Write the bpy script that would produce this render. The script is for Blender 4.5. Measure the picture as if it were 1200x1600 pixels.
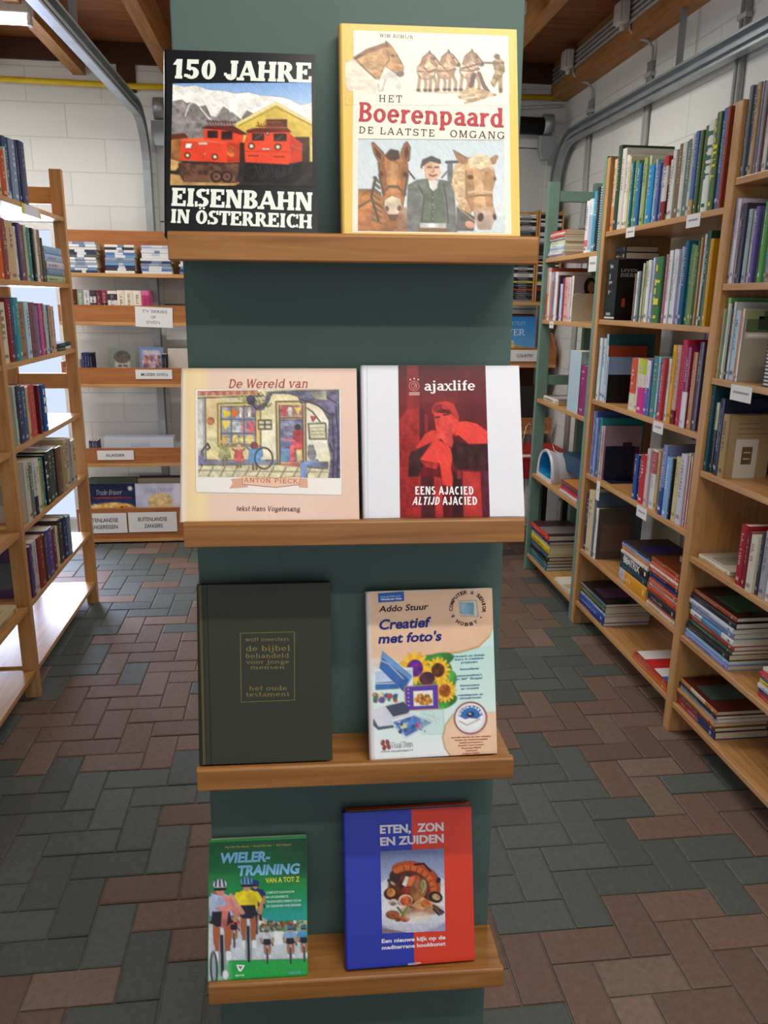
import bpy, math, random
import numpy as np
from mathutils import Vector, Matrix

random.seed(11)
PI = math.pi
S = bpy.context.scene
COL = S.collection
for o in list(bpy.data.objects):
    bpy.data.objects.remove(o)

# ------------------------------------------------------------------ camera, light, exposure
VS = S.view_settings
VS.view_transform = 'Standard'
VS.look = 'None'
VS.exposure = 0.1
VS.gamma = 1.0
VS.use_curve_mapping = False

cam_d = bpy.data.cameras.new('camera')
cam = bpy.data.objects.new('camera', cam_d)
COL.objects.link(cam)
cam_d.sensor_fit = 'HORIZONTAL'
cam_d.sensor_width = 36.0
cam_d.lens = 36.9
cam_d.clip_start = 0.05
cam.matrix_world = Matrix(((0.9930, 0.0180, -0.1170, 0.0), (-0.1180, 0.2600, -0.9580, 0.0), (0.0140, 0.9650, 0.2600, 1.60), (0, 0, 0, 1)))
_r = cam.matrix_world.to_3x3()
_q = _r.to_quaternion().normalized()
cam.matrix_world = Matrix.Translation((0, 0, 1.60)) @ _q.to_matrix().to_4x4()
S.camera = cam

W = bpy.data.worlds.new('world')
S.world = W
W.use_nodes = True
W.node_tree.nodes['Background'].inputs[0].default_value = (0.62, 0.72, 0.9, 1)
W.node_tree.nodes['Background'].inputs[1].default_value = 1.3


def area(name, loc, sx, sy, power, color, rot=(0, 0, 0), spread=PI):
    d = bpy.data.lights.new(name, 'AREA')
    d.shape = 'RECTANGLE'
    d.size, d.size_y, d.energy, d.color = sx, sy, power, color
    d.spread = spread
    o = bpy.data.objects.new(name, d)
    COL.objects.link(o)
    o.location = loc
    o.rotation_euler = rot
    return o


TUBE_COL = (1.0, 0.965, 0.90)
# ceiling tube fixtures: (x, y, length along x, watts); the fittings themselves are built further down at the same places
TUBES = [(-1.78, 4.30, 1.25, 21), (0.42, 3.95, 1.35, 24), (0.62, 0.40, 1.25, 20), (-1.35, 0.0, 1.25, 4), (0.40, -0.35, 1.25, 15)]
TUBE_Z = 2.83
for x, y, ln, pw in TUBES:
    area('tube_light', (x, y, TUBE_Z - 0.05), ln, 0.05, pw, TUBE_COL)
area('glass_door_daylight', (-1.795, 5.44, 1.12), 0.66, 1.75, 50, (0.64, 0.74, 1.0), (-PI / 2, 0, 0), PI * 0.85)
area('front_fill', (0.2, -2.60, 1.35), 2.2, 1.9, 2.5, (0.92, 0.95, 1.0), (PI / 2, 0, 0))  # added soft fill behind the camera, from no visible source


# ------------------------------------------------------------------ colours and materials
def lin(c):
    return c / 12.92 if c <= 0.04045 else ((c + 0.055) / 1.055) ** 2.4


def hexs(h):
    if len(h) == 1:
        h = h * 6
    elif len(h) == 2:
        h = h * 3
    elif len(h) == 3:
        h = ''.join(c * 2 for c in h)
    return tuple(int(h[i:i + 2], 16) / 255 for i in (0, 2, 4))


def hx(h):
    return tuple(lin(c) for c in hexs(h))


def shader(name, rough=0.5, spec=0.4):
    m = bpy.data.materials.new(name)
    m.use_nodes = True
    nt = m.node_tree
    b = nt.nodes['Principled BSDF']
    b.inputs['Roughness'].default_value = rough
    b.inputs['Specular IOR Level'].default_value = spec
    return m, nt, b


def coords(nt, scale):
    tc = nt.nodes.new('ShaderNodeTexCoord')
    mp = nt.nodes.new('ShaderNodeMapping')
    mp.inputs['Scale'].default_value = scale
    nt.links.new(tc.outputs['Object'], mp.inputs[0])
    return mp


def ramp(nt, fac, stops):
    r = nt.nodes.new('ShaderNodeValToRGB')
    e = r.color_ramp.elements
    while len(e) < len(stops):
        e.new(0.5)
    for k, (p, c) in zip(e, stops):
        k.position, k.color = p, (*c, 1)
    nt.links.new(fac, r.inputs[0])
    return r


def noise(nt, vec, scale, detail=4.0, rough=0.55, dist=0.0):
    n = nt.nodes.new('ShaderNodeTexNoise')
    n.inputs['Scale'].default_value = scale
    n.inputs['Detail'].default_value = detail
    n.inputs['Roughness'].default_value = rough
    n.inputs['Distortion'].default_value = dist
    if vec is not None:
        nt.links.new(vec, n.inputs['Vector'])
    return n


def bump(nt, b, h, strength=0.2, dist=0.002):
    k = nt.nodes.new('ShaderNodeBump')
    k.inputs['Strength'].default_value = strength
    k.inputs['Distance'].default_value = dist
    nt.links.new(h, k.inputs['Height'])
    nt.links.new(k.outputs[0], b.inputs['Normal'])


def wood(name, dark, mid, light, axis, rough=0.45):
    m, nt, b = shader(name, rough)
    sc = [22.0, 22.0, 22.0]
    sc['xyz'.index(axis)] = 1.3
    mp = coords(nt, sc)
    n = noise(nt, mp.outputs[0], 2.2, 6, 0.6, 0.6)
    r = ramp(nt, n.outputs['Fac'], [(0.25, hx(dark)), (0.5, hx(mid)), (0.78, hx(light))])
    nt.links.new(r.outputs[0], b.inputs['Base Color'])
    bump(nt, b, n.outputs['Fac'], 0.08)
    return m


def plain(name, col, rough=0.5, metal=0.0, vary=0.08, scale=30):
    m, nt, b = shader(name, rough)
    b.inputs['Metallic'].default_value = metal
    c = hx(col)
    mp = coords(nt, (1, 1, 1))
    n = noise(nt, mp.outputs[0], scale)
    r = ramp(nt, n.outputs['Fac'], [(0.3, tuple(v * (1 - vary) for v in c)), (0.7, tuple(min(1, v * (1 + vary)) for v in c))])
    nt.links.new(r.outputs[0], b.inputs['Base Color'])
    return m


def printed(name, rough, spec=0.4, grain=0.06, scale=160):
    """Printed or dyed surface: its flat inks come from the mesh's Col attribute."""
    m, nt, b = shader(name, rough, spec)
    a = nt.nodes.new('ShaderNodeAttribute')
    a.attribute_name = 'Col'
    mp = coords(nt, (1, 1, 1))
    n = noise(nt, mp.outputs[0], scale)
    mx = nt.nodes.new('ShaderNodeMix')
    mx.data_type = 'RGBA'
    mx.blend_type = 'MULTIPLY'
    mx.inputs[0].default_value = 1.0
    g = ramp(nt, n.outputs['Fac'], [(0.3, (1 - grain,) * 3), (0.7, (1, 1, 1))])
    nt.links.new(a.outputs['Color'], mx.inputs[6])
    nt.links.new(g.outputs[0], mx.inputs[7])
    nt.links.new(mx.outputs[2], b.inputs['Base Color'])
    return m


M = {}
for ax in 'xyz':
    M['pine_' + ax] = wood('pine_' + ax, 'a5713a', 'c2915a', 'd0a26a', ax, 0.33)
    M['oak_' + ax] = wood('oak_' + ax, '734922', '986532', 'ae7c48', ax, 0.38)
    M['ply_' + ax] = wood('ply_' + ax, '8f5630', 'a96a3c', 'b87848', ax, 0.4)
    M['joist_' + ax] = wood('joist_' + ax, '8a5a2c', 'ab7840', 'c08c52', ax, 0.6)
M['gloss'] = printed('glossy_print', 0.30, 0.22, 0.03)
M['matte'] = printed('matte_print', 0.6, 0.2, 0.06)
M['cloth'] = printed('book_cloth', 0.8, 0.2, 0.22, 420)
M['paper'] = printed('paper', 0.85, 0.2, 0.10, 300)
M['board'] = plain('green_paint', '4d635c', 0.55, 0, 0.04, 6)
M['green'] = plain('green_stain', '6f8f80', 0.55, 0, 0.08, 14)
M['steel'] = plain('galvanised_steel', 'a8b0b4', 0.42, 0.5, 0.12, 9)
M['pipe_grey'] = plain('grey_plastic', 'b2b4b3', 0.5)
M['pipe_yellow'] = plain('yellow_paint', 'd9b514', 0.45)
M['white_plastic'] = plain('white_plastic', 'dcdad4', 0.4)
M['lilac_plastic'] = plain('pale_plastic', 'd6d6de', 0.35)
M['blue_plastic'] = plain('blue_plastic', '1f8ac0', 0.3)
M['navy_plastic'] = plain('navy_plastic', '1d4a6c', 0.4)
M['navy_metal'] = plain('navy_enamel', '191b33', 0.45)
M['beige_metal'] = plain('beige_enamel', 'cbbba0', 0.5)
M['red_cloth'] = plain('red_cloth', 'a3161f', 0.6)
M['black'] = plain('black_plastic', '1b1a1b', 0.5)
M['dark_hole'] = plain('dark_timber', '4a2a18', 0.8)
M['panel'] = plain('door_panel', 'cfd2d0', 0.5, 0, 0.03, 3)
M['wire'] = plain('chrome_wire', 'c4bdb0', 0.25, 0.9)
M['white_paint'] = plain('white_paint', 'e2e2dc', 0.8, 0, 0.03, 5)

m, nt, b = shader('tube_glow', 0.4)
b.inputs['Emission Color'].default_value = (1, 0.97, 0.9, 1)
b.inputs['Emission Strength'].default_value = 6.0
M['glow'] = m
m, nt, b = shader('window_glass', 0.05)
b.inputs['Transmission Weight'].default_value = 1.0
b.inputs['IOR'].default_value = 1.02
M['glass'] = m


def block_wall(name, u):
    m, nt, b = shader(name, 0.75, 0.25)
    tc = nt.nodes.new('ShaderNodeTexCoord')
    sp = nt.nodes.new('ShaderNodeSeparateXYZ')
    cb = nt.nodes.new('ShaderNodeCombineXYZ')
    nt.links.new(tc.outputs['Object'], sp.inputs[0])
    nt.links.new(sp.outputs[u], cb.inputs[0])
    nt.links.new(sp.outputs['Z'], cb.inputs[1])
    br = nt.nodes.new('ShaderNodeTexBrick')
    br.offset = 0.5
    br.inputs['Scale'].default_value = 1.0
    br.inputs['Brick Width'].default_value = 0.44
    br.inputs['Row Height'].default_value = 0.195
    br.inputs['Mortar Size'].default_value = 0.0035
    br.inputs['Mortar Smooth'].default_value = 0.4
    br.inputs['Color1'].default_value = (*hx('e2e3de'), 1)
    br.inputs['Color2'].default_value = (*hx('dcdeda'), 1)
    br.inputs['Mortar'].default_value = (*hx('cdcfcb'), 1)
    nt.links.new(cb.outputs[0], br.inputs['Vector'])
    nt.links.new(br.outputs['Color'], b.inputs['Base Color'])
    n = noise(nt, tc.outputs['Object'], 60, 5)
    mt = nt.nodes.new('ShaderNodeMath')
    mt.operation = 'MULTIPLY_ADD'
    nt.links.new(n.outputs['Fac'], mt.inputs[0])
    mt.inputs[1].default_value = 0.12
    inv = nt.nodes.new('ShaderNodeMath')
    inv.operation = 'SUBTRACT'
    inv.inputs[0].default_value = 1.0
    nt.links.new(br.outputs['Fac'], inv.inputs[1])
    nt.links.new(inv.outputs[0], mt.inputs[2])
    bump(nt, b, mt.outputs[0], 0.5, 0.004)
    return m


M['blocks_x'] = block_wall('white_blocks_x', 'X')
M['blocks_y'] = block_wall('white_blocks_y', 'Y')

m, nt, b = shader('ceiling_boards', 0.65, 0.3)
mp = coords(nt, (1.0, 9.0, 9.0))
n = noise(nt, mp.outputs[0], 2.5, 6, 0.6, 0.5)
r = ramp(nt, n.outputs['Fac'], [(0.2, hx('6f4322')), (0.5, hx('8f5a30')), (0.8, hx('a5703f'))])
nt.links.new(r.outputs[0], b.inputs['Base Color'])
M['ceiling'] = m

m, nt, b = shader('pavers', 0.62, 0.35)
a = nt.nodes.new('ShaderNodeAttribute')
a.attribute_name = 'Col'
mp = coords(nt, (1, 1, 1))
n = noise(nt, mp.outputs[0], 55, 6, 0.7)
r = ramp(nt, n.outputs['Fac'], [(0.28, (0.76, 0.76, 0.76)), (0.62, (1.06, 1.05, 1.03))])
n2 = noise(nt, mp.outputs[0], 210, 2, 0.5)
r2 = ramp(nt, n2.outputs['Fac'], [(0.70, (0, 0, 0)), (0.76, (0.09, 0.085, 0.075))])
mx = nt.nodes.new('ShaderNodeMix')
mx.data_type = 'RGBA'
mx.blend_type = 'MULTIPLY'
mx.inputs[0].default_value = 1
nt.links.new(a.outputs['Color'], mx.inputs[6])
nt.links.new(r.outputs[0], mx.inputs[7])
ad = nt.nodes.new('ShaderNodeMix')
ad.data_type = 'RGBA'
ad.blend_type = 'ADD'
ad.inputs[0].default_value = 1
nt.links.new(mx.outputs[2], ad.inputs[6])
nt.links.new(r2.outputs[0], ad.inputs[7])
nt.links.new(ad.outputs[2], b.inputs['Base Color'])
bump(nt, b, n.outputs['Fac'], 0.35, 0.004)
M['pavers'] = m


# ------------------------------------------------------------------ mesh helpers
class MB:
    """Collects polygons with one colour per corner, then becomes ONE mesh object."""

    def __init__(self, mat=None):
        self.v, self.f, self.c, self.mi = [], [], [], []
        self.mat = mat or Matrix()

    def add(self, pts, faces, col=(0.8, 0.8, 0.8), mi=0, mat=None):
        n = len(self.v)
        mm = self.mat if mat is None else self.mat @ mat
        self.v += [mm @ Vector(p) for p in pts]
        for f in faces:
            self.f.append([n + i for i in f])
            self.c.append(col)
            self.mi.append(mi)

    def box(self, x0, x1, y0, y1, z0, z1, col=(0.8, 0.8, 0.8), mi=0, mat=None):
        p = [(x, y, z) for z in (z0, z1) for y in (y0, y1) for x in (x0, x1)]
        self.add(p, [(0, 2, 3, 1), (4, 5, 7, 6), (0, 1, 5, 4), (2, 6, 7, 3), (0, 4, 6, 2), (1, 3, 7, 5)], col, mi, mat)

    def quad(self, pts, col, mi=0, mat=None):
        self.add(pts, [tuple(range(len(pts)))], col, mi, mat)

    def tube(self, path, r, n=10, col=(0.8, 0.8, 0.8), mi=0):
        path = [Vector(p) for p in path]
        rings = []
        up = Vector((0.13, 0.21, 1)).normalized()
        for i, p in enumerate(path):
            d = (path[min(i + 1, len(path) - 1)] - path[max(i - 1, 0)]).normalized()
            a = d.cross(up)
            if a.length < 1e-3:
                a = d.cross(Vector((1, 0, 0)))
            a.normalize()
            b2 = d.cross(a)
            rings.append([p + a * r * math.cos(2 * PI * k / n) + b2 * r * math.sin(2 * PI * k / n) for k in range(n)])
        pts = [q for ring in rings for q in ring]
        fs = []
        for i in range(len(path) - 1):
            for k in range(n):
                fs.append((i * n + k, i * n + (k + 1) % n, (i + 1) * n + (k + 1) % n, (i + 1) * n + k))
        fs.append(tuple(reversed(range(n))))
        fs.append(tuple((len(path) - 1) * n + k for k in range(n)))
        self.add(pts, fs, col, mi)

    def prism(self, prof, a0, a1, axis='y', col=(0.8, 0.8, 0.8), mi=0):
        """A profile of 2-D points swept straight along one axis."""
        def P(u, w, t):
            return {'x': (t, u, w), 'y': (u, t, w), 'z': (u, w, t)}[axis]
        n = len(prof)
        pts = [P(u, w, a0) for u, w in prof] + [P(u, w, a1) for u, w in prof]
        fs = [tuple(range(n)), tuple(reversed(range(n, 2 * n)))] + [(i, i + n, (i + 1) % n + n, (i + 1) % n) for i in range(n)]
        self.add(pts, fs, col, mi)

    def build(self, name, mats, parent=None, bevel=0.0, smooth=False):
        me = bpy.data.meshes.new(name)
        me.from_pydata([tuple(p) for p in self.v], [], self.f)
        for k in (mats if isinstance(mats, (list, tuple)) else [mats]):
            me.materials.append(k)
        at = me.color_attributes.new('Col', 'FLOAT_COLOR', 'CORNER')
        arr = []
        for f, c in zip(self.f, self.c):
            if isinstance(c, list):
                for q in c:
                    arr += [q[0], q[1], q[2], 1]
            else:
                arr += [c[0], c[1], c[2], 1] * len(f)
        at.data.foreach_set('color', np.array(arr, dtype=np.float32))
        me.polygons.foreach_set('material_index', np.array(self.mi, dtype=np.int32))
        if smooth:
            me.polygons.foreach_set('use_smooth', np.ones(len(self.f), dtype=bool))
        me.update()
        o = bpy.data.objects.new(name, me)
        COL.objects.link(o)
        if parent is not None:
            o.parent = parent
        if bevel:
            bv = o.modifiers.new('edge', 'BEVEL')
            bv.width, bv.segments, bv.limit_method = bevel, 2, 'ANGLE'
        return o


def thing(name, label, cat, loc=(0, 0, 0), rot=None, group=None):
    o = bpy.data.objects.new(name, None)
    o.empty_display_size = 0.05
    COL.objects.link(o)
    if rot is not None:
        o.matrix_world = Matrix.Translation(loc) @ rot
    else:
        o.location = loc
    o['label'] = label
    o['category'] = cat
    if group:
        o['group'] = group
    return o


def tag(o, label, cat, group=None):
    o['label'] = label
    o['category'] = cat
    if group:
        o['group'] = group
    return o


def struct(o):
    o['kind'] = 'structure'
    return o


def one_box(name, mat, x0, x1, y0, y1, z0, z1, parent=None, bevel=0.0):
    """A box whose object origin sits at its own corner, so its grain follows it."""
    k = MB()
    k.box(0, x1 - x0, 0, y1 - y0, 0, z1 - z0)
    o = k.build(name, mat, parent, bevel)
    o.location = (x0, y0, z0)
    return o


ORD = ['zeroth', 'first', 'second', 'third', 'fourth', 'fifth', 'sixth', 'seventh', 'eighth', 'ninth', 'tenth', 'eleventh', 'twelfth', 'thirteenth',
       'fourteenth', 'fifteenth', 'sixteenth', 'seventeenth', 'eighteenth', 'nineteenth', 'twentieth']
PALETTE = {'white': 'eaeaea', 'cream': 'e2d8bc', 'tan': 'c0a070', 'brown': '7a5a40', 'dark brown': '4a3a30', 'black': '1c1c1f', 'charcoal': '3c3c42',
           'grey': '8c8e90', 'pale grey': 'c2c6c6', 'navy': '2a2f58', 'blue': '3c5ea8', 'bright blue': '2a98d4', 'pale blue': 'a8c6da', 'dark teal': '1f484c',
           'teal': '2f7f88', 'pale aqua': 'c8dcd8', 'dark green': '24483a', 'green': '4a7e48', 'leaf green': '6aa85a', 'olive': '8a8850', 'lime green': 'b0c268',
           'yellow': 'e6d03a', 'mustard': 'd09c28', 'orange': 'dc6830', 'red': 'c42c34', 'dark red': '7c2428', 'pink': 'd89aaa', 'peach': 'e2b898',
           'magenta': 'c03888', 'mauve': '967a90', 'lilac': 'c8c0d8', 'violet': '6a62a8', 'purple': '5c4484', 'slate blue': '7a88b0', 'rust': '9c4c34'}


def cname(h):
    c = hexs(h)
    best = min(PALETTE, key=lambda k: sum((a - b3) ** 2 for a, b3 in zip(c, hexs(PALETTE[k]))))
    return best


# ------------------------------------------------------------------ the room
X0, X1, Y0, Y1, ZC = -2.45, 1.83, -2.7, 5.46, 3.07


def pave():
    k = MB()
    k.quad([(X0, Y0, -0.006), (X1, Y0, -0.006), (X1, Y1, -0.006), (X0, Y1, -0.006)], hx('75705f'))
    rng = np.random.RandomState(5)
    px, py, ox, oy = 0.106, 0.1075, -0.009, 0.040
    lat = rng.rand(60, 100)
    i0, i1 = int((X0 - ox) / px) - 1, int((X1 - ox) / px) + 2
    j0, j1 = int((Y0 - oy) / py) - 1, int((Y1 - oy) / py) + 2

    def field(x, y):
        u, w = x / 0.30 + 20, y / 0.30 + 20
        a, b4 = int(u), int(w)
        fu, fw = u - a, w - b4
        return (lat[a, b4] * (1 - fu) + lat[a + 1, b4] * fu) * (1 - fw) + (lat[a, b4 + 1] * (1 - fu) + lat[a + 1, b4 + 1] * fu) * fw
    g = 0.0022
    bv = 0.004
    for i in range(i0, i1):
        for j in range(j0, j1):
            s = (i + j) % 4
            if s == 0:
                w, h = 2, 1
            elif s == 2:
                w, h = 1, 2
            else:
                continue
            xa, xb, ya, yb = ox + i * px + g, ox + (i + w) * px - g, oy + j * py + g, oy + (j + h) * py - g
            if xb < X0 or xa > X1 or yb < Y0 or ya > Y1:
                continue
            xa, xb, ya, yb = max(xa, X0), min(xb, X1), max(ya, Y0), min(yb, Y1)
            f = field((xa + xb) / 2, (ya + yb) / 2) + rng.uniform(-0.24, 0.24)
            v = rng.uniform(0.86, 1.12)
            base = hx('5c615e') if f > 0.52 else hx('796053')
            if f <= 0.52 and rng.rand() < 0.2:
                base = hx('836d5f')
            c = tuple(q * v for q in base)
            z = rng.uniform(-0.0012, 0.0012)
            pts = [(xa, ya, -0.006), (xb, ya, -0.006), (xb, yb, -0.006), (xa, yb, -0.006),
                   (xa, ya, z - bv * 0.6), (xb, ya, z - bv * 0.6), (xb, yb, z - bv * 0.6), (xa, yb, z - bv * 0.6),
                   (xa + bv, ya + bv, z), (xb - bv, ya + bv, z), (xb - bv, yb - bv, z), (xa + bv, yb - bv, z)]
            fs = [(8, 9, 10, 11)] + [(q, (q + 1) % 4, (q + 1) % 4 + 4, q + 4) for q in range(4)] + [(q + 4, (q + 1) % 4 + 4, (q + 1) % 4 + 8, q + 8) for q in range(4)]
            k.add(pts, fs, c)
    struct(k.build('floor', M['pavers']))


pave()
T = 0.12
struct(one_box('ceiling', M['ceiling'], X0, X1, Y0, Y1, ZC, ZC + 0.05))
k = MB()
k.box(X0, -2.17, Y1, Y1 + T, 0, ZC)
k.box(-1.42, -0.80, Y1, Y1 + T, 0, ZC)
k.box(-2.17, -1.42, Y1, Y1 + T, 2.06, ZC)
k.box(-0.80, 1.72, Y1, Y1 + T, 2.58, ZC)
k.box(1.72, X1, Y1, Y1 + T, 0, ZC)
struct(k.build('wall_back', M['blocks_x']))
k = MB()
k.box(X1, X1 + T, Y0, Y1, 0, ZC)
struct(k.build('wall_right', M['blocks_y']))
k = MB()
k.box(X0 - T, X0, Y0, Y1, 0, ZC)
struct(k.build('wall_left', M['blocks_y']))
k = MB()
k.box(X0, -0.95, Y0 - T, Y0, 0, ZC)
k.box(1.35, X1, Y0 - T, Y0, 0, ZC)
k.box(-0.95, 1.35, Y0 - T, Y0, 2.35, ZC)
struct(k.build('wall_front', M['blocks_x']))

# the glass door in the end wall that lets the daylight in beside the rack
w1 = bpy.data.objects.new('door_2', None)
COL.objects.link(w1)
struct(w1)
k = MB()
for xa, xb, za, zb in ((-2.17, -2.11, 0.0, 2.06), (-1.48, -1.42, 0.0, 2.06), (-2.11, -1.48, 0.0, 0.10), (-2.11, -1.48, 2.0, 2.06)):
    k.box(xa, xb, Y1 + 0.03, Y1 + 0.08, za, zb)
k.build('door_frame', M['white_plastic'], w1)
k = MB()
k.box(-2.11, -1.48, Y1 + 0.052, Y1 + 0.058, 0.10, 2.0)
k.build('door_pane', M['glass'], w1)

# sectional garage door closing the opening in the end wall
d1 = bpy.data.objects.new('door_1', None)
COL.objects.link(d1)
struct(d1)
k = MB()
for i in range(5):
    k.box(-0.80, 1.72, Y1 + 0.03, Y1 + 0.07, 0.012 + i * 0.514, 0.012 + i * 0.514 + 0.508)
k.build('door_panel', M['panel'], d1, 0.004)
k = MB()
k.box(-0.80, 1.72, Y1 + 0.0705, Y1 + 0.085, 0.0, 2.58)
k.build('light_stop', M['panel'], d1)  # unseen sheet added to block daylight through the section gaps

# ceiling joists, wall plate and their pockets
for xj in (-2.30, -1.76, -1.22, -0.68, 0.0, 0.62, 1.22):
    struct(one_box('trim_1', M['joist_y'], xj - 0.036, xj + 0.036, Y0, Y1, 2.885, ZC))
struct(one_box('trim_2', M['joist_y'], X1 - 0.11, X1, Y0, Y1, 2.86, ZC))
struct(one_box('trim_3', M['dark_hole'], -1.0, -0.89, Y1 - 0.012, Y1, 2.80, 2.96))
struct(one_box('trim_4', M['dark_hole'], X0, X1, Y1 - 0.03, Y1, 2.955, ZC))


# ------------------------------------------------------------------ lettering and printed pictures
_txt = {}


def sans(s, bold=0.0):
    """Outline polygons of a line of sans lettering, cap height 1."""
    key = (s, bold)
    if key not in _txt:
        cu = bpy.data.curves.new('lettering', 'FONT')
        cu.body = s
        cu.resolution_u = 3
        cu.offset = bold
        o = bpy.data.objects.new('lettering', cu)
        COL.objects.link(o)
        dg = bpy.context.evaluated_depsgraph_get()
        dg.update()
        me = bpy.data.meshes.new_from_object(o.evaluated_get(dg))
        v = [(p.co.x, p.co.y) for p in me.vertices]
        f = [tuple(p.vertices) for p in me.polygons]
        bpy.data.objects.remove(o)
        bpy.data.curves.remove(cu)
        bpy.data.meshes.remove(me)
        ch = 0.729
        _txt[key] = ([(x / ch, y / ch) for x, y in v], f)
    return _txt[key]


def slab_glyph(ch, T, t, E):
    """(advance width, polygons) of a slab-serif letter drawn from stems, bars and bowls; cap height 1."""
    P = []

    def V(x, y0, y1, lo=1, hi=1, th=None):
        w = T if th is None else th
        P.append([(x - w / 2, y0), (x + w / 2, y0), (x + w / 2, y1), (x - w / 2, y1)])
        if E <= 0:
            return
        e = w / 2 + E
        if lo:
            P.append([(x - e, y0), (x + e, y0), (x + e, y0 + t), (x - e, y0 + t)])
        if hi == 1:
            P.append([(x - e, y1 - t), (x + e, y1 - t), (x + e, y1), (x - e, y1)])
        if hi == 2:
            P.append([(x - e, y1 - t), (x, y1 - t), (x, y1), (x - e, y1)])

    def Hh(x0, x1, y, th=None):
        w = t if th is None else th
        P.append([(x0, y - w / 2), (x1, y - w / 2), (x1, y + w / 2), (x0, y + w / 2)])

    def Tick(x, y0, y1):
        if E <= 0:
            return
        P.append([(x - t / 2, y0), (x + t / 2, y0), (x + t / 2, y1), (x - t / 2, y1)])

    def D(xa, ya, xb, yb, w):
        P.append([(xa - w / 2, ya), (xa + w / 2, ya), (xb + w / 2, yb), (xb - w / 2, yb)])

    def Bar(x, y, w=None):
        if E <= 0:
            return
        e = (T / 2 + E) if w is None else w
        P.append([(x - e, y), (x + e, y), (x + e, y + t), (x - e, y + t)])

    def A(cx, cy, rx, ry, a0, a1):
        n = max(4, int(abs(a1 - a0) / 15))
        for i in range(n):
            q = []
            for a in (a0 + (a1 - a0) * i / n, a0 + (a1 - a0) * (i + 1) / n):
                a = math.radians(a)
                q.append(((cx + rx * math.cos(a), cy + ry * math.sin(a)), (cx + (rx - T) * math.cos(a), cy + (ry - t) * math.sin(a))))
            P.append([q[0][0], q[1][0], q[1][1], q[0][1]])

    h = T / 2
    X = 0.70
    if ch == ' ':
        return 0.4, P
    if ch == 'A':
        D(.10, 0, .46, 1, t * 1.1); D(.84, 0, .48, 1, T); Hh(.24, .72, .33); Bar(.12, 0); Bar(.84, 0); w = .97
    elif ch == 'B':
        V(.22, 0, 1); Hh(.22, .46, 1 - t / 2); Hh(.22, .46, .53); Hh(.22, .46, t / 2); A(.44, .75, .33, .25, -90, 90); A(.44, .28, .38, .28, -90, 90); w = .88
    elif ch == 'C':
        A(.46, .5, .42, .5, 48, 312); Tick(.80, .66, .98); Tick(.80, .05, .26); w = .9
    elif ch == 'D':
        V(.22, 0, 1); Hh(.2, .44, 1 - t / 2); Hh(.2, .44, t / 2); A(.42, .5, .46, .5, -90, 90); w = .95
    elif ch == 'E':
        V(.22, 0, 1); Hh(.1, .76, 1 - t / 2); Hh(.2, .56, .52); Hh(.1, .80, t / 2); Tick(.72, .70, 1); Tick(.76, 0, .32); Tick(.53, .38, .66); w = .86
    elif ch == 'G':
        A(.46, .5, .42, .5, 48, 330); Tick(.80, .68, .98); V(.78, .05, .46, 0, 1); w = .98
    elif ch == 'H':
        V(.22, 0, 1); V(.78, 0, 1); Hh(.22, .78, .5); w = 1.0
    elif ch == 'I':
        V(.24, 0, 1); w = .48
    elif ch == 'J':
        V(.50, .3, 1, 0, 1); A(.50 + h - .30, .30, .30, .30, 180, 360); Bar(.06, .22, .07); w = .72
    elif ch == 'K':
        V(.22, 0, 1); D(.3, .42, .72, 1, t * 1.2); D(.80, 0, .42, .58, T); Bar(.74, 1 - t); Bar(.80, 0); w = .96
    elif ch == 'L':
        V(.22, 0, 1); Hh(.1, .76, t / 2); Tick(.74, 0, .34); w = .80
    elif ch == 'M':
        V(.18, 0, 1, th=t * 1.3); V(.92, 0, 1); D(.55, .05, .24, 1, T); D(.55, .05, .88, 1, t * 1.2); w = 1.12
    elif ch == 'N':
        V(.18, 0, 1, th=t * 1.3); V(.80, 0, 1, 0, 1, th=t * 1.3); D(.76, 0, .24, 1, T); w = .98
    elif ch in 'OÖ':
        A(.46, .5, .42, .5, 0, 360)
        if ch == 'Ö':
            for u in (.32, .60):
                P.append([(u - .07, 1.07), (u + .07, 1.07), (u + .07, 1.2), (u - .07, 1.2)])
        w = .92
    elif ch == 'P':
        V(.22, 0, 1); Hh(.22, .46, 1 - t / 2); Hh(.22, .46, .44); A(.44, .71, .36, .29, -90, 90); w = .84
    elif ch == 'R':
        V(.22, 0, 1); Hh(.22, .46, 1 - t / 2); Hh(.22, .46, .48); A(.44, .73, .34, .27, -90, 90); D(.80, 0, .48, .5, T); Bar(.82, 0); w = .94
    elif ch == 'S':
        A(.40, .735, .34, .265, 40, 270); A(.40, .275, .37, .275, -140, 90); Tick(.70, .70, 1); Tick(.08, 0, .30); w = .82
    elif ch == 'T':
        V(.42, 0, 1, 1, 0); Hh(.06, .78, 1 - t / 2); Tick(.08, .68, 1); Tick(.76, .68, 1); w = .84
    elif ch == 'V':
        D(.46, 0, .14, 1, T); D(.48, 0, .82, 1, t * 1.2); Bar(.14, 1 - t); Bar(.82, 1 - t); w = .96
    elif ch == 'W':
        D(.34, 0, .12, 1, T); D(.36, 0, .62, 1, t * 1.2); D(.84, 0, .60, 1, T); D(.86, 0, 1.08, 1, t * 1.2); Bar(.12, 1 - t); Bar(1.08, 1 - t); w = 1.2
    elif ch == 'Y':
        D(.45, .45, .13, 1, T); D(.48, .45, .80, 1, t * 1.2); V(.46, 0, .5, 1, 0); Bar(.13, 1 - t); Bar(.8, 1 - t); w = .92
    elif ch == 'U':
        V(.2, .35, 1, 0, 1); V(.78, .35, 1, 0, 1, th=t * 1.3); A(.5, .36, .39, .36, 180, 360); w = .98
    elif ch == 'Z':
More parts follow.
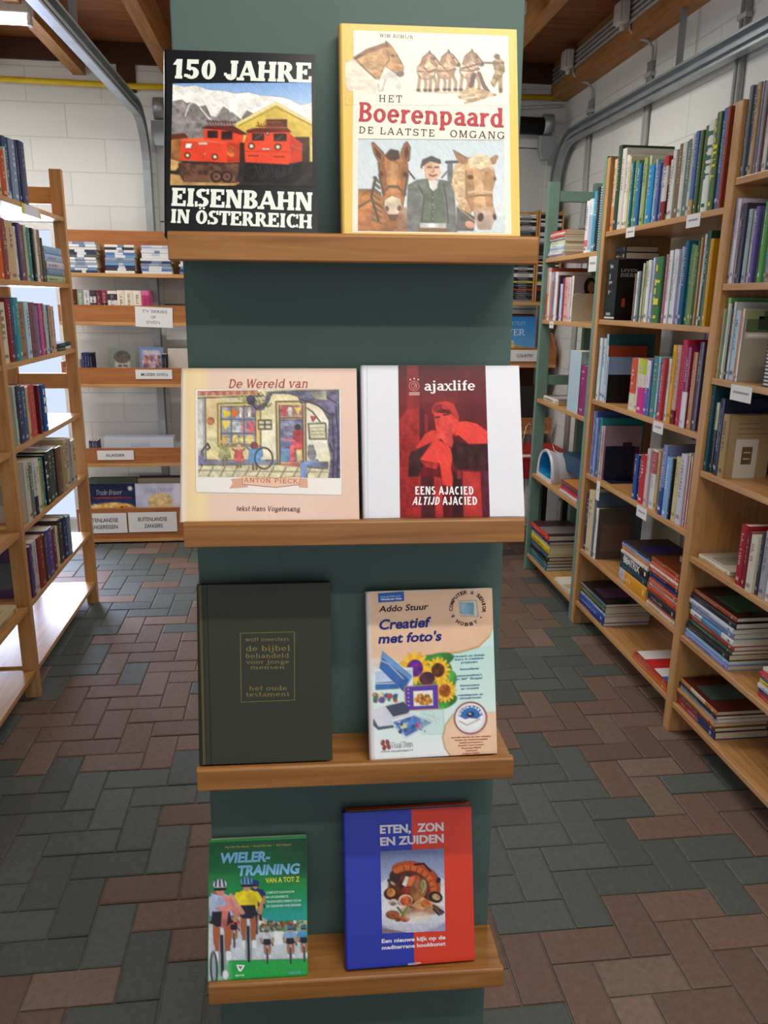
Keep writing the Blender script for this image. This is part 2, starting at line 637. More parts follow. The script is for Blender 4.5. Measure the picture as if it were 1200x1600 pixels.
        Hh(.1, .76, 1 - t / 2); Hh(.1, .80, t / 2); D(.2, 0, .68, 1, T); w = .88
    elif ch == '1':
        V(.34, 0, 1, 1, 0); D(.10, .70, .30, 1, t * 1.4); w = .62
    elif ch == '5':
        Hh(.20, .72, 1 - t * .75, t * 1.5); V(.22, .5, 1, 0, 0, th=t * 1.4); A(.38, .31, .38, .31, -150, 140); Bar(.1, .1, .1); w = .84
    elif ch == '0':
        A(.42, .5, .37, .5, 0, 360); w = .84
    elif ch == 'a':
        V(.56, 0, .5, 0, 0); Bar(.66, 0, .1); A(.36, .44, .20 + h, .27, 0, 150); A(.32, .21, .26, .21, 60, 330); Hh(.3, .56, .40); w = .74
    elif ch == 'b':
        V(.2, 0, 1, 0, 2); A(.40, .35, .34, .36, 0, 360); w = .80
    elif ch == 'd':
        V(.62, 0, 1, 0, 2); Bar(.72, 0, .1); A(.40, .35, .34, .36, 0, 360); w = .82
    elif ch == 'e':
        A(.40, .35, .35, .36, 0, 320); Hh(.12, .72, .36); w = .78
    elif ch == 'f':
        V(.26, 0, .8, 1, 0); A(.26 - h + .26, .74, .26, .27, 60, 180); Hh(.06, .5, X - t / 2); w = .52
    elif ch == 'g':
        A(.38, .42, .30, .29, 0, 360); A(.40, -.10, .36, .20, 0, 360); D(.24, .0, .3, .2, t); w = .78
    elif ch in 'hnm':
        V(.22, 0, 1 if ch == 'h' else X, 1, 2); A(.44, .42, .22 + h, .28, 0, 150); V(.66, 0, .44, 1, 0); w = .86
        if ch == 'm':
            A(.88, .42, .22 + h, .28, 0, 150); V(1.1, 0, .44, 1, 0); w = 1.3
    elif ch in 'ij':
        if ch == 'i':
            V(.22, 0, X, 1, 2); w = .44
        else:
            V(.26, -.12, X, 0, 2); A(.26 + h - .26, -.1, .26, .2, 200, 360); w = .46
        x = .22 if ch == 'i' else .26
        P.append([(x + .11 * math.cos(a * PI / 4), .92 + .10 * math.sin(a * PI / 4)) for a in range(8)])
    elif ch == 'k':
        V(.22, 0, 1, 1, 2); D(.3, .3, .6, X, t * 1.2); D(.68, 0, .38, .42, T); Bar(.62, X - t, .14); Bar(.68, 0, .16); w = .8
    elif ch == 'l':
        V(.22, 0, 1, 1, 2); w = .44
    elif ch == 'o':
        A(.40, .35, .36, .36, 0, 360); w = .80
    elif ch == 'p':
        V(.22, -.28, X, 1, 2); A(.44, .35, .34, .36, 0, 360); w = .84
    elif ch == 'r':
        V(.22, 0, X, 1, 2); A(.46, .40, .26, .30, 50, 160); w = .62
    elif ch == 's':
        A(.32, .52, .26, .19, 40, 270); A(.32, .19, .28, .19, -140, 90); w = .64
    elif ch == 't':
        V(.24, .12, .92, 0, 0); Hh(.06, .48, X - t / 2); A(.24 - h + .24, .2, .24, .2, 180, 300); w = .5
    elif ch == 'u':
        V(.2, .28, X, 0, 2); A(.42, .28, .22 + h, .29, 180, 320); V(.64, 0, X, 1, 2); w = .84
    elif ch == 'v':
        D(.36, 0, .12, X, T); D(.38, 0, .62, X, t * 1.2); Bar(.12, X - t, .15); Bar(.62, X - t, .15); w = .74
    elif ch == 'w':
        D(.3, 0, .1, X, T); D(.32, 0, .52, X, t * 1.2); D(.72, 0, .5, X, T); D(.74, 0, .94, X, t * 1.2); Bar(.1, X - t, .14); Bar(.94, X - t, .14); w = 1.04
    elif ch == 'x':
        D(.62, 0, .14, X, T); D(.12, 0, .62, X, t * 1.2); Bar(.12, 0, .15); Bar(.62, 0, .15); Bar(.14, X - t, .15); Bar(.62, X - t, .15); w = .76
    elif ch == '.':
        P.append([(.08, 0), (.24, 0), (.24, .16), (.08, .16)]); w = .32
    elif ch == '-':
        Hh(.06, .4, .34); w = .46
    else:
        P.append([(.1, 0), (.5, 0), (.5, .6), (.1, .6)]); w = .6
    return w, P


def slab(s, T=0.22, t=0.11, E=0.08, gap=0.03):
    v, f = [], []
    x = 0.0
    for chx in s:
        w, P = slab_glyph(chx, T, t, E)
        for p in P:
            n = len(v)
            v += [(x + a, b5) for a, b5 in p]
            f.append(tuple(range(n, n + len(p))))
        x += w + gap
    return v, f


def fbm(h, w, cells, seed, octs=4):
    rng = np.random.RandomState(seed)
    out = np.zeros((h, w))
    amp, tot = 1.0, 0.0
    for o in range(octs):
        n = max(2, int(cells * 2 ** o))
        g = rng.rand(n + 2, n + 2)
        yy = np.linspace(0, n - 1e-3, h)
        xx = np.linspace(0, n - 1e-3, w)
        yi, xi = yy.astype(int), xx.astype(int)
        fy, fx = (yy - yi)[:, None], (xx - xi)[None, :]
        fy, fx = fy * fy * (3 - 2 * fy), fx * fx * (3 - 2 * fx)
        a = g[yi][:, xi] * (1 - fx) + g[yi][:, xi + 1] * fx
        b6 = g[yi + 1][:, xi] * (1 - fx) + g[yi + 1][:, xi + 1] * fx
        out += amp * (a * (1 - fy) + b6 * fy)
        tot += amp
        amp *= 0.55
    return out / tot


class Pic:
    """A small printed illustration, painted dot by dot in ink colours."""

    def __init__(self, x0, y0, x1, y1, nx, bg='ffffff'):
        self.b = (x0, y0, x1, y1)
        self.w = nx
        self.h = max(2, int(round(nx * (y1 - y0) / (x1 - x0))))
        self.a = np.zeros((self.h, self.w, 3))
        self.a[:] = hexs(bg)
        xs = x0 + (np.arange(self.w) + 0.5) * (x1 - x0) / self.w
        ys = y0 + (np.arange(self.h) + 0.5) * (y1 - y0) / self.h
        self.X, self.Y = np.meshgrid(xs, ys)
        self.px = (x1 - x0) / self.w
        self.seed = 1

    def mix(self, mask, col, alpha=1.0, grain=0.0, cells=14):
        c = np.array(hexs(col))[None, None, :]
        if grain:
            self.seed += 1
            nz = fbm(self.h, self.w, cells, self.seed) - 0.5
            c = np.clip(c * (1 + 2.6 * grain * nz[..., None]), 0, 1)
        mk = np.clip(mask * alpha, 0, 1)[..., None]
        self.a = self.a * (1 - mk) + c * mk

    def poly(self, pts, col, alpha=1.0, grain=0.0, cells=14):
        acc = np.zeros_like(self.X)
        for dx, dy in ((-.25, -.25), (.25, -.25), (-.25, .25), (.25, .25)):
            X, Y = self.X + dx * self.px, self.Y + dy * self.px
            ins = np.zeros(X.shape, bool)
            n = len(pts)
            for i in range(n):
                xa, ya = pts[i]
                xb, yb = pts[(i + 1) % n]
                if ya == yb:
                    continue
                ins ^= ((ya > Y) != (yb > Y)) & (X < (xb - xa) * (Y - ya) / (yb - ya) + xa)
            acc += ins * 0.25
        self.mix(acc, col, alpha, grain, cells)

    def rect(self, x0, y0, x1, y1, col, alpha=1.0, grain=0.0, cells=14):
        self.poly([(x0, y0), (x1, y0), (x1, y1), (x0, y1)], col, alpha, grain, cells)

    def ell(self, cx, cy, rx, ry, col, rot=0.0, alpha=1.0, grain=0.0, soft=0.0, cells=14):
        c, s = math.cos(math.radians(rot)), math.sin(math.radians(rot))
        dx, dy = self.X - cx, self.Y - cy
        u, v = (dx * c + dy * s) / rx, (-dx * s + dy * c) / ry
        d = np.sqrt(u * u + v * v)
        e = max(self.px / min(rx, ry), soft)
        self.mix(np.clip((1 - d) / e + 0.5, 0, 1), col, alpha, grain, cells)

    def line(self, pts, w, col, alpha=1.0):
        m = np.zeros_like(self.X)
        for (xa, ya), (xb, yb) in zip(pts[:-1], pts[1:]):
            dx, dy = xb - xa, yb - ya
            q = np.clip(((self.X - xa) * dx + (self.Y - ya) * dy) / (dx * dx + dy * dy + 1e-9), 0, 1)
            d = np.hypot(self.X - xa - q * dx, self.Y - ya - q * dy)
            m = np.maximum(m, np.clip((w / 2 - d) / self.px + 0.5, 0, 1))
        self.mix(m, col, alpha)

    def grad(self, c0, c1, y0=None, y1=None):
        y0 = self.b[1] if y0 is None else y0
        y1 = self.b[3] if y1 is None else y1
        q = np.clip((self.Y - y0) / (y1 - y0), 0, 1)[..., None]
        self.a = np.where((self.Y >= y0)[..., None] & (self.Y <= y1)[..., None], np.array(hexs(c0)) * (1 - q) + np.array(hexs(c1)) * q, self.a)

    def speck(self, x0, y0, x1, y1, n, cols, r0, r1, seed=3):
        rng = np.random.RandomState(seed)
        for _ in range(n):
            self.ell(rng.uniform(x0, x1), rng.uniform(y0, y1), rng.uniform(r0, r1), rng.uniform(r0, r1), cols[rng.randint(len(cols))], rng.uniform(0, 180), 0.85)

    def ink(self, k, streak=0.0, seed=21):
        """Draw ink lines where two colours meet, and fine brush hatching."""
        g = self.a.mean(axis=2)
        q = np.pad(g, 1, mode='edge')
        e = np.hypot(q[1:-1, 2:] - q[1:-1, :-2], q[2:, 1:-1] - q[:-2, 1:-1])
        q = np.pad(e, 1, mode='edge')
        e = np.maximum(e, 0.5 * np.maximum(q[1:-1, 2:], q[2:, 1:-1]))
        m = np.clip((e - 0.05) * 2.2, 0, 1) * k
        self.a = self.a * (1 - m[..., None]) + np.array(hexs('2a211c')) * m[..., None]
        if streak:
            rng = np.random.RandomState(seed)
            h = rng.rand(self.h, self.w)
            for _ in range(2):
                q = np.pad(h, 2, mode='edge')
                h = (q[:-4, 1:-3] + q[1:-3, 1:-3] + q[2:-2, 2:-2] + q[3:-1, 3:-1] + q[4:, 3:-1]) / 5
            self.a = np.clip(self.a * (1 + streak * 6 * (h - 0.5))[..., None], 0, 1)

    def soften(self, n=1, grain=0.10, cells=40):
        for _ in range(n):
            q = np.pad(self.a, ((1, 1), (1, 1), (0, 0)), mode='edge')
            self.a = (q[1:-1, 1:-1] * 4 + q[:-2, 1:-1] + q[2:, 1:-1] + q[1:-1, :-2] + q[1:-1, 2:]) / 8
        self.a = np.clip(self.a * (1 + grain * 2 * (fbm(self.h, self.w, cells, 77, 3) - 0.5))[..., None], 0, 1)


class Art:
    """The flat artwork of one cover: drawn in the pixel frame of a close-up, mapped to the cover's own millimetres."""

    def __init__(self, quad, w, h, mb, off=0.0):
        src = [(0, h), (w, h), (w, 0), (0, 0)]
        A_, B_ = [], []
        for (x, y), (u, v) in zip(quad, src):
            A_ += [[x, y, 1, 0, 0, 0, -u * x, -u * y], [0, 0, 0, x, y, 1, -v * x, -v * y]]
            B_ += [u, v]
        q = np.linalg.solve(np.array(A_, float), np.array(B_, float))
        self.H = np.append(q, 1).reshape(3, 3)
        self.w, self.h, self.mb, self.off = w, h, mb, off

    def m(self, p):
        r = self.H @ np.array([p[0], p[1], 1.0])
        return (min(max(r[0] / r[2], 0.0003), self.w - 0.0003), min(max(r[1] / r[2], 0.0003), self.h - 0.0003))

    def z(self, L):
        return -(self.off + 0.00012 * L)

    def poly(self, pts, col, L=1, raw=False):
        q = [p if raw else self.m(p) for p in pts]
        ar = sum(q[i][0] * q[(i + 1) % len(q)][1] - q[(i + 1) % len(q)][0] * q[i][1] for i in range(len(q)))
        if ar < 0:
            q = q[::-1]
        self.mb.quad([(x, self.z(L), y) for x, y in q], hx(col))

    def rect(self, x0, y0, x1, y1, col, L=1):
        self.poly([(x0, y0), (x1, y0), (x1, y1), (x0, y1)], col, L)

    def full(self, col, L=0):
        e = 0.0004
        self.poly([(e, e), (self.w - e, e), (self.w - e, self.h - e), (e, self.h - e)], col, L, True)

    def ell(self, cx, cy, rx, ry, col, L=1, n=28):
        self.poly([(cx + rx * math.cos(2 * PI * i / n), cy + ry * math.sin(2 * PI * i / n)) for i in range(n)], col, L)

    def ring(self, cx, cy, rx, ry, th, col, L=1, n=32):
        for i in range(n):
            a, b7 = 2 * PI * i / n, 2 * PI * (i + 1) / n
            self.poly([(cx + rx * math.cos(a), cy + ry * math.sin(a)), (cx + rx * math.cos(b7), cy + ry * math.sin(b7)),
                       (cx + (rx - th) * math.cos(b7), cy + (ry - th) * math.sin(b7)), (cx + (rx - th) * math.cos(a), cy + (ry - th) * math.sin(a))], col, L)

    def line(self, pts, w, col, L=2):
        for (xa, ya), (xb, yb) in zip(pts[:-1], pts[1:]):
            d = math.hypot(xb - xa, yb - ya) or 1
            nx, ny = -(yb - ya) / d * w / 2, (xb - xa) / d * w / 2
            self.poly([(xa + nx, ya + ny), (xb + nx, yb + ny), (xb - nx, yb - ny), (xa - nx, ya - ny)], col, L)

    def glyphs(self, vf, p0, p1, cap, col, L, shear=0.0, fan=False):
        v, f = vf
        xs = [p[0] for p in v]
        xa, xb = min(xs), max(xs)
        wd = math.hypot(p1[0] - p0[0], p1[1] - p0[1])
        ux, uy = (p1[0] - p0[0]) / wd, (p1[1] - p0[1]) / wd
        sx = (wd - shear * cap * 0.6) / (xb - xa)
        q = []
        for x, y in v:
            a, b8 = (x - xa) * sx + shear * y * cap, y * cap
            q.append(self.m((p0[0] + ux * a + uy * b8, p0[1] + uy * a - ux * b8)))
        n = len(self.mb.v)
        # strokes of one letter overlap, so each lies a hair above the last
        lift = [0.0] * len(q)
        for gi, g in enumerate(f):
            for i in g:
                lift[i] = 0.000013 * (gi % 7) if fan else 0.0
        self.mb.v += [self.mb.mat @ Vector((x, self.z(L) - e4, y)) for (x, y), e4 in zip(q, lift)]
        c = hx(col)
        for g in f:
            ar = sum(q[g[i]][0] * q[g[(i + 1) % len(g)]][1] - q[g[(i + 1) % len(g)]][0] * q[g[i]][1] for i in range(len(g)))
            g = g if ar > 0 else g[::-1]
            self.mb.f.append([n + i for i in g])
            self.mb.c.append(c)
            self.mb.mi.append(0)

    def text(self, s, p0, p1, cap, col, L=6, bold=0.0, shear=0.0):
        self.glyphs(sans(s, bold), p0, p1, cap, col, L, shear)

    def serif(self, s, p0, p1, cap, col, L=6, T=0.22, t=0.11, E=0.08, gap=0.03, shear=0.0):
        self.glyphs(slab(s, T, t, E, gap), p0, p1, cap, col, L, shear, True)

    def pic(self, p, L=3):
        """Lay a painted picture on the cover: one quad per ink dot."""
        x0, y0, x1, y1 = p.b
        gx = [x0 + (x1 - x0) * i / p.w for i in range(p.w + 1)]
        gy = [y0 + (y1 - y0) * i / p.h for i in range(p.h + 1)]
        n = len(self.mb.v)
        zz = self.z(L)
        for y in gy:
            for x in gx:
                a, b9 = self.m((x, y))
                self.mb.v.append(self.mb.mat @ Vector((a, zz, b9)))
        A4 = np.pad(p.a, ((0, 1), (0, 1), (0, 0)), mode='edge')
        B4 = np.pad(p.a, ((1, 0), (1, 0), (0, 0)), mode='edge')
        C4 = (A4 + B4) / 2
        C4 = np.where(C4 <= 0.04045, C4 / 12.92, ((np.clip(C4, 0, 1) + 0.055) / 1.055) ** 2.4)
        st = p.w + 1
        Cl = C4.reshape(-1, 3).tolist()
        for j in range(p.h):
            for i in range(p.w):
                q = [j * st + i, (j + 1) * st + i, (j + 1) * st + i + 1, j * st + i + 1]
                self.mb.f.append([n + a for a in q])
                self.mb.c.append([Cl[a] for a in q])
                self.mb.mi.append(0)


def book_shell(mb, w, h, t, col, spine_col, back_col=None, hard=True, round_=0.35):
    """Front board at y=0 (facing -y), back board at y=t, spine along x=0; z up."""
    bt = 0.0026 if hard else 0.0006
    c, sc, bc = hx(col), hx(spine_col), hx(back_col or col)
    mb.box(0.0, w, 0.0, bt, 0, h, c)
    mb.box(0.0, w, t - bt, t, 0, h, bc)
    n = 6
    prof = []
    bul = round_ * min(t * 0.5, 0.012) if hard else 0.0
    for i in range(n + 1):
        a = PI * i / n
        prof.append((-bul * math.sin(a) - 0.0005, t / 2 - t / 2 * math.cos(a)))
    prof += [(0.0022, t), (0.0022, 0.0)]
    mb.prism(prof, 0.0, h, 'z', sc)
    if hard:
        mb.box(0.007, 0.0085, -0.0003, 0.0, 0.001, h - 0.001, tuple(q * 0.75 for q in c))


def page_block(w, h, t, hard, parent, col='e6dfcf'):
    k = MB()
    bt = 0.0028 if hard else 0.0007
    ins = 0.003 if hard else 0.0004
    k.box(0.002, w - ins, bt, t - bt, ins, h - ins, hx(col))
    return k.build('page_block', M['paper'], parent)


# ------------------------------------------------------------------ the display stand
DISP = Matrix.Translation((0.0934, 1.05, 1.0)) @ Matrix.Rotation(-0.0381, 4, 'Z') @ Matrix.Rotation(-0.0343, 4, 'X') @ Matrix.Rotation(-0.0054, 4, 'Y') @ Matrix.Translation((0, 0, -1.0))
LEDGE = [1.683, 1.3002, 0.9212, 0.5357]
stand = thing('display_stand', 'tall dark green book display panel with four oak ledges', 'display stand', (0, 0, 0), DISP)
k = MB()
k.box(-0.2405, 0.2364, 0.11, 0.15, 0.04, 2.16)
k.build('panel', M['board'], stand, 0.002)
for q, (hz, tilt) in enumerate(zip(LEDGE, (0.006, 0.0, 0.002, 0.001))):
    k = MB()
    k.prism([(0.001, hz - 0.036), (0.0, hz - 0.034), (0.0, hz - 0.003), (0.003, hz), (0.011, hz), (0.012, hz - 0.008), (0.1098, hz - 0.008), (0.1098, hz - 0.026), (0.016, hz - 0.026), (0.014, hz - 0.036)], -0.2408, 0.2408, 'x')
    o = k.build('ledge', M['oak_x'], stand, 0.0015)
    o.rotation_euler.y = 0.0
k = MB()
for sx in (-1, 1):
    k.box(sx * 0.2 - 0.03, sx * 0.2 + 0.03, -0.10, 0.36, 0.0135, 0.045)
foot = k.build('base', M['board'], stand, 0.003)


def hero(name, label, ledge, x, w, h, t, yb, col, spine, quad, hard=True, yaw=0.0, mat='gloss', back=None):
    """A book standing face out on a ledge, leaning back on the panel; returns its art board and a finisher."""
    hz = LEDGE[ledge] - 0.0078
    yt = 0.1085 - t - max(0.0, w * math.sin(yaw))
    yb = max(yb, 0.0135)
    lean = math.asin(max(-0.9, min(0.9, (yt - yb) / h)))
    lift = t * math.sin(lean) + 0.0003
    h -= lift
    lean = math.asin(max(-0.9, min(0.9, (yt - yb) / h)))
    loc = Matrix.Translation((x, yb, hz + lift)) @ Matrix.Rotation(yaw, 4, 'Z') @ Matrix.Rotation(-lean, 4, 'X')
    root = thing(name, label, 'book')
    root.matrix_world = DISP @ loc
    root['group'] = 'books on the display stand'
    mb = MB()
    book_shell(mb, w, h, t, col, spine, back, hard)
    page_block(w, h, t, hard, root)
    art = Art(quad, w, h, mb, 0.0004)
    return art, lambda: mb.build('cover', M[mat], root)

# ---- 1: railway book
art, done = hero('book', 'black railway book with two orange-red locomotives, on the top ledge', 0, -0.2445, 0.195, 0.2515, 0.022, 0.018, '14161b', '101216',
                 [(32, -78), (1140, -28), (1140, 1301), (74, 1301)])
p = Pic(92, 190, 1108, 955, 240, '8fb4e0')
p.grad('7fa9de', 'bcd2ea', 190, 420)
p.poly([(92, 195), (180, 215), (260, 205), (360, 240), (480, 250), (560, 270), (650, 260), (740, 285), (900, 300), (960, 320), (1030, 362), (1108, 340), (1108, 640), (92, 640)], 'f1efe8', 1, 0.14, 18)
p.poly([(92, 330), (160, 318), (200, 345), (240, 335), (290, 372), (340, 360), (375, 440), (420, 452), (470, 370), (540, 420), (600, 470), (640, 400), (700, 430), (720, 620), (92, 620)], '8b8482', 1, 0.3, 26)
for q in ([(190, 440), (215, 360), (250, 330)], [(395, 440), (440, 380), (450, 330)], [(520, 410), (500, 340)], [(590, 450), (600, 380), (640, 330)], [(300, 380), (350, 440), (380, 470)]):
    p.line(q, 16, 'efece4', 0.8)
p.poly([(560, 505), (850, 342), (1108, 492), (1108, 900), (560, 900)], 'd6b957', 1, 0.1, 20)
p.line([(560, 505), (850, 346), (1108, 494)], 22, 'e9d896')
p.line([(585, 515), (850, 372), (1108, 512)], 6, 'a98f3c')
p.rect(780, 466, 930, 525, '5a3320', 1, 0.2)
p.rect(985, 598, 1088, 870, '4a3524', 1, 0.2)
p.rect(1088, 598, 1108, 880, 'd9c478')
p.poly([(92, 590), (150, 572), (215, 600), (215, 790), (92, 790)], '9c663a', 1, 0.25)
p.poly([(92, 578), (190, 572), (215, 600), (92, 618)], '5f3324')
p.rect(92, 780, 1108, 955, '2b2320', 1, 0.4, 18)
p.poly([(92, 760), (180, 790), (130, 850), (92, 850)], 'c9a468', 1, 0.2)
p.poly([(92, 870), (330, 900), (600, 930), (560, 955), (92, 955)], 'b8925a', 1, 0.25)
p.poly([(150, 790), (590, 795), (570, 935), (190, 930), (150, 860)], '5c4032', 1, 0.5, 24)
p.rect(190, 880, 560, 925, '7a5240', 1, 0.3)
for cx in (425, 500):
    p.ell(cx, 890, 42, 42, '2a1d18'); p.ell(cx, 890, 30, 30, '6b4a3a', 0, 1, 0.3); p.ell(cx, 890, 8, 8, '2a1d18')
p.poly([(165, 615), (500, 640), (590, 620), (610, 660), (585, 785), (500, 790), (165, 772)], 'e0452a', 1, 0.06)
p.poly([(500, 640), (610, 610), (600, 770), (500, 790)], 'c23a22', 1, 0.08)
p.poly([(170, 612), (330, 604), (500, 634), (490, 645), (170, 630)], 'f0653f')
p.poly([(330, 540), (455, 540), (620, 565), (610, 650), (500, 640), (330, 615)], 'e0472b', 1, 0.06)
p.poly([(308, 532), (350, 515), (540, 515), (648, 578), (600, 580), (470, 545)], '63241c', 1, 0.2)
p.rect(356, 552, 430, 604, '3a2522', 1, 0.5); p.rect(458, 556, 536, 616, '3a2522', 1, 0.5)
p.poly([(200, 645), (248, 645), (238, 682), (192, 682)], 'f6efe6')
p.rect(288, 636, 358, 656, 'f2dfd2', 0.8)
for cx, cy in ((214, 735), (413, 745)):
    p.ell(cx, cy, 22, 22, '5a2018'); p.ell(cx, cy, 15, 15, 'e8d6b8')
p.ell(340, 722, 10, 10, 'c88a50')
p.ell(530, 705, 34, 40, 'c8662c', 0, 0.9, 0.5)
p.rect(592, 640, 640, 790, '35201a')
p.poly([(625, 785), (960, 795), (1035, 770), (1025, 890), (960, 940), (620, 930)], '161517', 1, 0.7, 40)
for q in range(16):
    p.line([(700 + q * 17, 800 + (q * 37) % 60), (720 + q * 15, 850 + (q * 53) % 60)], 5, '4a4a4e', 0.7)
p.poly([(650, 560), (950, 556), (955, 785), (940, 800), (630, 785), (622, 640)], 'ea4a2c', 1, 0.06)
p.poly([(950, 575), (1040, 645), (1035, 775), (955, 795)], 'c83e26', 1, 0.08)
p.line([(960, 660), (1035, 690)], 5, 'f0b090', 0.7)
p.poly([(640, 548), (700, 532), (930, 530), (962, 560), (640, 566)], '6e2820', 1, 0.2)
p.rect(680, 570, 766, 624, '3c2420', 1, 0.5); p.rect(834, 572, 926, 628, '3c2420', 1, 0.5)
p.line([(700, 612), (750, 578)], 6, 'a89a90', 0.7); p.line([(860, 616), (900, 584)], 6, 'a89a90', 0.7)
for cx, cy in ((675, 665), (865, 670), (790, 570)):
    r0 = 24 if cy > 600 else 13
    p.ell(cx, cy, r0, r0, '4a2018'); p.ell(cx, cy, r0 * .7, r0 * .7, 'e2d2b0')
p.line([(632, 702), (945, 706)], 5, 'b8301c'); p.rect(752, 678, 808, 692, 'f2c8b4')
p.line([(655, 735), (725, 737)], 6, '7c1f14'); p.line([(835, 742), (910, 744)], 6, '7c1f14')
for q in range(9):
    p.line([(352 + q * 22, 470 + (q * 31) % 14), (372 + q * 20, 512)], 5, '5a2c26', 0.9)
p.line([(350, 478), (560, 490)], 6, '6a3028'); p.line([(362, 500), (560, 510)], 5, 'a87a6a')
for q in range(9):
    p.line([(720 + q * 22, 488 + (q * 29) % 16), (735 + q * 20, 530)], 6, '8c3a2e', 0.9)
p.line([(712, 515), (910, 520)], 7, '94402e'); p.line([(770, 486), (890, 488)], 7, 'b05040')
p.ink(.35, .05)
art.full('14161b')
art.pic(p)
art.serif('150 JAHRE', (85, 152), (1108, 192), 152, 'e9efe4', 6, .29, .15, .05, 0.0)
art.serif('EISENBAHN', (105, 1106), (1102, 1132), 132, 'e9efe4', 6, .28, .15, .045, 0.0)
art.serif('IN ÖSTERREICH', (105, 1228), (1098, 1256), 100, 'e9efe4', 6, .28, .15, .045, 0.0)
done()

# ---- 2: draught-horse book
art, done = hero('book', 'yellow draught horse book with a man between two horses, top ledge', 0, -0.0150, 0.2352, 0.2885, 0.022, 0.018, 'e0bd5c', 'd9b458',
                 [(12, 12), (1163, 54), (1163, 1415), (41, 1415)])
art.full('e0bd5c')
art.poly([(92, 60), (1108, 98), (1108, 1388), (92, 1388)], 'ebe0ce', 1)
bgc = 'ebe0ce'
p = Pic(40, 112, 1105, 560, 260, bgc)
p.rect(40, 112, 91, 560, 'e0bd5c')
p.poly([(40, 275), (110, 250), (200, 300), (255, 400), (240, 490), (150, 470), (60, 470), (40, 420)], 'e4d3bd', 1, 0.12, 20)
p.poly([(95, 248), (170, 200), (240, 172), (300, 150), (330, 170), (300, 300), (262, 395), (235, 385), (170, 320), (115, 275)], 'c79a68', 1, 0.28, 22)
p.poly([(285, 175), (318, 140), (350, 175), (385, 232), (425, 305), (418, 352), (392, 368), (350, 335), (312, 310), (285, 250)], 'b98a5a', 1, 0.25, 22)
p.poly([(300, 175), (308, 132), (328, 172)], '6e4a30'); p.ell(400, 352, 24, 18, '7c6252'); p.ell(352, 232, 8, 6, '3a281c')
p.poly([(92, 250), (180, 192), (300, 150), (306, 172), (190, 215), (110, 258)], '8f5c38', 1, 0.3)
p.line([(110, 255), (180, 330), (245, 385)], 6, '7a6a58', .8); p.line([(318, 200), (330, 260), (302, 300)], 5, '6a4a34', .8)
p.poly([(255, 400), (300, 360), (350, 330), (400, 420), (410, 480), (395, 480), (350, 380), (290, 410)], 'c6c2ba', .7, 0.2)
p.line([(258, 420), (262, 470), (285, 465), (305, 390)], 4, '8a8a86', .7)


def sketch_horse(p, x, y, s, col):
    def q(*pts):
        return [(x + a * s, y + b10 * s) for a, b10 in pts]
    p.poly(q((0, 90), (20, 70), (70, 60), (110, 70), (120, 110), (105, 160), (60, 175), (15, 165), (0, 130)), col, 1, 0.4, 26)
    p.poly(q((20, 80), (35, 30), (70, 0), (95, 15), (110, 40), (90, 60), (90, 90), (50, 100)), col, 1, 0.35, 26)
    p.poly(q((75, 5), (105, 15), (150, 75), (140, 92), (120, 88), (90, 60)), 'b08a68', 1, 0.35, 26)
    p.poly(q((72, 4), (78, -22), (90, 8)), '8a6244'); p.ell(x + 142 * s, y + 82 * s, 10 * s, 10 * s, '5a4436')
    p.poly(q((20, 85), (40, 25), (72, 0), (60, 40), (40, 90)), 'a47850', .8, 0.4)
    for a, e in ((15, 5), (45, 50), (85, 80), (105, 120)):
        p.line(q((a, 155), (e + 4, 200), (e, 245)), 15 * s, 'b48c68', .9)
        p.ell(x + e * s, y + 246 * s, 11 * s, 9 * s, '6e5240')
    p.line(q((0, 120), (60, 125), (125, 112)), 5, '6b5140', .8)
    p.line(q((0, 90), (0, 130), (15, 165), (60, 175), (105, 160), (120, 110)), 4, '8a6648', .8)
    p.line(q((20, 80), (35, 30), (70, 0), (105, 15), (150, 75), (140, 92), (118, 88), (92, 62)), 4, '7c5a40', .9)
    p.ell(x + 108 * s, y + 36 * s, 5 * s, 4 * s, '3a281c')
    p.line(q((95, 20), (110, 60), (128, 84)), 4, '6b5140', .8)
    p.line(q((40, 95), (75, 130), (118, 105)), 7, '7c6048', .7)


sketch_horse(p, 515, 215, 1.0, 'd2b08c')
sketch_horse(p, 640, 210, 1.0, 'caa480')
sketch_horse(p, 790, 205, 1.02, 'd6b896')
p.line([(880, 360), (860, 430)], 26, '5c4436', .9); p.line([(915, 350), (945, 430), (972, 470)], 20, '6a4e3c', .9)
p.poly([(1005, 270), (1040, 245), (1075, 270), (1080, 330), (1062, 360), (1062, 470), (1045, 478), (1040, 380), (1010, 440), (990, 410), (1020, 340)], 'a08058', 1, 0.5, 30)
p.ell(1032, 236, 17, 14, '7c5a40'); p.line([(1010, 280), (940, 278), (800, 318)], 7, '6b5140', .9)
p.poly([(760, 480), (860, 440), (960, 460), (1030, 490), (960, 510), (860, 540), (790, 515)], 'c6a27a', .75, 0.5, 26)
p.line([(520, 470), (700, 478), (780, 470)], 8, 'c6a884', .6); p.line([(820, 545), (900, 515), (960, 500)], 9, 'a87c50', .6)
p.ink(.5, .045)
art.pic(p, 3)
art.serif('WIM ROMIJN', (266, 108), (484, 121), 24, '4a3a36', 6, .12, .07, .05, .12)
art.serif('HET', (264, 540), (412, 543), 46, '3a2c28', 6, .13, .08, .06, .22)
art.serif('Boerenpaard', (130, 668), (1068, 702), 126, 'b3202f', 6, .21, .12, .05, .0)
art.serif('DE LAATSTE', (134, 746), (622, 764), 44, '3a2c28', 6, .13, .08, .06, .2)
art.serif('OMGANG', (724, 767), (1072, 777), 46, '3a2c28', 6, .13, .08, .06, .16)


def c3(x, y):
    return ((x / 4.364 + 15) * 4.138, (y / 4.364 + 170) * 4.138)


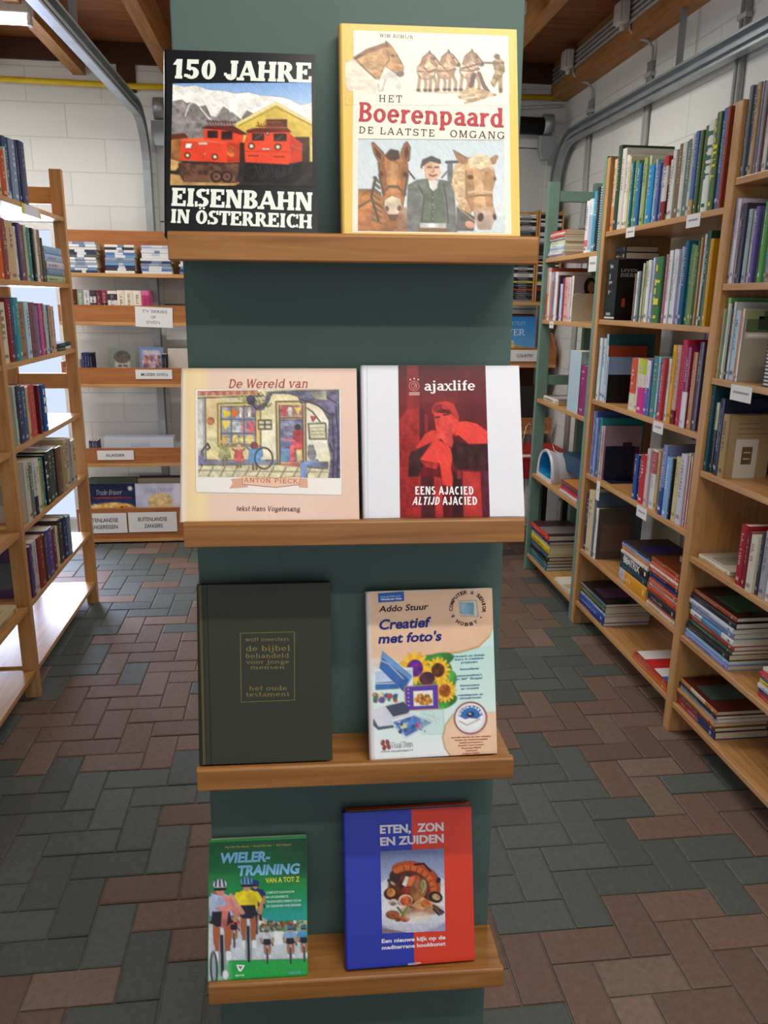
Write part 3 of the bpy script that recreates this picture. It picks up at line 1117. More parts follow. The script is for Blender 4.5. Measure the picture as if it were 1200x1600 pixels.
(ax_, ay_), (bx_, by_) = c3(70, 85), c3(1063, 712)
p = Pic(ax_, ay_, bx_, by_, 250, 'c8d2d4')
p.X, p.Y = (p.X / 4.138 - 15) * 4.364, (p.Y / 4.138 - 170) * 4.364
p.px = p.px / 4.138 * 4.364
p.grad('c4d0d4', 'd4dadb', 85, 600)
p.rect(60, 430, 200, 720, 'b5834e', 1, 0.25)
p.poly([(60, 520), (110, 440), (180, 430), (330, 560), (420, 640), (420, 720), (60, 720)], 'a86c3e', 1, 0.3)
p.poly([(205, 240), (250, 190), (360, 190), (408, 250), (412, 330), (395, 430), (380, 520), (372, 590), (330, 620), (270, 610), (245, 560), (240, 470), (215, 340)], 'a97042', 1, 0.22, 16)
p.poly([(265, 260), (300, 230), (345, 260), (335, 400), (300, 470), (270, 400)], 'c08a56', .8, 0.25)
p.poly([(160, 108), (176, 108), (245, 180), (250, 240), (205, 238), (175, 180)], '8a5836', 1, 0.2); p.poly([(180, 140), (225, 190), (225, 225), (195, 200)], '4e3020')
p.poly([(358, 180), (385, 115), (405, 100), (428, 140), (420, 230), (390, 250)], '8a5836', 1, 0.2); p.poly([(385, 170), (405, 125), (415, 180), (395, 225)], '4e3020')
p.poly([(250, 200), (290, 155), (345, 165), (355, 215), (300, 240)], '4c3426', 1, 0.4)
for x in (228, 392):
    p.ell(x, 325, 15, 17, '2a1c14')
p.poly([(250, 500), (300, 470), (360, 490), (372, 560), (340, 600), (275, 600), (248, 560)], 'd8c2a8', 1, 0.15)
p.ell(266, 560, 13, 17, '6e564a'); p.ell(352, 556, 13, 17, '6e564a'); p.poly([(270, 600), (345, 600), (330, 640), (285, 640)], '6e4a3a')
p.poly([(205, 250), (240, 230), (262, 330), (258, 470), (240, 470), (215, 350)], '7c4e2c', .6, .3); p.poly([(372, 240), (408, 250), (410, 340), (385, 470), (362, 480), (360, 340)], '7c4e2c', .5, .3); p.line([(300, 240), (305, 330), (298, 440)], 30, 'd2a070', .35)
p.line([(240, 450), (280, 410), (340, 410), (390, 460)], 15, '6a563e'); p.line([(215, 330), (245, 470)], 12, '5e4a36'); p.line([(408, 330), (385, 470)], 12, '5e4a36')
for q in range(8):
    p.line([(180 - q * 2, 350 + q * 40), (215 + q * 2, 380 + q * 40)], 16, '6e5f45', .9)
p.line([(190, 350), (160, 480), (210, 640)], 14, '544838'); p.line([(410, 300), (455, 355)], 7, '4a4640')
p.line([(60, 560), (160, 500), (240, 560)], 12, '6a563e'); p.poly([(360, 560), (430, 540), (420, 690), (330, 700)], '8a6a50', .8, 0.4)
p.poly([(410, 400), (470, 365), (560, 350), (690, 372), (720, 430), (740, 720), (400, 720)], '6f726c', 1, 0.18, 20)
p.poly([(535, 380), (640, 380), (670, 660), (490, 660)], '5f6a58', 1, 0.12, 20)
p.poly([(545, 360), (620, 360), (610, 420), (580, 440), (555, 415)], 'd6d4cc', 1, 0.1)
p.line([(480, 400), (520, 470), (500, 650)], 8, '4c4e4a'); p.line([(650, 385), (670, 500), (680, 650)], 8, '4c4e4a'); p.line([(575, 440), (572, 640)], 4, '3c4238')
for q in range(4):
    p.ell(578, 480 + q * 48, 6, 6, 'c9c4ae')
p.poly([(490, 650), (668, 650), (668, 690), (490, 690)], 'cfd0c8', 1, 0.2); p.rect(480, 688, 675, 720, '8a5f46', 1, 0.2)
p.ell(572, 290, 60, 74, 'd6a88c', 0, 1, 0.1); p.ell(600, 300, 30, 50, 'e0b89c', 0, .8)
p.poly([(497, 275), (510, 225), (570, 200), (630, 225), (632, 250), (560, 232), (515, 262), (505, 285)], '4e4a46', 1, 0.15)
p.poly([(505, 270), (522, 262), (525, 330), (510, 320)], 'dcd6cc'); p.poly([(622, 255), (634, 250), (634, 300), (626, 300)], 'dcd6cc')
for x in (556, 604):
    p.line([(x - 12, 276), (x + 12, 274)], 7, '6a4a3c')
p.line([(582, 280), (586, 305), (572, 310)], 6, 'b07a60'); p.line([(556, 328), (580, 336), (606, 326)], 7, '8a4a40')
p.rect(680, 240, 712, 385, '5c6264', .9, 0.2); p.line([(670, 240), (750, 236)], 14, '52585a'); p.line([(640, 345), (680, 300)], 6, '5c6264')
p.poly([(710, 330), (730, 260), (800, 210), (900, 190), (980, 230), (1002, 340), (975, 440), (985, 540), (1003, 600), (960, 690), (880, 690), (850, 560), (790, 640), (740, 500), (705, 400)], 'c69c70', 1, 0.2, 18)
p.poly([(815, 220), (870, 185), (950, 190), (990, 250), (985, 300), (950, 270), (900, 290), (860, 270), (830, 280)], 'dcc6a2', 1, 0.2, 40)
p.poly([(715, 300), (790, 250), (800, 400), (790, 640), (735, 480), (705, 390)], 'd2b48c', .9, 0.3, 36)
p.poly([(715, 152), (735, 165), (815, 210), (812, 250), (770, 250), (740, 210)], '9c7250', 1, 0.2); p.poly([(965, 215), (1005, 188), (1022, 195), (1000, 245), (985, 250)], '9c7250', 1, 0.2)
p.ell(832, 340, 20, 14, '33241a'); p.ell(996, 350, 8, 14, '5a4232')
p.poly([(870, 560), (950, 545), (1000, 600), (965, 690), (890, 690), (860, 620)], 'b49a88', 1, 0.15); p.ell(898, 610, 18, 28, '3a2a24', 12); p.ell(992, 606, 10, 20, '4a3a30', -8)
p.poly([(930, 300), (990, 310), (1000, 360), (975, 440), (980, 540), (940, 540), (920, 420)], '9a7048', .5, .3); p.poly([(810, 300), (850, 300), (860, 430), (850, 560), (815, 470)], '8a6442', .5, .3); p.line([(890, 300), (900, 420), (920, 540)], 34, 'dab48a', .4)
p.line([(800, 450), (880, 430), (975, 440)], 18, 'd0b090'); p.line([(800, 480), (880, 462), (975, 462)], 9, '8a6a4c'); p.line([(805, 300), (806, 470), (840, 560)], 12, '9a7654')
p.poly([(740, 540), (860, 610), (850, 700), (735, 700)], '5e5a58', 1, 0.3); p.ell(825, 660, 34, 26, 'c0907a', 20, 1, 0.3); p.line([(740, 540), (860, 640)], 8, 'c0a07c')
p.ink(.4, .04)
art.pic(p, 3)
art.line([(c3(70, 85)), c3(1063, 85)], 3, '8a8a86', 5)
done()

# ---- 3: landscape storybook
art, done = hero('book', 'wide cream picture book with a shopfront drawing and red italic title', 1, -0.2447, 0.2487, 0.2285, 0.016, 0.012, 'e3c7b4', 'e6d2b8',
                 [(56, 60), (598, 72), (602, 544), (46, 564)])
p = Pic(46, 58, 604, 566, 90, 'e6cdbb')
p.a[:] = np.array(hexs('e6cbb9'))
p.mix(np.clip((150 - p.X) / 60, 0, 1), 'e8cf9f', .9)
p.mix(np.clip((p.X - 440) / 160, 0, 1), 'e2bfae', .7)
p.mix(np.clip(1 - np.abs(p.X - 105) / 45, 0, 1), 'f2dca8', .8)
p.mix(np.clip((66 - p.X) / 8, 0, 1), 'e9dcd0', .9)
art.pic(p, 1)
c4 = lambda x, y: ((x / 4.444 + 30) * 2, (y / 4.444 + 50) * 2)
q4 = [c4(78, 66), c4(1090, 82), c4(1090, 818), c4(75, 812)]
art.poly(q4, 'eee9e2', 3)
for i in range(4):
    art.line([q4[i], q4[(i + 1) % 4]], 0.8, '9a8a80', 4)
(ax_, ay_), (bx_, by_) = c4(95, 80), c4(1080, 700)
p = Pic(ax_, ay_, bx_, by_, 250, 'e6dcb8')
p.X, p.Y = (p.X / 2 - 30) * 4.444, (p.Y / 2 - 50) * 4.444
p.px = p.px / 2 * 4.444
p.rect(90, 70, 1090, 720, 'e3d6ac', 1, 0.16, 8)
p.ell(330, 560, 260, 90, 'dcc890', 0, .6, 0.1, 0.8); p.ell(600, 480, 120, 160, 'eee8d2', 0, .8, 0.1, 0.8); p.ell(930, 400, 130, 200, 'efead8', 0, .9, 0.1, 0.8); p.ell(200, 230, 90, 120, 'd8b98a', 0, .6, 0.1, 0.8)
p.rect(90, 70, 150, 600, 'cfcdc8', 1, 0.2); p.line([(150, 130), (150, 590)], 6, '5a5a60', .8); p.line([(135, 130), (140, 590)], 3, '6a6a70', .7)
p.rect(90, 72, 520, 112, 'c07a68', 1, 0.3, 40)
for q in range(17):
    p.ell(110 + q * 25, 98, 14, 12, 'b86a58' if q % 2 else 'd09a84', 0, .9)
p.line([(95, 122), (520, 112)], 12, 'd8c48c'); p.line([(95, 132), (560, 120)], 3, '4a4038')
p.rect(240, 175, 540, 480, 'd9c17c', 1, 0.1); p.rect(262, 195, 505, 470, '9aa0b4', 1, 0.35, 26)
p.poly([(275, 215), (360, 245), (285, 275)], 'e8c83c'); p.poly([(330, 205), (400, 230), (350, 285)], 'd8743c'); p.poly([(265, 300), (330, 300), (290, 370)], 'ecd25a')
for x, cl in ((390, 'e0d8c8'), (420, 'b8a0a0'), (450, 'cfc4b0'), (480, '8a7a8a')):
    p.rect(x, 200, x + 22, 275, cl, 1, 0.3)
for x, cl in ((330, 'e8e0d0'), (365, 'c8d0dc'), (400, 'd8a0a0'), (455, 'd05a64')):
    p.rect(x, 305, x + 40, 385, cl, .9, 0.4)
for x in (275, 345, 400, 450):
    p.ell(x + 15, 430, 26, 34, 'dcc070', 0, .8, 0.4)
for q in ([(262, 285), (505, 290)], [(262, 388), (505, 388)], [(335, 195), (335, 470)], [(425, 195), (425, 470)]):
    p.line(q, 6, '6a6a80')
for q in ([(240, 175), (540, 170), (540, 480), (240, 480), (240, 175)], [(262, 195), (505, 195), (505, 470), (262, 470), (262, 195)]):
    p.line(q, 4, '4a4038', .8)
p.rect(650, 165, 850, 625, 'd8c088', 1, 0.1); p.rect(672, 190, 832, 270, 'b07a84', 1, 0.4, 30); p.rect(672, 290, 832, 590, '6c7498', 1, 0.3, 18)
p.poly([(690, 200), (720, 200), (715, 262), (695, 262)], 'd04a4c'); p.poly([(770, 205), (825, 205), (800, 262)], 'e6cc5c'); p.rect(730, 200, 760, 268, 'd8d0c4', 1, .3)
p.poly([(672, 300), (780, 300), (780, 440), (672, 450)], '8c8ca4', 1, 0.35, 30)
p.poly([(765, 370), (800, 350), (828, 370), (832, 500), (800, 560), (760, 470)], 'c4525c', 1, 0.3); p.ell(796, 345, 20, 20, '4a3a3c'); p.line([(700, 430), (770, 440)], 16, 'd87a80')
p.poly([(672, 500), (740, 490), (740, 580), (672, 590)], '7a9cc0', 1, 0.15); p.poly([(740, 470), (770, 470), (775, 590), (745, 600)], 'cc5a60', 1, 0.5); p.poly([(780, 500), (825, 500), (830, 580), (790, 590)], 'd8c08a', 1, .2)
p.poly([(680, 605), (830, 590), (840, 632), (680, 640)], 'd07a70', 1, 0.15)
for q in ([(650, 165), (850, 165), (850, 600)], [(650, 165), (655, 630)], [(672, 190), (672, 620)], [(832, 190), (832, 590)], [(672, 280), (832, 280)]):
    p.line(q, 5, '4a4038', .8)
p.rect(525, 295, 615, 358, 'c9c4a8', 1, 0.2)
for q in ([(525, 295), (615, 295), (615, 358), (525, 358), (525, 295)], [(570, 295), (570, 358)], [(525, 326), (615, 326)]):
    p.line(q, 4, '4f5048')
p.rect(870, 322, 990, 428, 'd8d2b4', 1, 0.1)
p.line([(870, 322), (985, 318), (990, 428), (878, 428), (870, 322)], 4, '55503f')
for y in (350, 374, 398):
    p.line([(888, y), (972, y - 2)], 4, '8c8670', .8)
p.poly([(885, 270), (925, 272), (900, 308)], 'c8504c'); p.line([(860, 210), (900, 240), (950, 310)], 4, '6a6258')
p.rect(90, 575, 660, 620, '6a6f90', .75, 0.4, 20); p.rect(850, 590, 1000, 640, '5c6288', .8, 0.4, 20)
p.poly([(90, 620), (660, 610), (1000, 640), (1000, 720), (90, 720)], 'd8d0ac', 1, 0.15)
for q in range(11):
    p.line([(120 + q * 85, 625), (80 + q * 85, 700)], 4, '6a6862', .7)
p.line([(90, 655), (1000, 660)], 4, '6a6862', .6)


def child(p, x, y, coat, hat, s=1.0):
    p.line([(x - 10 * s, y + 120 * s), (x - 10 * s, y + 175 * s)], 13 * s, '8a7468'); p.line([(x + 14 * s, y + 120 * s), (x + 14 * s, y + 172 * s)], 13 * s, '8a7468')
    p.poly([(x - 28 * s, y + 30 * s), (x + 28 * s, y + 30 * s), (x + 45 * s, y + 125 * s), (x - 45 * s, y + 125 * s)], coat, 1, 0.25, 30)
    p.ell(x, y + 6 * s, 24 * s, 26 * s, hat, 0, 1, 0.2)
    p.line([(x - 28 * s, y + 40 * s), (x - 52 * s, y + 20 * s)], 12 * s, coat); p.line([(x + 28 * s, y + 40 * s), (x + 50 * s, y + 18 * s)], 12 * s, coat)


child(p, 285, 440, 'a8aa78', 'c9a878'); child(p, 385, 480, 'cc6a68', 'd8b48c', 0.85); child(p, 495, 470, '6a94c4', '8a4a54', 1.0)
p.poly([(460, 500), (550, 490), (552, 550), (500, 600), (450, 590)], '6f9ccc', 1, 0.2)
n_ = 30
p.line([(560 + 62 * math.cos(2 * PI * i / n_), 565 + 75 * math.sin(2 * PI * i / n_)) for i in range(n_ + 1)], 5, '5a4a3c')
p.poly([(810, 590), (930, 570), (935, 590), (860, 610), (860, 700), (815, 700)], '7a8fb8', 1, 0.25)
p.ell(890, 535, 28, 40, '8c8f94', 0, 1, 0.2); p.ell(885, 492, 20, 18, '8c8f94'); p.poly([(868, 485), (874, 468), (882, 482)], '7c7f84'); p.poly([(888, 482), (898, 468), (902, 486)], '7c7f84')
p.ell(188, 298, 26, 26, 'b86a4c', 0, .9, .3); p.line([(120, 620), (120, 520), (165, 460), (180, 490), (160, 505)], 8, '55586c'); p.poly([(92, 560), (140, 520), (135, 600), (95, 620)], '7a7ca0', .9, .2)
p.poly([(1000, 720), (1020, 560), (1000, 450), (1010, 300), (960, 210), (880, 170), (820, 180), (800, 130), (740, 110), (620, 105), (600, 160), (560, 220), (510, 225), (460, 170), (440, 120), (520, 190), (570, 170), (590, 95), (760, 88), (1085, 88), (1085, 720)], '66607c', 1, 0.35, 24)
p.poly([(880, 100), (990, 90), (1000, 160), (920, 150)], 'a8a888', .8, .3)
for q in ([(1030, 700), (1040, 500), (1030, 250)], [(1060, 700), (1070, 420), (1055, 200)], [(1010, 460), (1030, 520)], [(820, 150), (930, 190), (1020, 260)], [(1000, 140), (1060, 180)], [(460, 140), (510, 215), (580, 190)]):
    p.line(q, 6, '2e2a3c', .8)
p.ell(475, 150, 30, 34, '4a445c', 0, 1, .4)
p.speck(380, 85, 620, 200, 60, ['8a8a4c', 'b0a050', '5e5a4a'], 3, 8, 8)
p.ink(.55, .06)
art.pic(p, 5)
rb = [c4(410, 688), c4(640, 705), c4(812, 688), c4(800, 748), c4(640, 770), c4(410, 750)]
art.poly([c4(330, 712), c4(430, 706), c4(448, 770), c4(315, 782), c4(340, 745)], 'd8a890', 6)
art.poly([c4(790, 706), c4(858, 705), c4(862, 770), c4(800, 765)], 'd8a890', 6)
art.poly(rb, 'ecc3a8', 7)
for i in range(6):
    art.line([rb[i], rb[(i + 1) % 6]], 1.0, '7a4a3a', 8)
art.serif('ANTON PIECK', c4(420, 735), c4(792, 740), 14, '9a5038', 9, .12, .08, .04, .12)
art.serif('De Wereld van', (204, 127), (452, 130), 27, 'a33a28', 9, .13, .07, .04, .02, .18)
art.serif('tekst Hans Vogelesang', (224, 523), (424, 521), 15.5, '4f3c30', 9, .15, .09, .04, .03, .16)
done()

# ---- 4: white and red football book
art, done = hero('book', 'square white book with a red photo strip of a crouching man in cap', 1, 0.0128, 0.2318, 0.2298, 0.018, 0.020, 'e2e3ea', 'dcdde4',
                 [(-340, 13), (1280, 33), (1280, 1588), (-320, 1614)])
p = Pic(32, 20, 934, 1604, 155, '6e1f24')
p.rect(0, 0, 960, 1620, '6a1c22', 1, 0.22, 6)
p.rect(115, 20, 245, 1604, 'a02a2a', .9, 0.12, 20)
p.grad('4e171c', '7a2426', 20, 420)
p.rect(118, 20, 240, 560, '8a2526', .9, 0.1); p.poly([(32, 600), (120, 480), (245, 480), (245, 1604), (32, 1604)], 'a22e2c', .8, 0.25, 22)
for y in range(620, 1600, 46):
    p.line([(40, y), (240, y - 6)], 5, '7a2022', .6)
p.rect(295, 540, 330, 720, '9c2c2e', .8); p.rect(245, 480, 296, 1000, '531a20', .8)
p.rect(640, 20, 934, 560, '5e1a20', .7, 0.1)
p.poly([(390, 520), (640, 540), (640, 640), (590, 760), (470, 790), (410, 700)], 'd8473e', 1, 0.12)
p.poly([(372, 470), (420, 420), (520, 400), (600, 430), (650, 560), (645, 620), (600, 570), (560, 500), (480, 480), (395, 520), (375, 545)], 'c83a36', 1, 0.1)
p.poly([(372, 470), (440, 430), (480, 440), (480, 490), (395, 510)], '8a2428', 1, 0.3); p.line([(480, 440), (560, 500), (605, 580)], 8, '9c2a2c')
p.ell(612, 560, 22, 30, 'b8362f'); p.line([(410, 575), (450, 568)], 16, '5a1a1e'); p.line([(495, 548), (545, 540)], 16, '5a1a1e')
p.line([(440, 590), (430, 650), (455, 660)], 8, 'a8322e', .8); p.rect(540, 640, 580, 760, 'b83a34', .6)
p.poly([(300, 740), (380, 700), (440, 720), (420, 800), (240, 900), (200, 890)], 'd8423a', 1, 0.1)
p.poly([(160, 930), (330, 850), (430, 830), (300, 1020), (230, 1180), (120, 1190), (130, 980)], '3c2022', 1, 0.35, 16)
p.poly([(640, 620), (720, 612), (830, 640), (934, 720), (934, 850), (740, 850), (640, 760), (600, 770), (610, 690)], 'e2463e', 1, 0.08)
p.poly([(575, 800), (660, 840), (780, 860), (934, 850), (934, 1130), (800, 1120), (700, 1110), (600, 1130), (560, 950)], '3e2024', 1, 0.35, 16)
p.poly([(400, 760), (450, 720), (560, 700), (590, 830), (570, 890), (520, 870), (460, 800), (430, 800)], 'd84a42', 1, 0.2)
p.poly([(400, 780), (480, 830), (560, 900), (575, 1000), (555, 1100), (580, 1240), (560, 1290), (470, 1270), (440, 1050), (300, 1030), (240, 1010), (300, 930)], 'e0453d', 1, 0.1)
p.poly([(240, 1015), (300, 1040), (440, 1045), (410, 1110), (300, 1090)], 'b83732', 1, 0.3)
p.poly([(370, 1180), (460, 1200), (470, 1604), (390, 1604)], 'b03432', 1, 0.15); p.poly([(670, 1130), (850, 1140), (860, 1604), (670, 1604)], 'b43634', 1, 0.12); p.poly([(575, 1130), (670, 1130), (670, 1604), (560, 1604)], '3a1c20', 1, 0.3)
p.poly([(250, 1190), (380, 1180), (390, 1604), (245, 1604)], '4a2024', .9, .3); p.rect(860, 1130, 934, 1604, '5a2a3c', .8, .3); p.rect(615, 1120, 660, 1210, 'a03230', .8)
art.full('e2e3ea')
p.ink(.25, .05)
art.pic(p, 2)
art.serif('ajaxlife', (300, 292), (822, 292), 106, 'efecee', 6, .20, .11, .06, .0)
art.ring(195, 240, 54, 54, 7, 'c8807c', 5); art.ring(195, 240, 30, 36, 6, 'c8807c', 5)
art.line([(180, 215), (205, 235), (190, 262)], 7, 'c8807c', 5); art.line([(210, 215), (218, 262)], 7, 'c8807c', 5)
for x, y in ((156, 172), (197, 162), (238, 172)):
    art.ell(x, y, 8, 8, 'ecdcdc', 5)
art.rect(142, 308, 250, 320, 'd8a8a6', 5); art.rect(142, 326, 250, 338, 'd8a8a6', 5)
art.serif('EENS AJACIED', (190, 1370), (776, 1370), 84, 'f2eeee', 6, .27, .17, -1, .06)
art.serif('ALTIJD', (156, 1474), (436, 1474), 82, 'f2eeee', 6, .27, .17, -1, .06, .2)
art.serif('AJACIED', (462, 1474), (810, 1474), 84, 'f2eeee', 6, .27, .17, -1, .06)
art.rect(-296, 20, -290, 1606, 'c6c8d0', 2)
done()

# ---- 5: old cloth bible
art, done = hero('book', 'worn dark olive cloth book with a gold framed title panel', 2, -0.2355, 0.1977, 0.2787, 0.035, 0.014, '3d4037', '3a3c32',
                 [(57, 70), (506, 63), (497, 674), (50, 691)], True, 0.0, 'cloth')
gold = '8a7c4e'
for a, b11 in (((196, 236), (380, 232)), ((380, 232), (374, 467)), ((374, 467), (193, 474)), ((193, 474), (196, 236))):
    art.line([a, b11], 2.2, gold, 2)
for s_, y_, xa, xb, hh in (('wolf meesters', 264, 212, 362, 13), ('de bijbel', 298, 214, 362, 19), ('behandeld', 322, 212, 360, 16), ('voor jonge', 342, 212, 360, 14), ('mensen', 361, 228, 342, 14), ('het oude', 434, 222, 350, 16), ('testament', 455, 210, 358, 16)):
    art.serif(s_, (xa, y_), (xb, y_ - 1), hh, gold, 3, .17, .10, .03, .03)
art.rect(57, 69, 66, 690, '5f5638', 1)
art.rect(84, 72, 87, 690, '2e3129', 1)
done()

# ---- 6: computer book
art, done = hero('book', 'pale photo software book with printer and sunflowers on its cover', 2, 0.0225, 0.1965, 0.2620, 0.018, 0.014, 'd8eae6', 'd9cfd0',
                 [(34, 34), (1148, 80), (1143, 1566), (23, 1580)], True, 0.03)
p = Pic(22, 34, 1150, 1580, 215, 'cfe9e4')
p.grad('bfe3da', 'e8f2f2', 600, 1580)
p.mix(np.clip((p.Y - 1380) / 180, 0, 1), 'f0f4f6', .8); p.mix(np.clip((330 - p.X) / 400, 0, 1) * (p.Y > 800), 'e8f0f2', .7)
crv = [(22, 30), (1150, 30), (1150, 400), (1110, 500), (1010, 590), (850, 628), (650, 635), (480, 650), (330, 705), (200, 690), (22, 700)]
p.poly([(x, y + 16) for x, y in crv], 'd2935c'); p.poly([(x, y + 6) for x, y in crv], 'e3ac78'); p.poly(crv, 'e5bf9f', 1, 0.02)
p.poly([(22, 650), (200, 640), (330, 705), (60, 780), (22, 760)], 'e0d4cc', .8)
p.rect(22, 40, 52, 1580, 'd8d2d4', .8)
p.ell(560, 800, 210, 150, '3f8a3c', 0, 1, .4, 0, 18); p.ell(640, 700, 150, 60, '2f7a34', -10, 1, .4); p.ell(740, 900, 60, 100, '4a9a44', 20, 1, .3); p.ell(700, 1080, 110, 55, '3c8a38', -20, 1, .4)


def sunflower(p, x, y, r, core):
    for k2 in range(16):
        a = 2 * PI * k2 / 16
        p.ell(x + r * .72 * math.cos(a), y + r * .8 * math.sin(a), r * .38, r * .16, 'eeb020' if k2 % 2 else 'f4c83a', math.degrees(a))
    p.ell(x, y, r * .55, r * .6, core, 0, 1, .4, 0, 40)


sunflower(p, 440, 760, 130, '6a2a8a'); sunflower(p, 645, 790, 105, '5a3418'); sunflower(p, 700, 980, 95, 'b0601c'); p.ell(545, 860, 70, 60, '4a2a3a', 0, 1, .4)
p.poly([(70, 750), (420, 750), (420, 930), (290, 940), (70, 940)], 'e4eaf0'); p.rect(78, 770, 415, 860, 'b8cbe4', 1, .1); p.rect(78, 870, 290, 938, '3f6fb4', 1, .15); p.line([(80, 882), (280, 886)], 14, 'e4ecf4', .8)
p.poly([(148, 580), (410, 830), (385, 880), (330, 970), (118, 740)], '6d9ad0', 1, .12); p.poly([(118, 735), (150, 650), (380, 860), (330, 965)], '3a68b0', 1, .15); p.line([(135, 672), (200, 705), (330, 850)], 16, 'd8d4c4', .7)
p.poly([(340, 925), (640, 918), (640, 1140), (345, 1140)], '5a3fa8', 1, .06); p.line([(340, 925), (640, 918), (640, 1140), (345, 1140), (340, 925)], 8, 'e0845a')
p.rect(415, 968, 595, 1108, 'e8ecf0'); p.rect(420, 975, 590, 1100, 'f0e8d8')
for x, y in ((450, 1050), (480, 1020), (510, 1050), (540, 1030), (495, 1075), (560, 1065), (530, 1080)):
    p.ell(x, y, 27, 24, 'c98a30', 0, 1, .5, 0, 50)
for y in (950, 985, 1025, 1060, 1095):
    p.ell(372, y, 9, 7, 'd8d0f0')
p.speck(55, 975, 260, 1050, 46, ['3a7a4a', '2f5fa0', 'c84a3a', 'e0c040', '7a4a9a', 'e8e4dc'], 8, 24, 4)
p.poly([(45, 1120), (190, 1080), (330, 1060), (400, 1180), (210, 1220), (210, 1270), (120, 1300), (60, 1260)], 'd6d8e4', 1, .06); p.poly([(165, 1095), (330, 1062), (380, 1140), (360, 1165), (230, 1190)], '4a4f66', 1, .1)
p.poly([(50, 1200), (90, 1280), (230, 1270), (230, 1290), (90, 1305), (45, 1260)], '5a6078'); p.poly([(210, 1225), (395, 1185), (400, 1205), (225, 1250)], 'f0f2f6')
p.poly([(205, 1240), (420, 1180), (600, 1260), (330, 1400)], 'c8d4e4', 1, .1); p.poly([(230, 1245), (415, 1195), (570, 1262), (340, 1375)], '4f78b8', 1, .35, 24)
p.poly([(280, 1270), (330, 1250), (360, 1290), (300, 1310)], 'd8d49a'); p.ell(455, 1285, 26, 30, 'd8335a'); p.speck(250, 1240, 520, 1340, 26, ['2a4a90', '88a8d8', 'e8ecf4', '3a3a5a'], 6, 16, 9)
p.rect(470, 1150, 680, 1370, 'b8dcd8', .5); p.line([(470, 1150), (680, 1150), (680, 1370), (540, 1370)], 4, '9ac4c0', .8)
for q in range(5):
    p.line([(500 + q * 30, 1180 + (q * 37) % 50), (560 + q * 20, 1200 + (q * 53) % 90)], 5, 'd89ab0' if q % 2 else '8ac4b8', .7)
ov = [(1150, 1195), (1000, 1190), (860, 1160), (770, 1200), (700, 1290), (672, 1400), (690, 1500), (740, 1580), (1150, 1580)]
p.poly([(x - 10, y) for x, y in ov], 'd99f6a'); p.poly(ov, 'ecc9a8', 1, .02)
p.ell(920, 1245, 148, 152, 'b8b0a8', 0, .7, 0, .12); p.ell(918, 1238, 145, 145, 'b0343a'); p.ell(918, 1238, 136, 136, 'f0eeee'); p.ell(918, 1238, 118, 118, 'd8dce4'); p.ell(918, 1238, 112, 112, 'f0f2f4')
p.poly([(812, 1210), (840, 1155), (890, 1130), (950, 1128), (1000, 1155), (1025, 1210), (960, 1260), (880, 1250)], '3a72b8', 1, .1)
p.ell(920, 1205, 34, 24, '2a3a54'); p.ell(915, 1200, 14, 9, 'e8ecf0'); p.poly([(820, 1260), (910, 1235), (1000, 1250), (930, 1310), (880, 1300)], 'f4f2ee'); p.line([(820, 1262), (885, 1302), (1000, 1252)], 6, 'a8a4a0')
p.poly([(850, 175), (1005, 180), (1018, 325), (860, 305)], 'cfd2c8'); p.poly([(852, 188), (982, 198), (980, 310), (858, 292)], '7ca0b4', 1, .1); p.poly([(858, 200), (920, 196), (880, 285)], 'a8c4d0', .6)
p.line([(850, 175), (1005, 180), (1018, 325), (860, 310)], 5, '8a8c84')
for x, y, rt in ((128, 1425, 15), (170, 1425, -15), (140, 1470, 15), (178, 1462, -15)):
    p.ell(x, y, 17, 26, '9a4a40', rt)
p.ink(.2)
art.pic(p, 1)
art.rect(126, 52, 362, 138, '2a5fae', 4)
art.text('Ook geschikt voor', (148, 94), (334, 96), 15, 'c8dcf0', 6, 0.01)
art.text('Windows Vista', (148, 120), (340, 122), 18, 'e4eef8', 6, 0.03)
art.text('Addo Stuur', (128, 225), (578, 231), 58, '241c2c', 6, 0.02, 0.18)
art.text('Creatief', (120, 385), (592, 390), 92, '1d2878', 6, 0.03, 0.18)
art.text("met foto's", (114, 512), (690, 520), 88, '1d2878', 6, 0.03, 0.18)
cx, cy, rr = 925, 246, 132


def ring_text(word, a0, a1, inward, hw, cap, r):
    for i, chx in enumerate(word):
        if chx == ' ':
            continue
        a = math.radians(a0 + (a1 - a0) * i / (len(word) - 1))
        ux, uy = math.cos(a), math.sin(a)
        d = -1 if inward else 1
        tx, ty = -uy * d, ux * d
        w = hw * (0.5 if chx in 'I•' else 1.0)
        art.glyphs(sans(chx, 0.03), (cx + ux * r - tx * w, cy + uy * r - ty * w), (cx + ux * r + tx * w, cy + uy * r + ty * w), cap, '4a4a9a' if chx == '&' else '2a2430', 6)


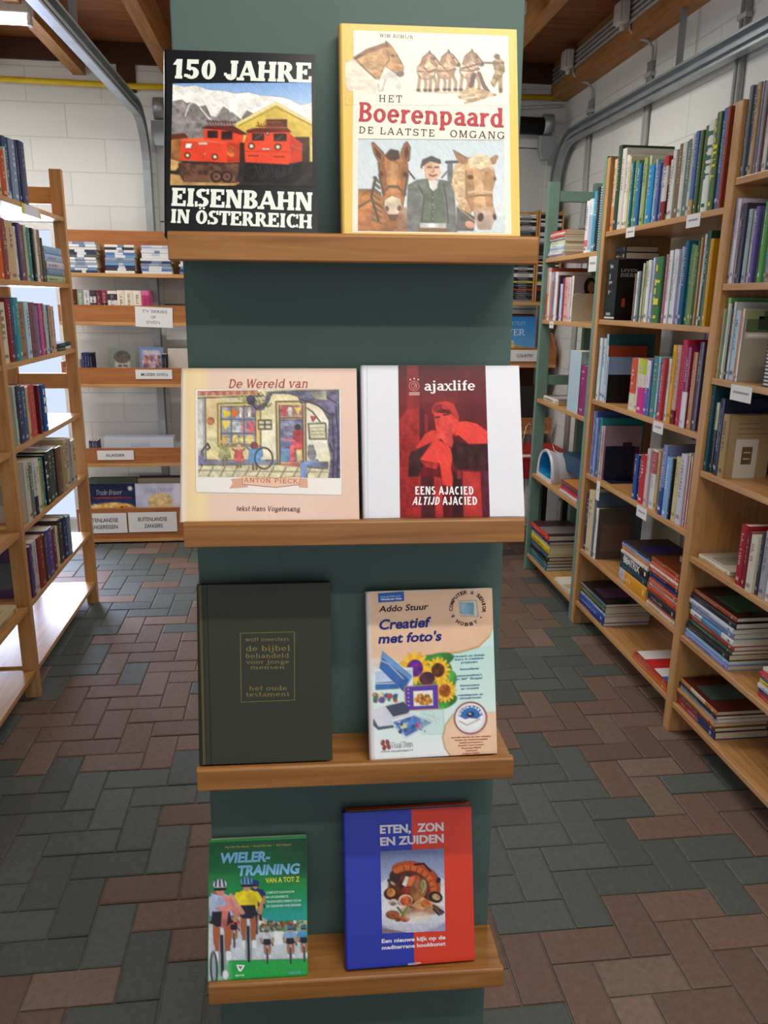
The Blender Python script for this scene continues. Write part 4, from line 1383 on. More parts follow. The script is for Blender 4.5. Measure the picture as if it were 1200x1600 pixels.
ring_text('& COMPUTER & SENIOR •', 155, 398, False, 14, 32, rr)
ring_text('HOBBY', 128, 62, True, 16, 32, rr + 28)
bl = '3a7a98'
for s_, y_, xa, xb in (('Verwerk uw digitale', 684, 786, 1060), ("foto's in creatieve", 712, 794, 1052), ('projecten:', 742, 852, 1000), ('fotocollages', 802, 838, 1008), ("panoramafoto's", 860, 812, 1032), ("en 360° 'filmpjes'", 890, 800, 1040), ('fotomontage', 950, 834, 1008), ('en -trucage', 978, 842, 1000), ('wenskaarten en', 1036, 810, 1036), ('uitnodigingen', 1064, 826, 1018)):
    art.text(s_, (xa, y_), (xb, y_), 21, bl, 6, 0.02, 0.1)
for i, (s_, xa, xb) in enumerate((('Inclusief uitzoek van vier volledige', 742, 1092), ('versies van Nederlandstalige', 770, 1062), ('bedrijf programma’s:', 812, 1022), ('Greeting Card Creator', 800, 1030), ('Panorama Maker', 828, 1008), ('FunHouse', 868, 970), ('Collage Creator', 840, 992))):
    art.text(s_, (xa, 1412 + i * 25), (xb, 1414 + i * 24), 15, 'a8443a', 6, 0.02)
for i, chx in enumerate('BOOKWARE'):
    a = math.radians(205 + i * 18.5)
    ux, uy = math.cos(a), math.sin(a)
    art.glyphs(sans(chx, 0.03), (918 + ux * 92 + uy * 13, 1238 + uy * 92 - ux * 13), (918 + ux * 92 - uy * 13, 1238 + uy * 92 + ux * 13), 22, 'f0f4f8', 6)
art.serif('Visual Steps', (200, 1478), (398, 1472), 56, '6a6a6e', 6, .13, .08, .02, .0)
art.text('www.visualsteps.nl', (106, 1514), (396, 1510), 22, '6a6a6e', 6, 0.0, 0.1)
done()

# ---- 7: cycling paperback
art, done = hero('book', 'green cycling paperback with racing cyclists, smallest book on the stand', 3, -0.2425, 0.1606, 0.2222, 0.013, 0.011, '2a9a44', '2a8a40',
                 [(93, 60), (1106, 60), (1066, 1520), (27, 1560)], False)
p = Pic(27, 84, 1106, 1560, 180, '2a9a44')
p.grad('1d5a32', '1f8a44', 84, 620); p.grad('1f8a44', '22a0a4', 620, 940); p.grad('22a844', '22a844', 1340, 1560)
p.mix(np.clip((p.X - 700) / 500, 0, 1) * (p.Y < 500), '1c4228', .7)
p.rect(27, 935, 1106, 1345, 'c4ccd4', 1, .1, 6); p.ell(480, 1100, 260, 240, 'c4ccd4', 0, 1, .1, .15)
p.rect(590, 935, 1106, 1050, '6a8a6c', 1, .6, 14); p.speck(600, 945, 1085, 1030, 80, ['c8643c', '3a8a4c', 'e0e4e0', '2a4a4c', 'd8b07a', '8a3a34'], 8, 26, 6); p.rect(735, 1040, 830, 1190, 'e8ecec', .9)
p.grad('c4ccd4', '2aa646', 1345, 1400)
p.rect(250, 1345, 1106, 1560, '23a646'); p.mix(np.clip((300 - p.X) / 90, 0, 1) * (p.Y > 1330), 'a8c4b8', .8)


def rider(p, x, y, s, jersey, helmet, leg='b8734c'):
    def q(*pts):
        return [(x + a * s, y + b12 * s) for a, b12 in pts]
    for a, e in ((-70, -50), (70, 60)):
        p.line(q((a * .6, 330), (e, 460), (e * .9, 560)), 62 * s, leg); p.line(q((e * .9, 520), (e * .8, 640)), 46 * s, leg); p.ell(x + e * .9 * s, y + 680 * s, 34 * s, 50 * s, 'e4e8ec')
    p.line(q((0, 380), (-5, 860)), 26 * s, '22262e'); p.line(q((-25, 520), (-32, 840)), 10 * s, '8a929c'); p.line(q((25, 520), (22, 840)), 10 * s, '8a929c'); p.line(q((-130, 350), (-60, 372), (60, 372), (130, 350), (140, 420)), 20 * s, '1d2026'); p.line(q((0, 370), (0, 470)), 30 * s, 'd8dce0')
    p.poly(q((-120, 130), (-40, 90), (40, 90), (120, 130), (110, 290), (70, 340), (-70, 340), (-110, 290)), jersey, 1, .15)
    p.poly(q((-80, 260), (80, 260), (95, 350), (50, 400), (-50, 400), (-95, 350)), '23212a', 1, .2)
    p.line(q((-105, 140), (-150, 250), (-130, 345)), 44 * s, 'c08862'); p.line(q((105, 140), (150, 250), (130, 345)), 44 * s, 'c08862')
    p.line(q((-100, 140), (-135, 200)), 58 * s, jersey); p.line(q((100, 140), (135, 200)), 58 * s, jersey)
    p.ell(x, y + 50 * s, 46 * s, 60 * s, 'c48e6c', 0, 1, .1); p.ell(x, y + 2 * s, 66 * s, 52 * s, helmet, 0, 1, .1)
    for k3 in (-34, 0, 34):
        p.line([(x + k3 * s, y - 40 * s), (x + k3 * 1.2 * s, y + 20 * s)], 13 * s, '1f3a5a')
    p.line(q((-46, 48), (46, 48)), 24 * s, '1c1e26')


rider(p, 560, 530, .62, '1f2f6a', '223a78')
rider(p, 660, 1020, .42, 'c8ccd8', 'd8d4dc'); rider(p, 900, 1010, .44, '8ab4d8', '6a9ac8'); rider(p, 1040, 1010, .42, '4a9ac8', '4a8ac0')
rider(p, 470, 510, .98, 'e6cf1c', '6aa8d8', 'a86038')
rider(p, 320, 860, .40, 'c84a52', 'e0e0e4')
rider(p, 190, 530, 1.12, 'b4bcd8', 'dfe6ec', 'b05c38')
p.poly([(90, 600), (180, 620), (330, 690), (420, 850), (380, 880), (280, 800), (240, 1000), (180, 990), (200, 820), (90, 760)], 'd2746a', .85, .3); p.poly([(90, 620), (220, 660), (260, 760), (90, 790)], 'a8bcdc', .9, .2); p.line([(300, 650), (420, 840)], 46, 'd8a08c', .9)
p.line([(60, 1150), (60, 1540)], 40, 'c8d4dc', .8); p.ell(95, 1420, 40, 180, '2a3038', 0, .9); p.ell(95, 1420, 24, 160, 'aab8c0', 0, .9); p.ell(215, 1490, 36, 52, 'dfe6e8')
p.ink(.3, .05)
art.full('2a9a44')
art.pic(p, 1)
art.text('Paul Van Den Bosch  •  Kristof De Saer  •  Bob Pallaert', (262, 150), (945, 152), 24, 'b8a860', 6, 0.01)
art.text('WIELER-', (190, 305), (730, 305), 106, '82c0ea', 6, 0.045, 0.17)
art.text('TRAINING', (370, 446), (1026, 446), 106, '82c0ea', 6, 0.045, 0.17)
art.text('VAN A TOT Z', (668, 534), (1020, 532), 54, 'd8d23a', 6, 0.025)
for i, (s_, xb) in enumerate((('COMPLETE KNOWHOW', 962), ('EN UITGEWERKTE', 898), ("TRAININGSSCHEMA'S VOOR", 1030), ('DE GEDREVEN WIELRENNER', 1028))):
    art.text(s_, (668, 648 + i * 48), (xb, 648 + i * 47), 24, 'bfe6dc', 6, 0.02)
art.poly([(332, 1385), (420, 1392), (412, 1415), (378, 1460), (352, 1452)], 'f0f4f0', 6); art.poly([(350, 1400), (398, 1405), (374, 1438)], '2a9a6a', 7); art.line([(362, 1412), (376, 1428), (394, 1406)], 6, 'd8403a', 8)
art.text('sporta', (318, 1508), (412, 1506), 26, 'dcefdc', 6, 0.02)
art.text('DELTAS', (876, 1498), (1000, 1494), 26, '7ab0d8', 6, 0.02)
done()

# ---- 8: cookery book
art, done = hero('book', 'blue and red cookery book with a plate of prawns on its cover', 3, -0.0165, 0.2135, 0.2625, 0.020, 0.020, '3442b0', '2d379c',
                 [(45, 74), (1171, 63), (1183, 1497), (34, 1543)], True, 0.025, 'gloss', 'd8402c')
art.full('3442b0')
art.poly([(640, 60), (1185, 60), (1185, 1545), (638, 1545)], 'dd432d', 1)
p = Pic(355, 442, 922, 1210, 130, '8f9cc4')
p.grad('66739c', 'b8bfd8', 442, 760)
p.mix(fbm(p.h, p.w, 4, 7) * (p.Y < 760), '8896bc', .4)
p.ell(640, 930, 400, 285, 'd4d6e4', 0, 1, .04); p.ell(640, 900, 330, 220, 'e6e4e6', 0, .8, .05, .2); p.rect(355, 1130, 922, 1210, 'b8b4cc', .35)
p.poly([(355, 1160), (600, 1215), (355, 1215)], '8a6a6a', .8); p.line([(360, 1130), (520, 1190), (760, 1196), (922, 1130)], 10, 'b4b6d0', .8)
p.ell(650, 780, 230, 200, '5c2c1c', 0, 1, .5, .1, 12); p.ell(700, 1010, 190, 50, '9c5a34', 0, .7, .3, .4)
p.ell(530, 610, 60, 52, '4a2418', 20, 1, .5); p.ell(480, 680, 48, 62, '3a2620', 10, 1, .4); p.ell(450, 735, 46, 22, '3c3a3e', 40); p.ell(460, 745, 28, 14, 'c89a78', 40)
n_ = 16
arc = [(600 + 235 * math.cos(a) * 1.0, 830 - 240 * math.sin(a)) for a in [2.0 - 2.1 * i / n_ for i in range(n_ + 1)]]
p.line(arc, 92, 'b04a22'); p.line([(x - 8, y + 14) for x, y in arc], 50, 'd0682f', .9)
for i in range(2, n_, 2):
    x, y = arc[i]
    p.line([(x, y), (600 + (x - 600) * .78, 830 + (y - 830) * .78)], 8, '7c2c14', .8)
p.line([(660, 580), (740, 575), (800, 650)], 14, '241a1c'); p.ell(868, 735, 18, 26, '2a2428', 20); p.ell(840, 890, 62, 50, '2c2626', 30); p.ell(845, 890, 40, 30, 'c8a074', 30, 1, .3)
p.ell(640, 770, 70, 100, 'c05430', 25, 1, .2); p.poly([(540, 760), (575, 680), (610, 690), (580, 790)], 'e8dcd4', 1, .1); p.poly([(610, 690), (660, 690), (640, 790), (585, 800)], 'd8703c', 1, .15); p.ell(590, 820, 60, 42, '8a3018', -10, 1, .3)
p.ell(690, 820, 72, 110, '94603c', 15, 1, .3); p.ell(735, 770, 30, 50, 'a4945c', 0, 1, .3); p.line([(745, 740), (750, 790), (720, 850)], 12, 'b8b87a')
p.ell(440, 840, 60, 56, '4c2216', 0, 1, .4); p.ell(442, 830, 40, 42, 'c8883c', 0, 1, .3)
p.ell(570, 910, 66, 60, 'e0b49c', 0, 1, .15); p.ell(575, 915, 48, 44, 'c2582f', 0, 1, .5, 0, 20); p.ell(462, 920, 44, 32, 'e0d0c8', 0, 1, .3); p.ell(460, 935, 26, 16, '8a5a54', 0, .8)
p.poly([(610, 960), (720, 880), (800, 930), (880, 990), (700, 1000)], 'd49a6a', 1, .25); p.poly([(700, 930), (760, 900), (800, 960), (720, 980)], 'c06a38', 1, .3)
p.line([(820, 970), (905, 1035)], 20, '4c3c3c'); p.line([(820, 1000), (870, 1055)], 18, '3c3034'); p.line([(840, 980), (890, 1050)], 16, '5a4440')
p.ell(455, 1040, 62, 40, 'b06238', 10, 1, .3); p.ell(560, 1075, 46, 34, 'b4623c', 0, 1, .4); p.ell(500, 1085, 26, 18, '8a4428', 0, 1, .3)
p.line([(500, 970), (545, 1040), (595, 965)], 14, '5c8a34'); p.line([(560, 1040), (600, 970)], 9, '86b050')
p.ell(680, 1060, 120, 40, 'ead8c0', 0, .6, .05, .5)
p.ink(.3, .06)
art.pic(p, 3)
wh = 'e0d8e0'
art.text('ETEN,', (356, 276), (632, 278), 76, wh, 6, 0.04)
art.text('ZON', (686, 277), (922, 277), 76, wh, 6, 0.04)
art.text('EN ZUIDEN', (356, 388), (922, 384), 76, wh, 6, 0.04)
art.text('Een nieuwe kijk op de', (348, 1298), (922, 1286), 38, 'efeaf0', 6, 0.03)
art.text('mediterrane kookkunst', (348, 1360), (922, 1344), 36, 'efeaf0', 6, 0.03)
art.text('cantecleer', (580, 1512), (696, 1506), 20, 'efeaf0', 6, 0.01, 0.25)
art.line([(580, 1514), (640, 1516), (700, 1502)], 4, 'efeaf0', 6)
done()
# every upright book: (place along the shelf, thickness, height, spine colour, print), measured in metres
ROWS = {
 'mid0': [
  (3.6126,0.0412,0.3004,'e2c49c',{'b':[(0,0.35,'d9955a')]}), (3.5718,0.0403,0.349,'39503f',{'t':'c9d0c0','tall':1}), (3.5281,0.0472,0.3302,'e4ded0',{'t':'777777'}),
  (3.4891,0.0308,0.2982,'ecebe4',{}), (3.4624,0.0227,0.2882,'e6d9a8',{'t':'6a5a3a'}), (3.4383,0.0254,0.2564,'c9dbe0',{}), (3.4123,0.0265,0.2608,'1f6f7d',{'t':'d9e6e6'}),
  (3.3809,0.0362,0.2587,'6c9e63',{}), (3.3451,0.0354,0.2423,'3a7fb5',{'t':'ffffff'}), (3.3135,0.0278,0.2402,'c6d6dd',{'t':'335577'}), (3.2825,0.0342,0.2542,'a9bf72',{}),
  (3.254,0.0228,0.2577,'d6ddb4',{'t':'55663a'}), (3.2176,0.05,0.2176,'2a9ad6',{'t':'eef4f8'}), (3.1848,0.0155,0.2336,'a9c9dd',{}),
  (3.1625,0.0292,0.2146,'6a78b5',{'t':'ffffff'}), (3.1354,0.025,0.2105,'4f7fb6',{}),
  (3.1014,0.0428,0.2307,'d9d4cc',{'b':[(0.85,1,'c02a33'),(0,0.3,'8a2a2a')],'c':'c9c2ba','cb':[(0.84,1,'c02a33'),(0.1,0.55,'6a2622')]}),
  (3.0621,0.0358,0.2144,'e0d8cc',{}), (3.0296,0.0292,0.2416,'e4e2da',{'t':'555555'}), (2.9949,0.04,0.2577,'8a6a4a',{'t':'e6dcc8'}),
  (2.9582,0.0335,0.2562,'cfd9ce',{'t':'555f55'}), (2.9223,0.0382,0.2594,'6f7d74',{'t':'e0e4dc'}), (2.8925,0.0214,0.2705,'c9cdc5',{}),
  (2.8687,0.0263,0.2754,'4b6fae',{'t':'f0f0f0','b':[(0,0.18,'c79a4f')]}), (2.8426,0.0258,0.2729,'4a6a4b',{}), (2.817,0.0254,0.284,'5f6f45',{'t':'d8c24a'}),
  (2.782,0.0446,0.2952,'dfe6dc',{'t':'1f6a5a','big':1}), (2.7428,0.0338,0.3117,'57764a',{'t':'e6da2a','big':1}), (2.7141,0.0236,0.3166,'27417f',{'t':'dfe6f0'}),
  (2.693,0.0186,0.3143,'3f6fb0',{'t':'e8eef6'}), (2.6722,0.0229,0.3133,'9c4a3a',{'t':'d9a890'}),],
 'mid1': [
  (3.5475,0.1133,0.2608,'1f2a26',{'t':'c9ccc6','c':'1d1a19','lev':1,'b':[(0.02,0.05,'d5d5d0')]}), (3.2778,0.0135,0.1922,'8f6f62',{}), (3.2594,0.0233,0.2005,'e6e8e6',{}),
  (3.2384,0.0186,0.2021,'7f97a3',{}), (3.221,0.0163,0.23,'cdb58a',{'t':'6a5530'}), (3.2048,0.0161,0.2315,'c9cfa8',{}), (3.1835,0.0265,0.2393,'b0ad80',{'t':'4a4a2a'}),
  (3.1556,0.0292,0.2424,'e9ecee',{}), (3.1296,0.0226,0.2497,'cfd2e6',{'t':'556'}), (3.1057,0.0253,0.2507,'6f7f92',{}),
  (3.0648,0.0563,0.2508,'3f7a45',{'t':'e2dc50','big':1}), (3.0256,0.0222,0.2571,'e6d6dc',{'t':'7a5060'}), (3.0026,0.0238,0.2559,'b0687c',{}),
  (2.9767,0.0281,0.2687,'e6e8e8',{'t':'777777'}), (2.9489,0.0276,0.2711,'d3e0da',{}), (2.9238,0.0226,0.2677,'dcdce8',{'t':'888899'}), (2.9022,0.0205,0.2783,'b7b4d2',{}),
  (2.8823,0.0194,0.279,'5a6aa8',{'t':'eeeeee'}), (2.8574,0.0303,0.2948,'1f5f83',{'t':'cfe0ea'}), (2.8265,0.0314,0.2814,'3f7f47',{'t':'d9d84a'}),
  (2.7991,0.0233,0.2759,'8a8f4a',{}), (2.7772,0.0205,0.2914,'2f5a3e',{'t':'c9d4b0'}), (2.7608,0.0122,0.2996,'b98f5a',{}), (2.7483,0.0129,0.3153,'6a3a3a',{}),
  (2.7335,0.0168,0.3087,'c9c9c2',{'t':'555555'}), (2.7094,0.0314,0.3178,'1f4a33',{'t':'d0d6c8'}), (2.6818,0.0239,0.2904,'c9971f',{}),],
 'mid2': [
  (3.6492,0.0216,0.2582,'8b8fa0',{}), (3.6207,0.0355,0.2854,'cfdde2',{'t':'778'}), (3.5834,0.039,0.2846,'c2d8de',{}), (3.553,0.0219,0.3056,'a9c6d8',{'c':'2a5a60'}),
  (3.5325,0.019,0.2554,'c9d0d4',{'c':'a8472a','cb':[(0.0,0.7,'4a2a22')]}), (3.5136,0.0188,0.2063,'9fb8d6',{'c':'8fa6cc','cb':[(0,0.62,'1f1a1c')]}),
  (3.2485,0.0639,0.2191,'d4543c',{'t':'f4e6e0','b':[(0,0.33,'d9dcc0')],'c':'e0d8c0'}), (3.2023,0.0283,0.2201,'dcd9b4',{'t':'8a9a50'}),
  (3.1524,0.0715,0.2237,'d0338a',{'t':'f6e0ee','b':[(0.72,1,'b5cc3a'),(0.48,0.72,'d9d2c4')]}), (3.0954,0.0426,0.2211,'6a63b0',{'t':'e8e6f6','b':[(0.5,1,'e6dadc')]}),
  (3.0663,0.0157,0.2277,'5868b0',{}), (3.0277,0.0613,0.2414,'4a8a86',{'t':'d9a080'}), (2.9896,0.015,0.2428,'a9d0dc',{}), (2.9722,0.0198,0.2367,'4a62a8',{'t':'f0f0f0'}),
  (2.9472,0.0302,0.2363,'c8444a',{'t':'f6e6e4'}), (2.9197,0.0249,0.2405,'d4d2ce',{'t':'777777'}), (2.9011,0.0123,0.2481,'22262a',{}),
  (2.8805,0.0289,0.2932,'e0a92a',{'t':'7a4a10'}), (2.8482,0.0357,0.295,'c9a294',{'t':'8a4a4a','b':[(0,0.18,'6a1f2a')]}),
  (2.8103,0.0402,0.3153,'c42a4a',{'t':'e87a5a','tall':1}), (2.7836,0.0132,0.2966,'b02a7a',{}), (2.7567,0.0405,0.2921,'8a2a4a',{'t':'f0dce6','b':[(0,0.45,'ddd6de')]}),
  (2.7196,0.0337,0.2766,'b37a4a',{}), (2.6864,0.0329,0.3137,'4a4660',{'t':'d8d4dc'}),],
 'mid3': [
  (3.6636,0.0167,0.3019,'c9879a',{}), (3.6373,0.0359,0.3077,'4a6ab0',{'t':'dfe6f4'}), (3.6046,0.0295,0.2789,'8aa4d8',{}), (3.5789,0.0218,0.221,'7a4a9a',{}),
  (3.5572,0.0216,0.2857,'2f8f92',{'t':'e4f0ee'}), (3.5393,0.0143,0.2513,'d9cfc0',{}), (3.523,0.0184,0.2528,'d8a0b0',{'c':'a38a92','vr':1}),
  (3.1279,0.04,0.1911,'2f4f9a',{'t':'e6ecf6'}), (3.0939,0.028,0.1928,'3a4468',{'t':'e6e6ea'}), (3.0498,0.0601,0.2037,'c42f38',{'t':'f4dcdc'}),
  (3.0038,0.0319,0.238,'d8c0c0',{'t':'a05060'}), (2.9645,0.0468,0.2407,'dcdcd8',{'t':'999999','b':[(0.6,0.97,'b84a48')]}),
  (2.9284,0.0254,0.2384,'c8a878',{'t':'6a4a2a'}), (2.9007,0.03,0.2481,'8a7f5a',{}), (2.8656,0.0401,0.2768,'7c86b8',{'t':'eef0f8','b':[(0,0.4,'2a3f8a')]}),
  (2.8217,0.0476,0.2368,'7fb0d8',{'t':'eef6fa'}), (2.7913,0.0131,0.2384,'22242a',{}), (2.7637,0.0423,0.2482,'cfc690',{'t':'7a7040'}),
  (2.7176,0.05,0.2678,'cfc9d6',{'t':'8a4a6a'}), (2.6882,0.0088,0.2776,'e6e2e0',{}), (2.6782,0.0113,0.2441,'b8333f',{'t':'f0d8d8'}), (2.6678,0.0095,0.267,'dcd6d0',{}),],
 'mid4': [
  (3.6112,0.0496,0.2865,'2c2f58',{'t':'c8c4d8'}), (3.5466,0.0795,0.3162,'cdbf9a',{'t':'8a7a50'}), (3.4944,0.0249,0.3233,'5a6a7a',{}),
  (3.4676,0.0289,0.2504,'e4e2de',{'c':'574e45'}),],
 'near0': [
  (2.5802,0.0228,0.2669,'7a8488',{}), (2.551,0.0355,0.2642,'33394f',{'t':'aab0c8'}), (2.5212,0.0242,0.2632,'b99b76',{}), (2.5031,0.0119,0.2629,'8f7f92',{}),
  (2.4873,0.0197,0.2591,'9a939c',{'t':'d8d4d8'}), (2.4639,0.027,0.2124,'b02a30',{}), (2.4391,0.0227,0.199,'cfd3c5',{'t':'5a6a5a'}), (2.4166,0.0223,0.2135,'4a4a5a',{}),
  (2.3944,0.0219,0.2085,'8a3a3a',{}), (2.3727,0.0215,0.2073,'c8b890',{}),],
 'near1': [
  (2.5873,0.0208,0.2657,'a8acb0',{}), (2.5667,0.0205,0.2611,'d9d5e0',{'t':'8a5a6a'}), (2.549,0.0149,0.1981,'e6d4d4',{'t':'b03040'}),
  (2.5235,0.0362,0.2434,'3f3c4c',{'t':'8a88a0'}), (2.4928,0.0253,0.223,'9fb3bb',{'t':'3a5a6a'}), (2.4673,0.0256,0.2162,'cfcab6',{'t':'6a6450'}),
  (2.4428,0.0235,0.2263,'6a5f9f',{'t':'dcd8f0'}), (2.4203,0.0215,0.2136,'b9c2c6',{}), (2.4056,0.0079,0.2101,'2f3034',{}), (2.3888,0.0257,0.233,'5fa04a',{'t':'e4f0dc'}),
  (2.3683,0.0153,0.2064,'4f9ad0',{'t':'eef6fa'}), (2.3494,0.0226,0.2287,'b08a4a',{'t':'3a2a1a'}), (2.3251,0.0259,0.218,'d8d4cc',{}), (2.3013,0.0217,0.2155,'7a2a3a',{}),],
 'near2': [
  (2.6087,0.0147,0.2285,'d6ccb0',{}), (2.5885,0.0256,0.2642,'6fae5f',{'t':'2f5a2a'}), (2.5697,0.0121,0.2453,'e0e0da',{}), (2.5555,0.0163,0.248,'33322f',{'t':'c8c4ba'}),
  (2.5392,0.0161,0.2508,'c9ccd0',{}), (2.5122,0.038,0.2243,'a9c2cf',{}), (2.489,0.0083,0.2236,'d6c890',{}), (2.4782,0.0134,0.2237,'cf6a2f',{}),
  (2.4654,0.0122,0.2302,'dcd8d0',{'c':'a39a86','tn':1}), (2.2807,0.0398,0.1438,'dcdcd4',{'t':'22','stripes':1}), (2.2436,0.0344,0.1505,'8a9a7a',{}),],
 'near3': [
  (2.617,0.0361,0.2991,'1f4a52',{'t':'8ab0b4'}), (2.5825,0.0329,0.2426,'c6c8a8',{'b':[(0,0.62,'2a2826')]}), (2.5499,0.0322,0.2581,'2a3044',{'t':'c8ccd8'}),
  (2.5159,0.0359,0.2622,'252c4a',{'t':'d0d4e0'}), (2.4681,0.0597,0.2132,'a98c62',{'t':'5a4428','c':'a88c64','lb':1}),],
 'near4': [
  (2.2704,0.0387,0.2009,'a8252c',{'t':'e6c0c0'}), (2.2388,0.0245,0.1878,'7a2024',{'t':'d8a8a0'}), (2.2071,0.0391,0.1847,'d8d0bc',{'t':'6a5a4a'}),
  (2.1769,0.0212,0.2,'3a3a42',{'t':'b0a8a0'}), (2.1497,0.0332,0.2143,'a8a8b0',{'t':'444'}), (2.1139,0.0384,0.2249,'d8d8d8',{'t':'a02a30'}),
  (2.0752,0.0391,0.2423,'3a4a6a',{}),],
 'green0': [
  (3.916,0.048,0.24,'e4e0e6',{'b':[(0,0.12,'f0e8e8'),(0.12,0.25,'d8707a')]}), (3.8679,0.0481,0.2432,'d8e6ea',{'t':'7a9ab0','b':[(0.05,0.7,'a9bfd0')]}),
  (3.8131,0.0616,0.2728,'3a9ac0',{'t':'eef6f8'}), (3.7655,0.0337,0.2836,'24303a',{}), (3.7297,0.0378,0.2812,'e6e6e2',{'t':'33','stripes':1}),],
 'green1': [
  (4.4781,0.0697,0.2807,'d8604a',{'t':'f2d8cc','b':[(0.5,1,'d8a0a4')]}), (4.4261,0.0341,0.256,'e8e2dc',{}), (4.3981,0.0219,0.2093,'d8a890',{}),
  (4.3705,0.0333,0.2568,'7a94c8',{}), (4.3334,0.0409,0.2557,'f0eeee',{'t':'9a9aa8'}), (4.2952,0.0354,0.2371,'c06a7a',{}), (4.2656,0.0238,0.2363,'3a3a44',{}),
  (4.2357,0.0361,0.1913,'c9d4ea',{'t':'4a5aa0'}), (4.2037,0.0278,0.2201,'8a3a6a',{}), (4.1491,0.0814,0.2236,'e4b098',{'t':'b06048'}), (4.0989,0.0191,0.2271,'8a3a44',{}),
  (4.0711,0.0363,0.2217,'d6c4da',{'t':'6a5a8a'}), (4.0372,0.0315,0.2278,'ece6d4',{'c':'b3a08c','pt':1}),],
 'green2': [
  (3.913,0.1598,0.3074,'b4ccd8',{'box':1}), (3.783,0.1001,0.2441,'8f2a6a',{'t':'d8a8c0'}),],
 'left0': [
  (3.2487,0.036,0.1651,'7a2a2a',{}), (3.2851,0.0368,0.1792,'c8b48a',{}), (3.3352,0.0634,0.164,'c2502e',{'t':'e8c8a8'}), (3.3773,0.0208,0.1812,'dcd8d4',{}),
  (3.4151,0.0547,0.2242,'3a4a72',{'t':'c8ccd8','b':[(0,0.1,'d0d4e0')]}), (3.4793,0.0736,0.2255,'7d8fae',{'t':'eef0f4'}), (3.534,0.0359,0.231,'2f3a66',{}),
  (3.5913,0.0787,0.2368,'343a5e',{'t':'8a90b0'}),],
 'left1': [
  (3.1571,0.0479,0.1975,'3a3a4a',{}), (3.209,0.0557,0.1861,'e0632a',{'t':'f6dcc0'}), (3.2723,0.071,0.2199,'8a2f2a',{'t':'d8b090'}), (3.3211,0.0266,0.2161,'ddd2b4',{}),
  (3.3729,0.077,0.2208,'cdb08a',{'t':'6a4a2a'}), (3.4256,0.0284,0.204,'ddd4c8',{}), (3.4586,0.0377,0.2198,'4f4a78',{'t':'c8c4e0'}),
  (3.4953,0.0355,0.2186,'a8324a',{'t':'ecc8cc'}), (3.5281,0.0302,0.217,'b4bca4',{}), (3.5695,0.0526,0.2115,'3f7f7a',{'t':'d0e0d8'}), (3.6117,0.0317,0.2126,'22242a',{}),
  (3.6421,0.029,0.2128,'8a8c8a',{}), (3.6722,0.0312,0.2129,'ddd6c4',{}), (3.7207,0.0658,0.2144,'7a6450',{'t':'d8ccb8'}), (3.7709,0.0347,0.185,'3a3438',{}),],
 'left2': [
  (3.1799,0.098,0.2243,'d8d0b4',{}), (3.256,0.0541,0.2368,'8a2a30',{'t':'d8b0b0'}), (3.3011,0.0362,0.2389,'2f6f8f',{'t':'d0e0ea'}),
  (3.3442,0.05,0.2412,'3f9aa0',{'t':'d8ecec'}), (3.3981,0.0576,0.2166,'a8764a',{'t':'4a2a1a'}), (3.4543,0.055,0.2254,'b4d0dc',{'t':'3a5a6a'}),
  (3.5215,0.0794,0.2228,'7a4a50',{'t':'3a4a8a'}), (3.5809,0.0394,0.2084,'8a7490',{}), (3.6208,0.0403,0.2176,'c05a9a',{'t':'f2dcea'}), (3.6633,0.0447,0.2174,'8a2a3a',{}),
  (3.7069,0.0423,0.2122,'a9c4c8',{'t':'3a6a4a'}), (3.7478,0.0397,0.207,'2a3a5e',{}), (3.7861,0.0368,0.2092,'b09a80',{}), (3.8251,0.0413,0.2038,'c8a490',{}),],
 'left3': [
  (3.2165,0.0238,0.2272,'b4ccc0',{}), (3.26,0.0633,0.2271,'22283e',{'t':'a8b0c8'}), (3.3171,0.0507,0.2187,'2f4f8f',{'t':'dce4f0'}), (3.3577,0.0305,0.2121,'c8b48c',{}),
  (3.4253,0.1048,0.212,'c0504f',{'t':'d87a70'}), (3.4893,0.0231,0.2053,'6a2a3a',{}), (3.5184,0.0352,0.1998,'d4ccc8',{}),
  (3.5626,0.0532,0.2001,'34539a',{'t':'e8eef6','big':1}),],
 'left4': [
  (3.2304,0.0516,0.248,'c8c4b4',{}), (3.2839,0.0554,0.2107,'6a705e',{}), (3.3335,0.0439,0.2272,'c0c4c4',{'b':[(0,0.35,'2a3040')]}), (3.3826,0.0542,0.2227,'d4d6d0',{}),
  (3.427,0.0347,0.2083,'b0a85a',{}), (3.4633,0.0378,0.215,'3a8080',{}), (3.5003,0.0362,0.2217,'1f2226',{'t':'e8e8e8','big':1}), (3.5557,0.0746,0.2289,'1f3a30',{}),
  (3.6187,0.0515,0.2265,'1f4444',{}), (3.6871,0.0854,0.2212,'5f4434',{'t':'a88a60'}), (3.7687,0.0779,0.2115,'a08660',{}), (3.8439,0.0723,0.2324,'c2b490',{}),
  (3.9039,0.0477,0.2221,'9a94a0',{}), (3.9661,0.0769,0.205,'b8ab8a',{}),],
 'left5': [
  (3.1869,0.0447,0.2151,'5a4470',{}), (3.2422,0.0659,0.2197,'c4bcc8',{'t':'b04a5a'}), (3.314,0.0778,0.2171,'8a3328',{'t':'c89080'}), (3.3767,0.0474,0.2068,'3a3a2a',{}),
  (3.4447,0.0887,0.214,'4a4290',{'t':'a8a4d8'}), (3.5198,0.0616,0.1936,'6f2630',{}), (3.5717,0.0422,0.186,'cfc6a8',{}), (3.6268,0.0679,0.2067,'4a3a30',{}),
  (3.6888,0.0561,0.1988,'2a2f5e',{}), (3.7457,0.0577,0.1893,'6a7a94',{}),],
}


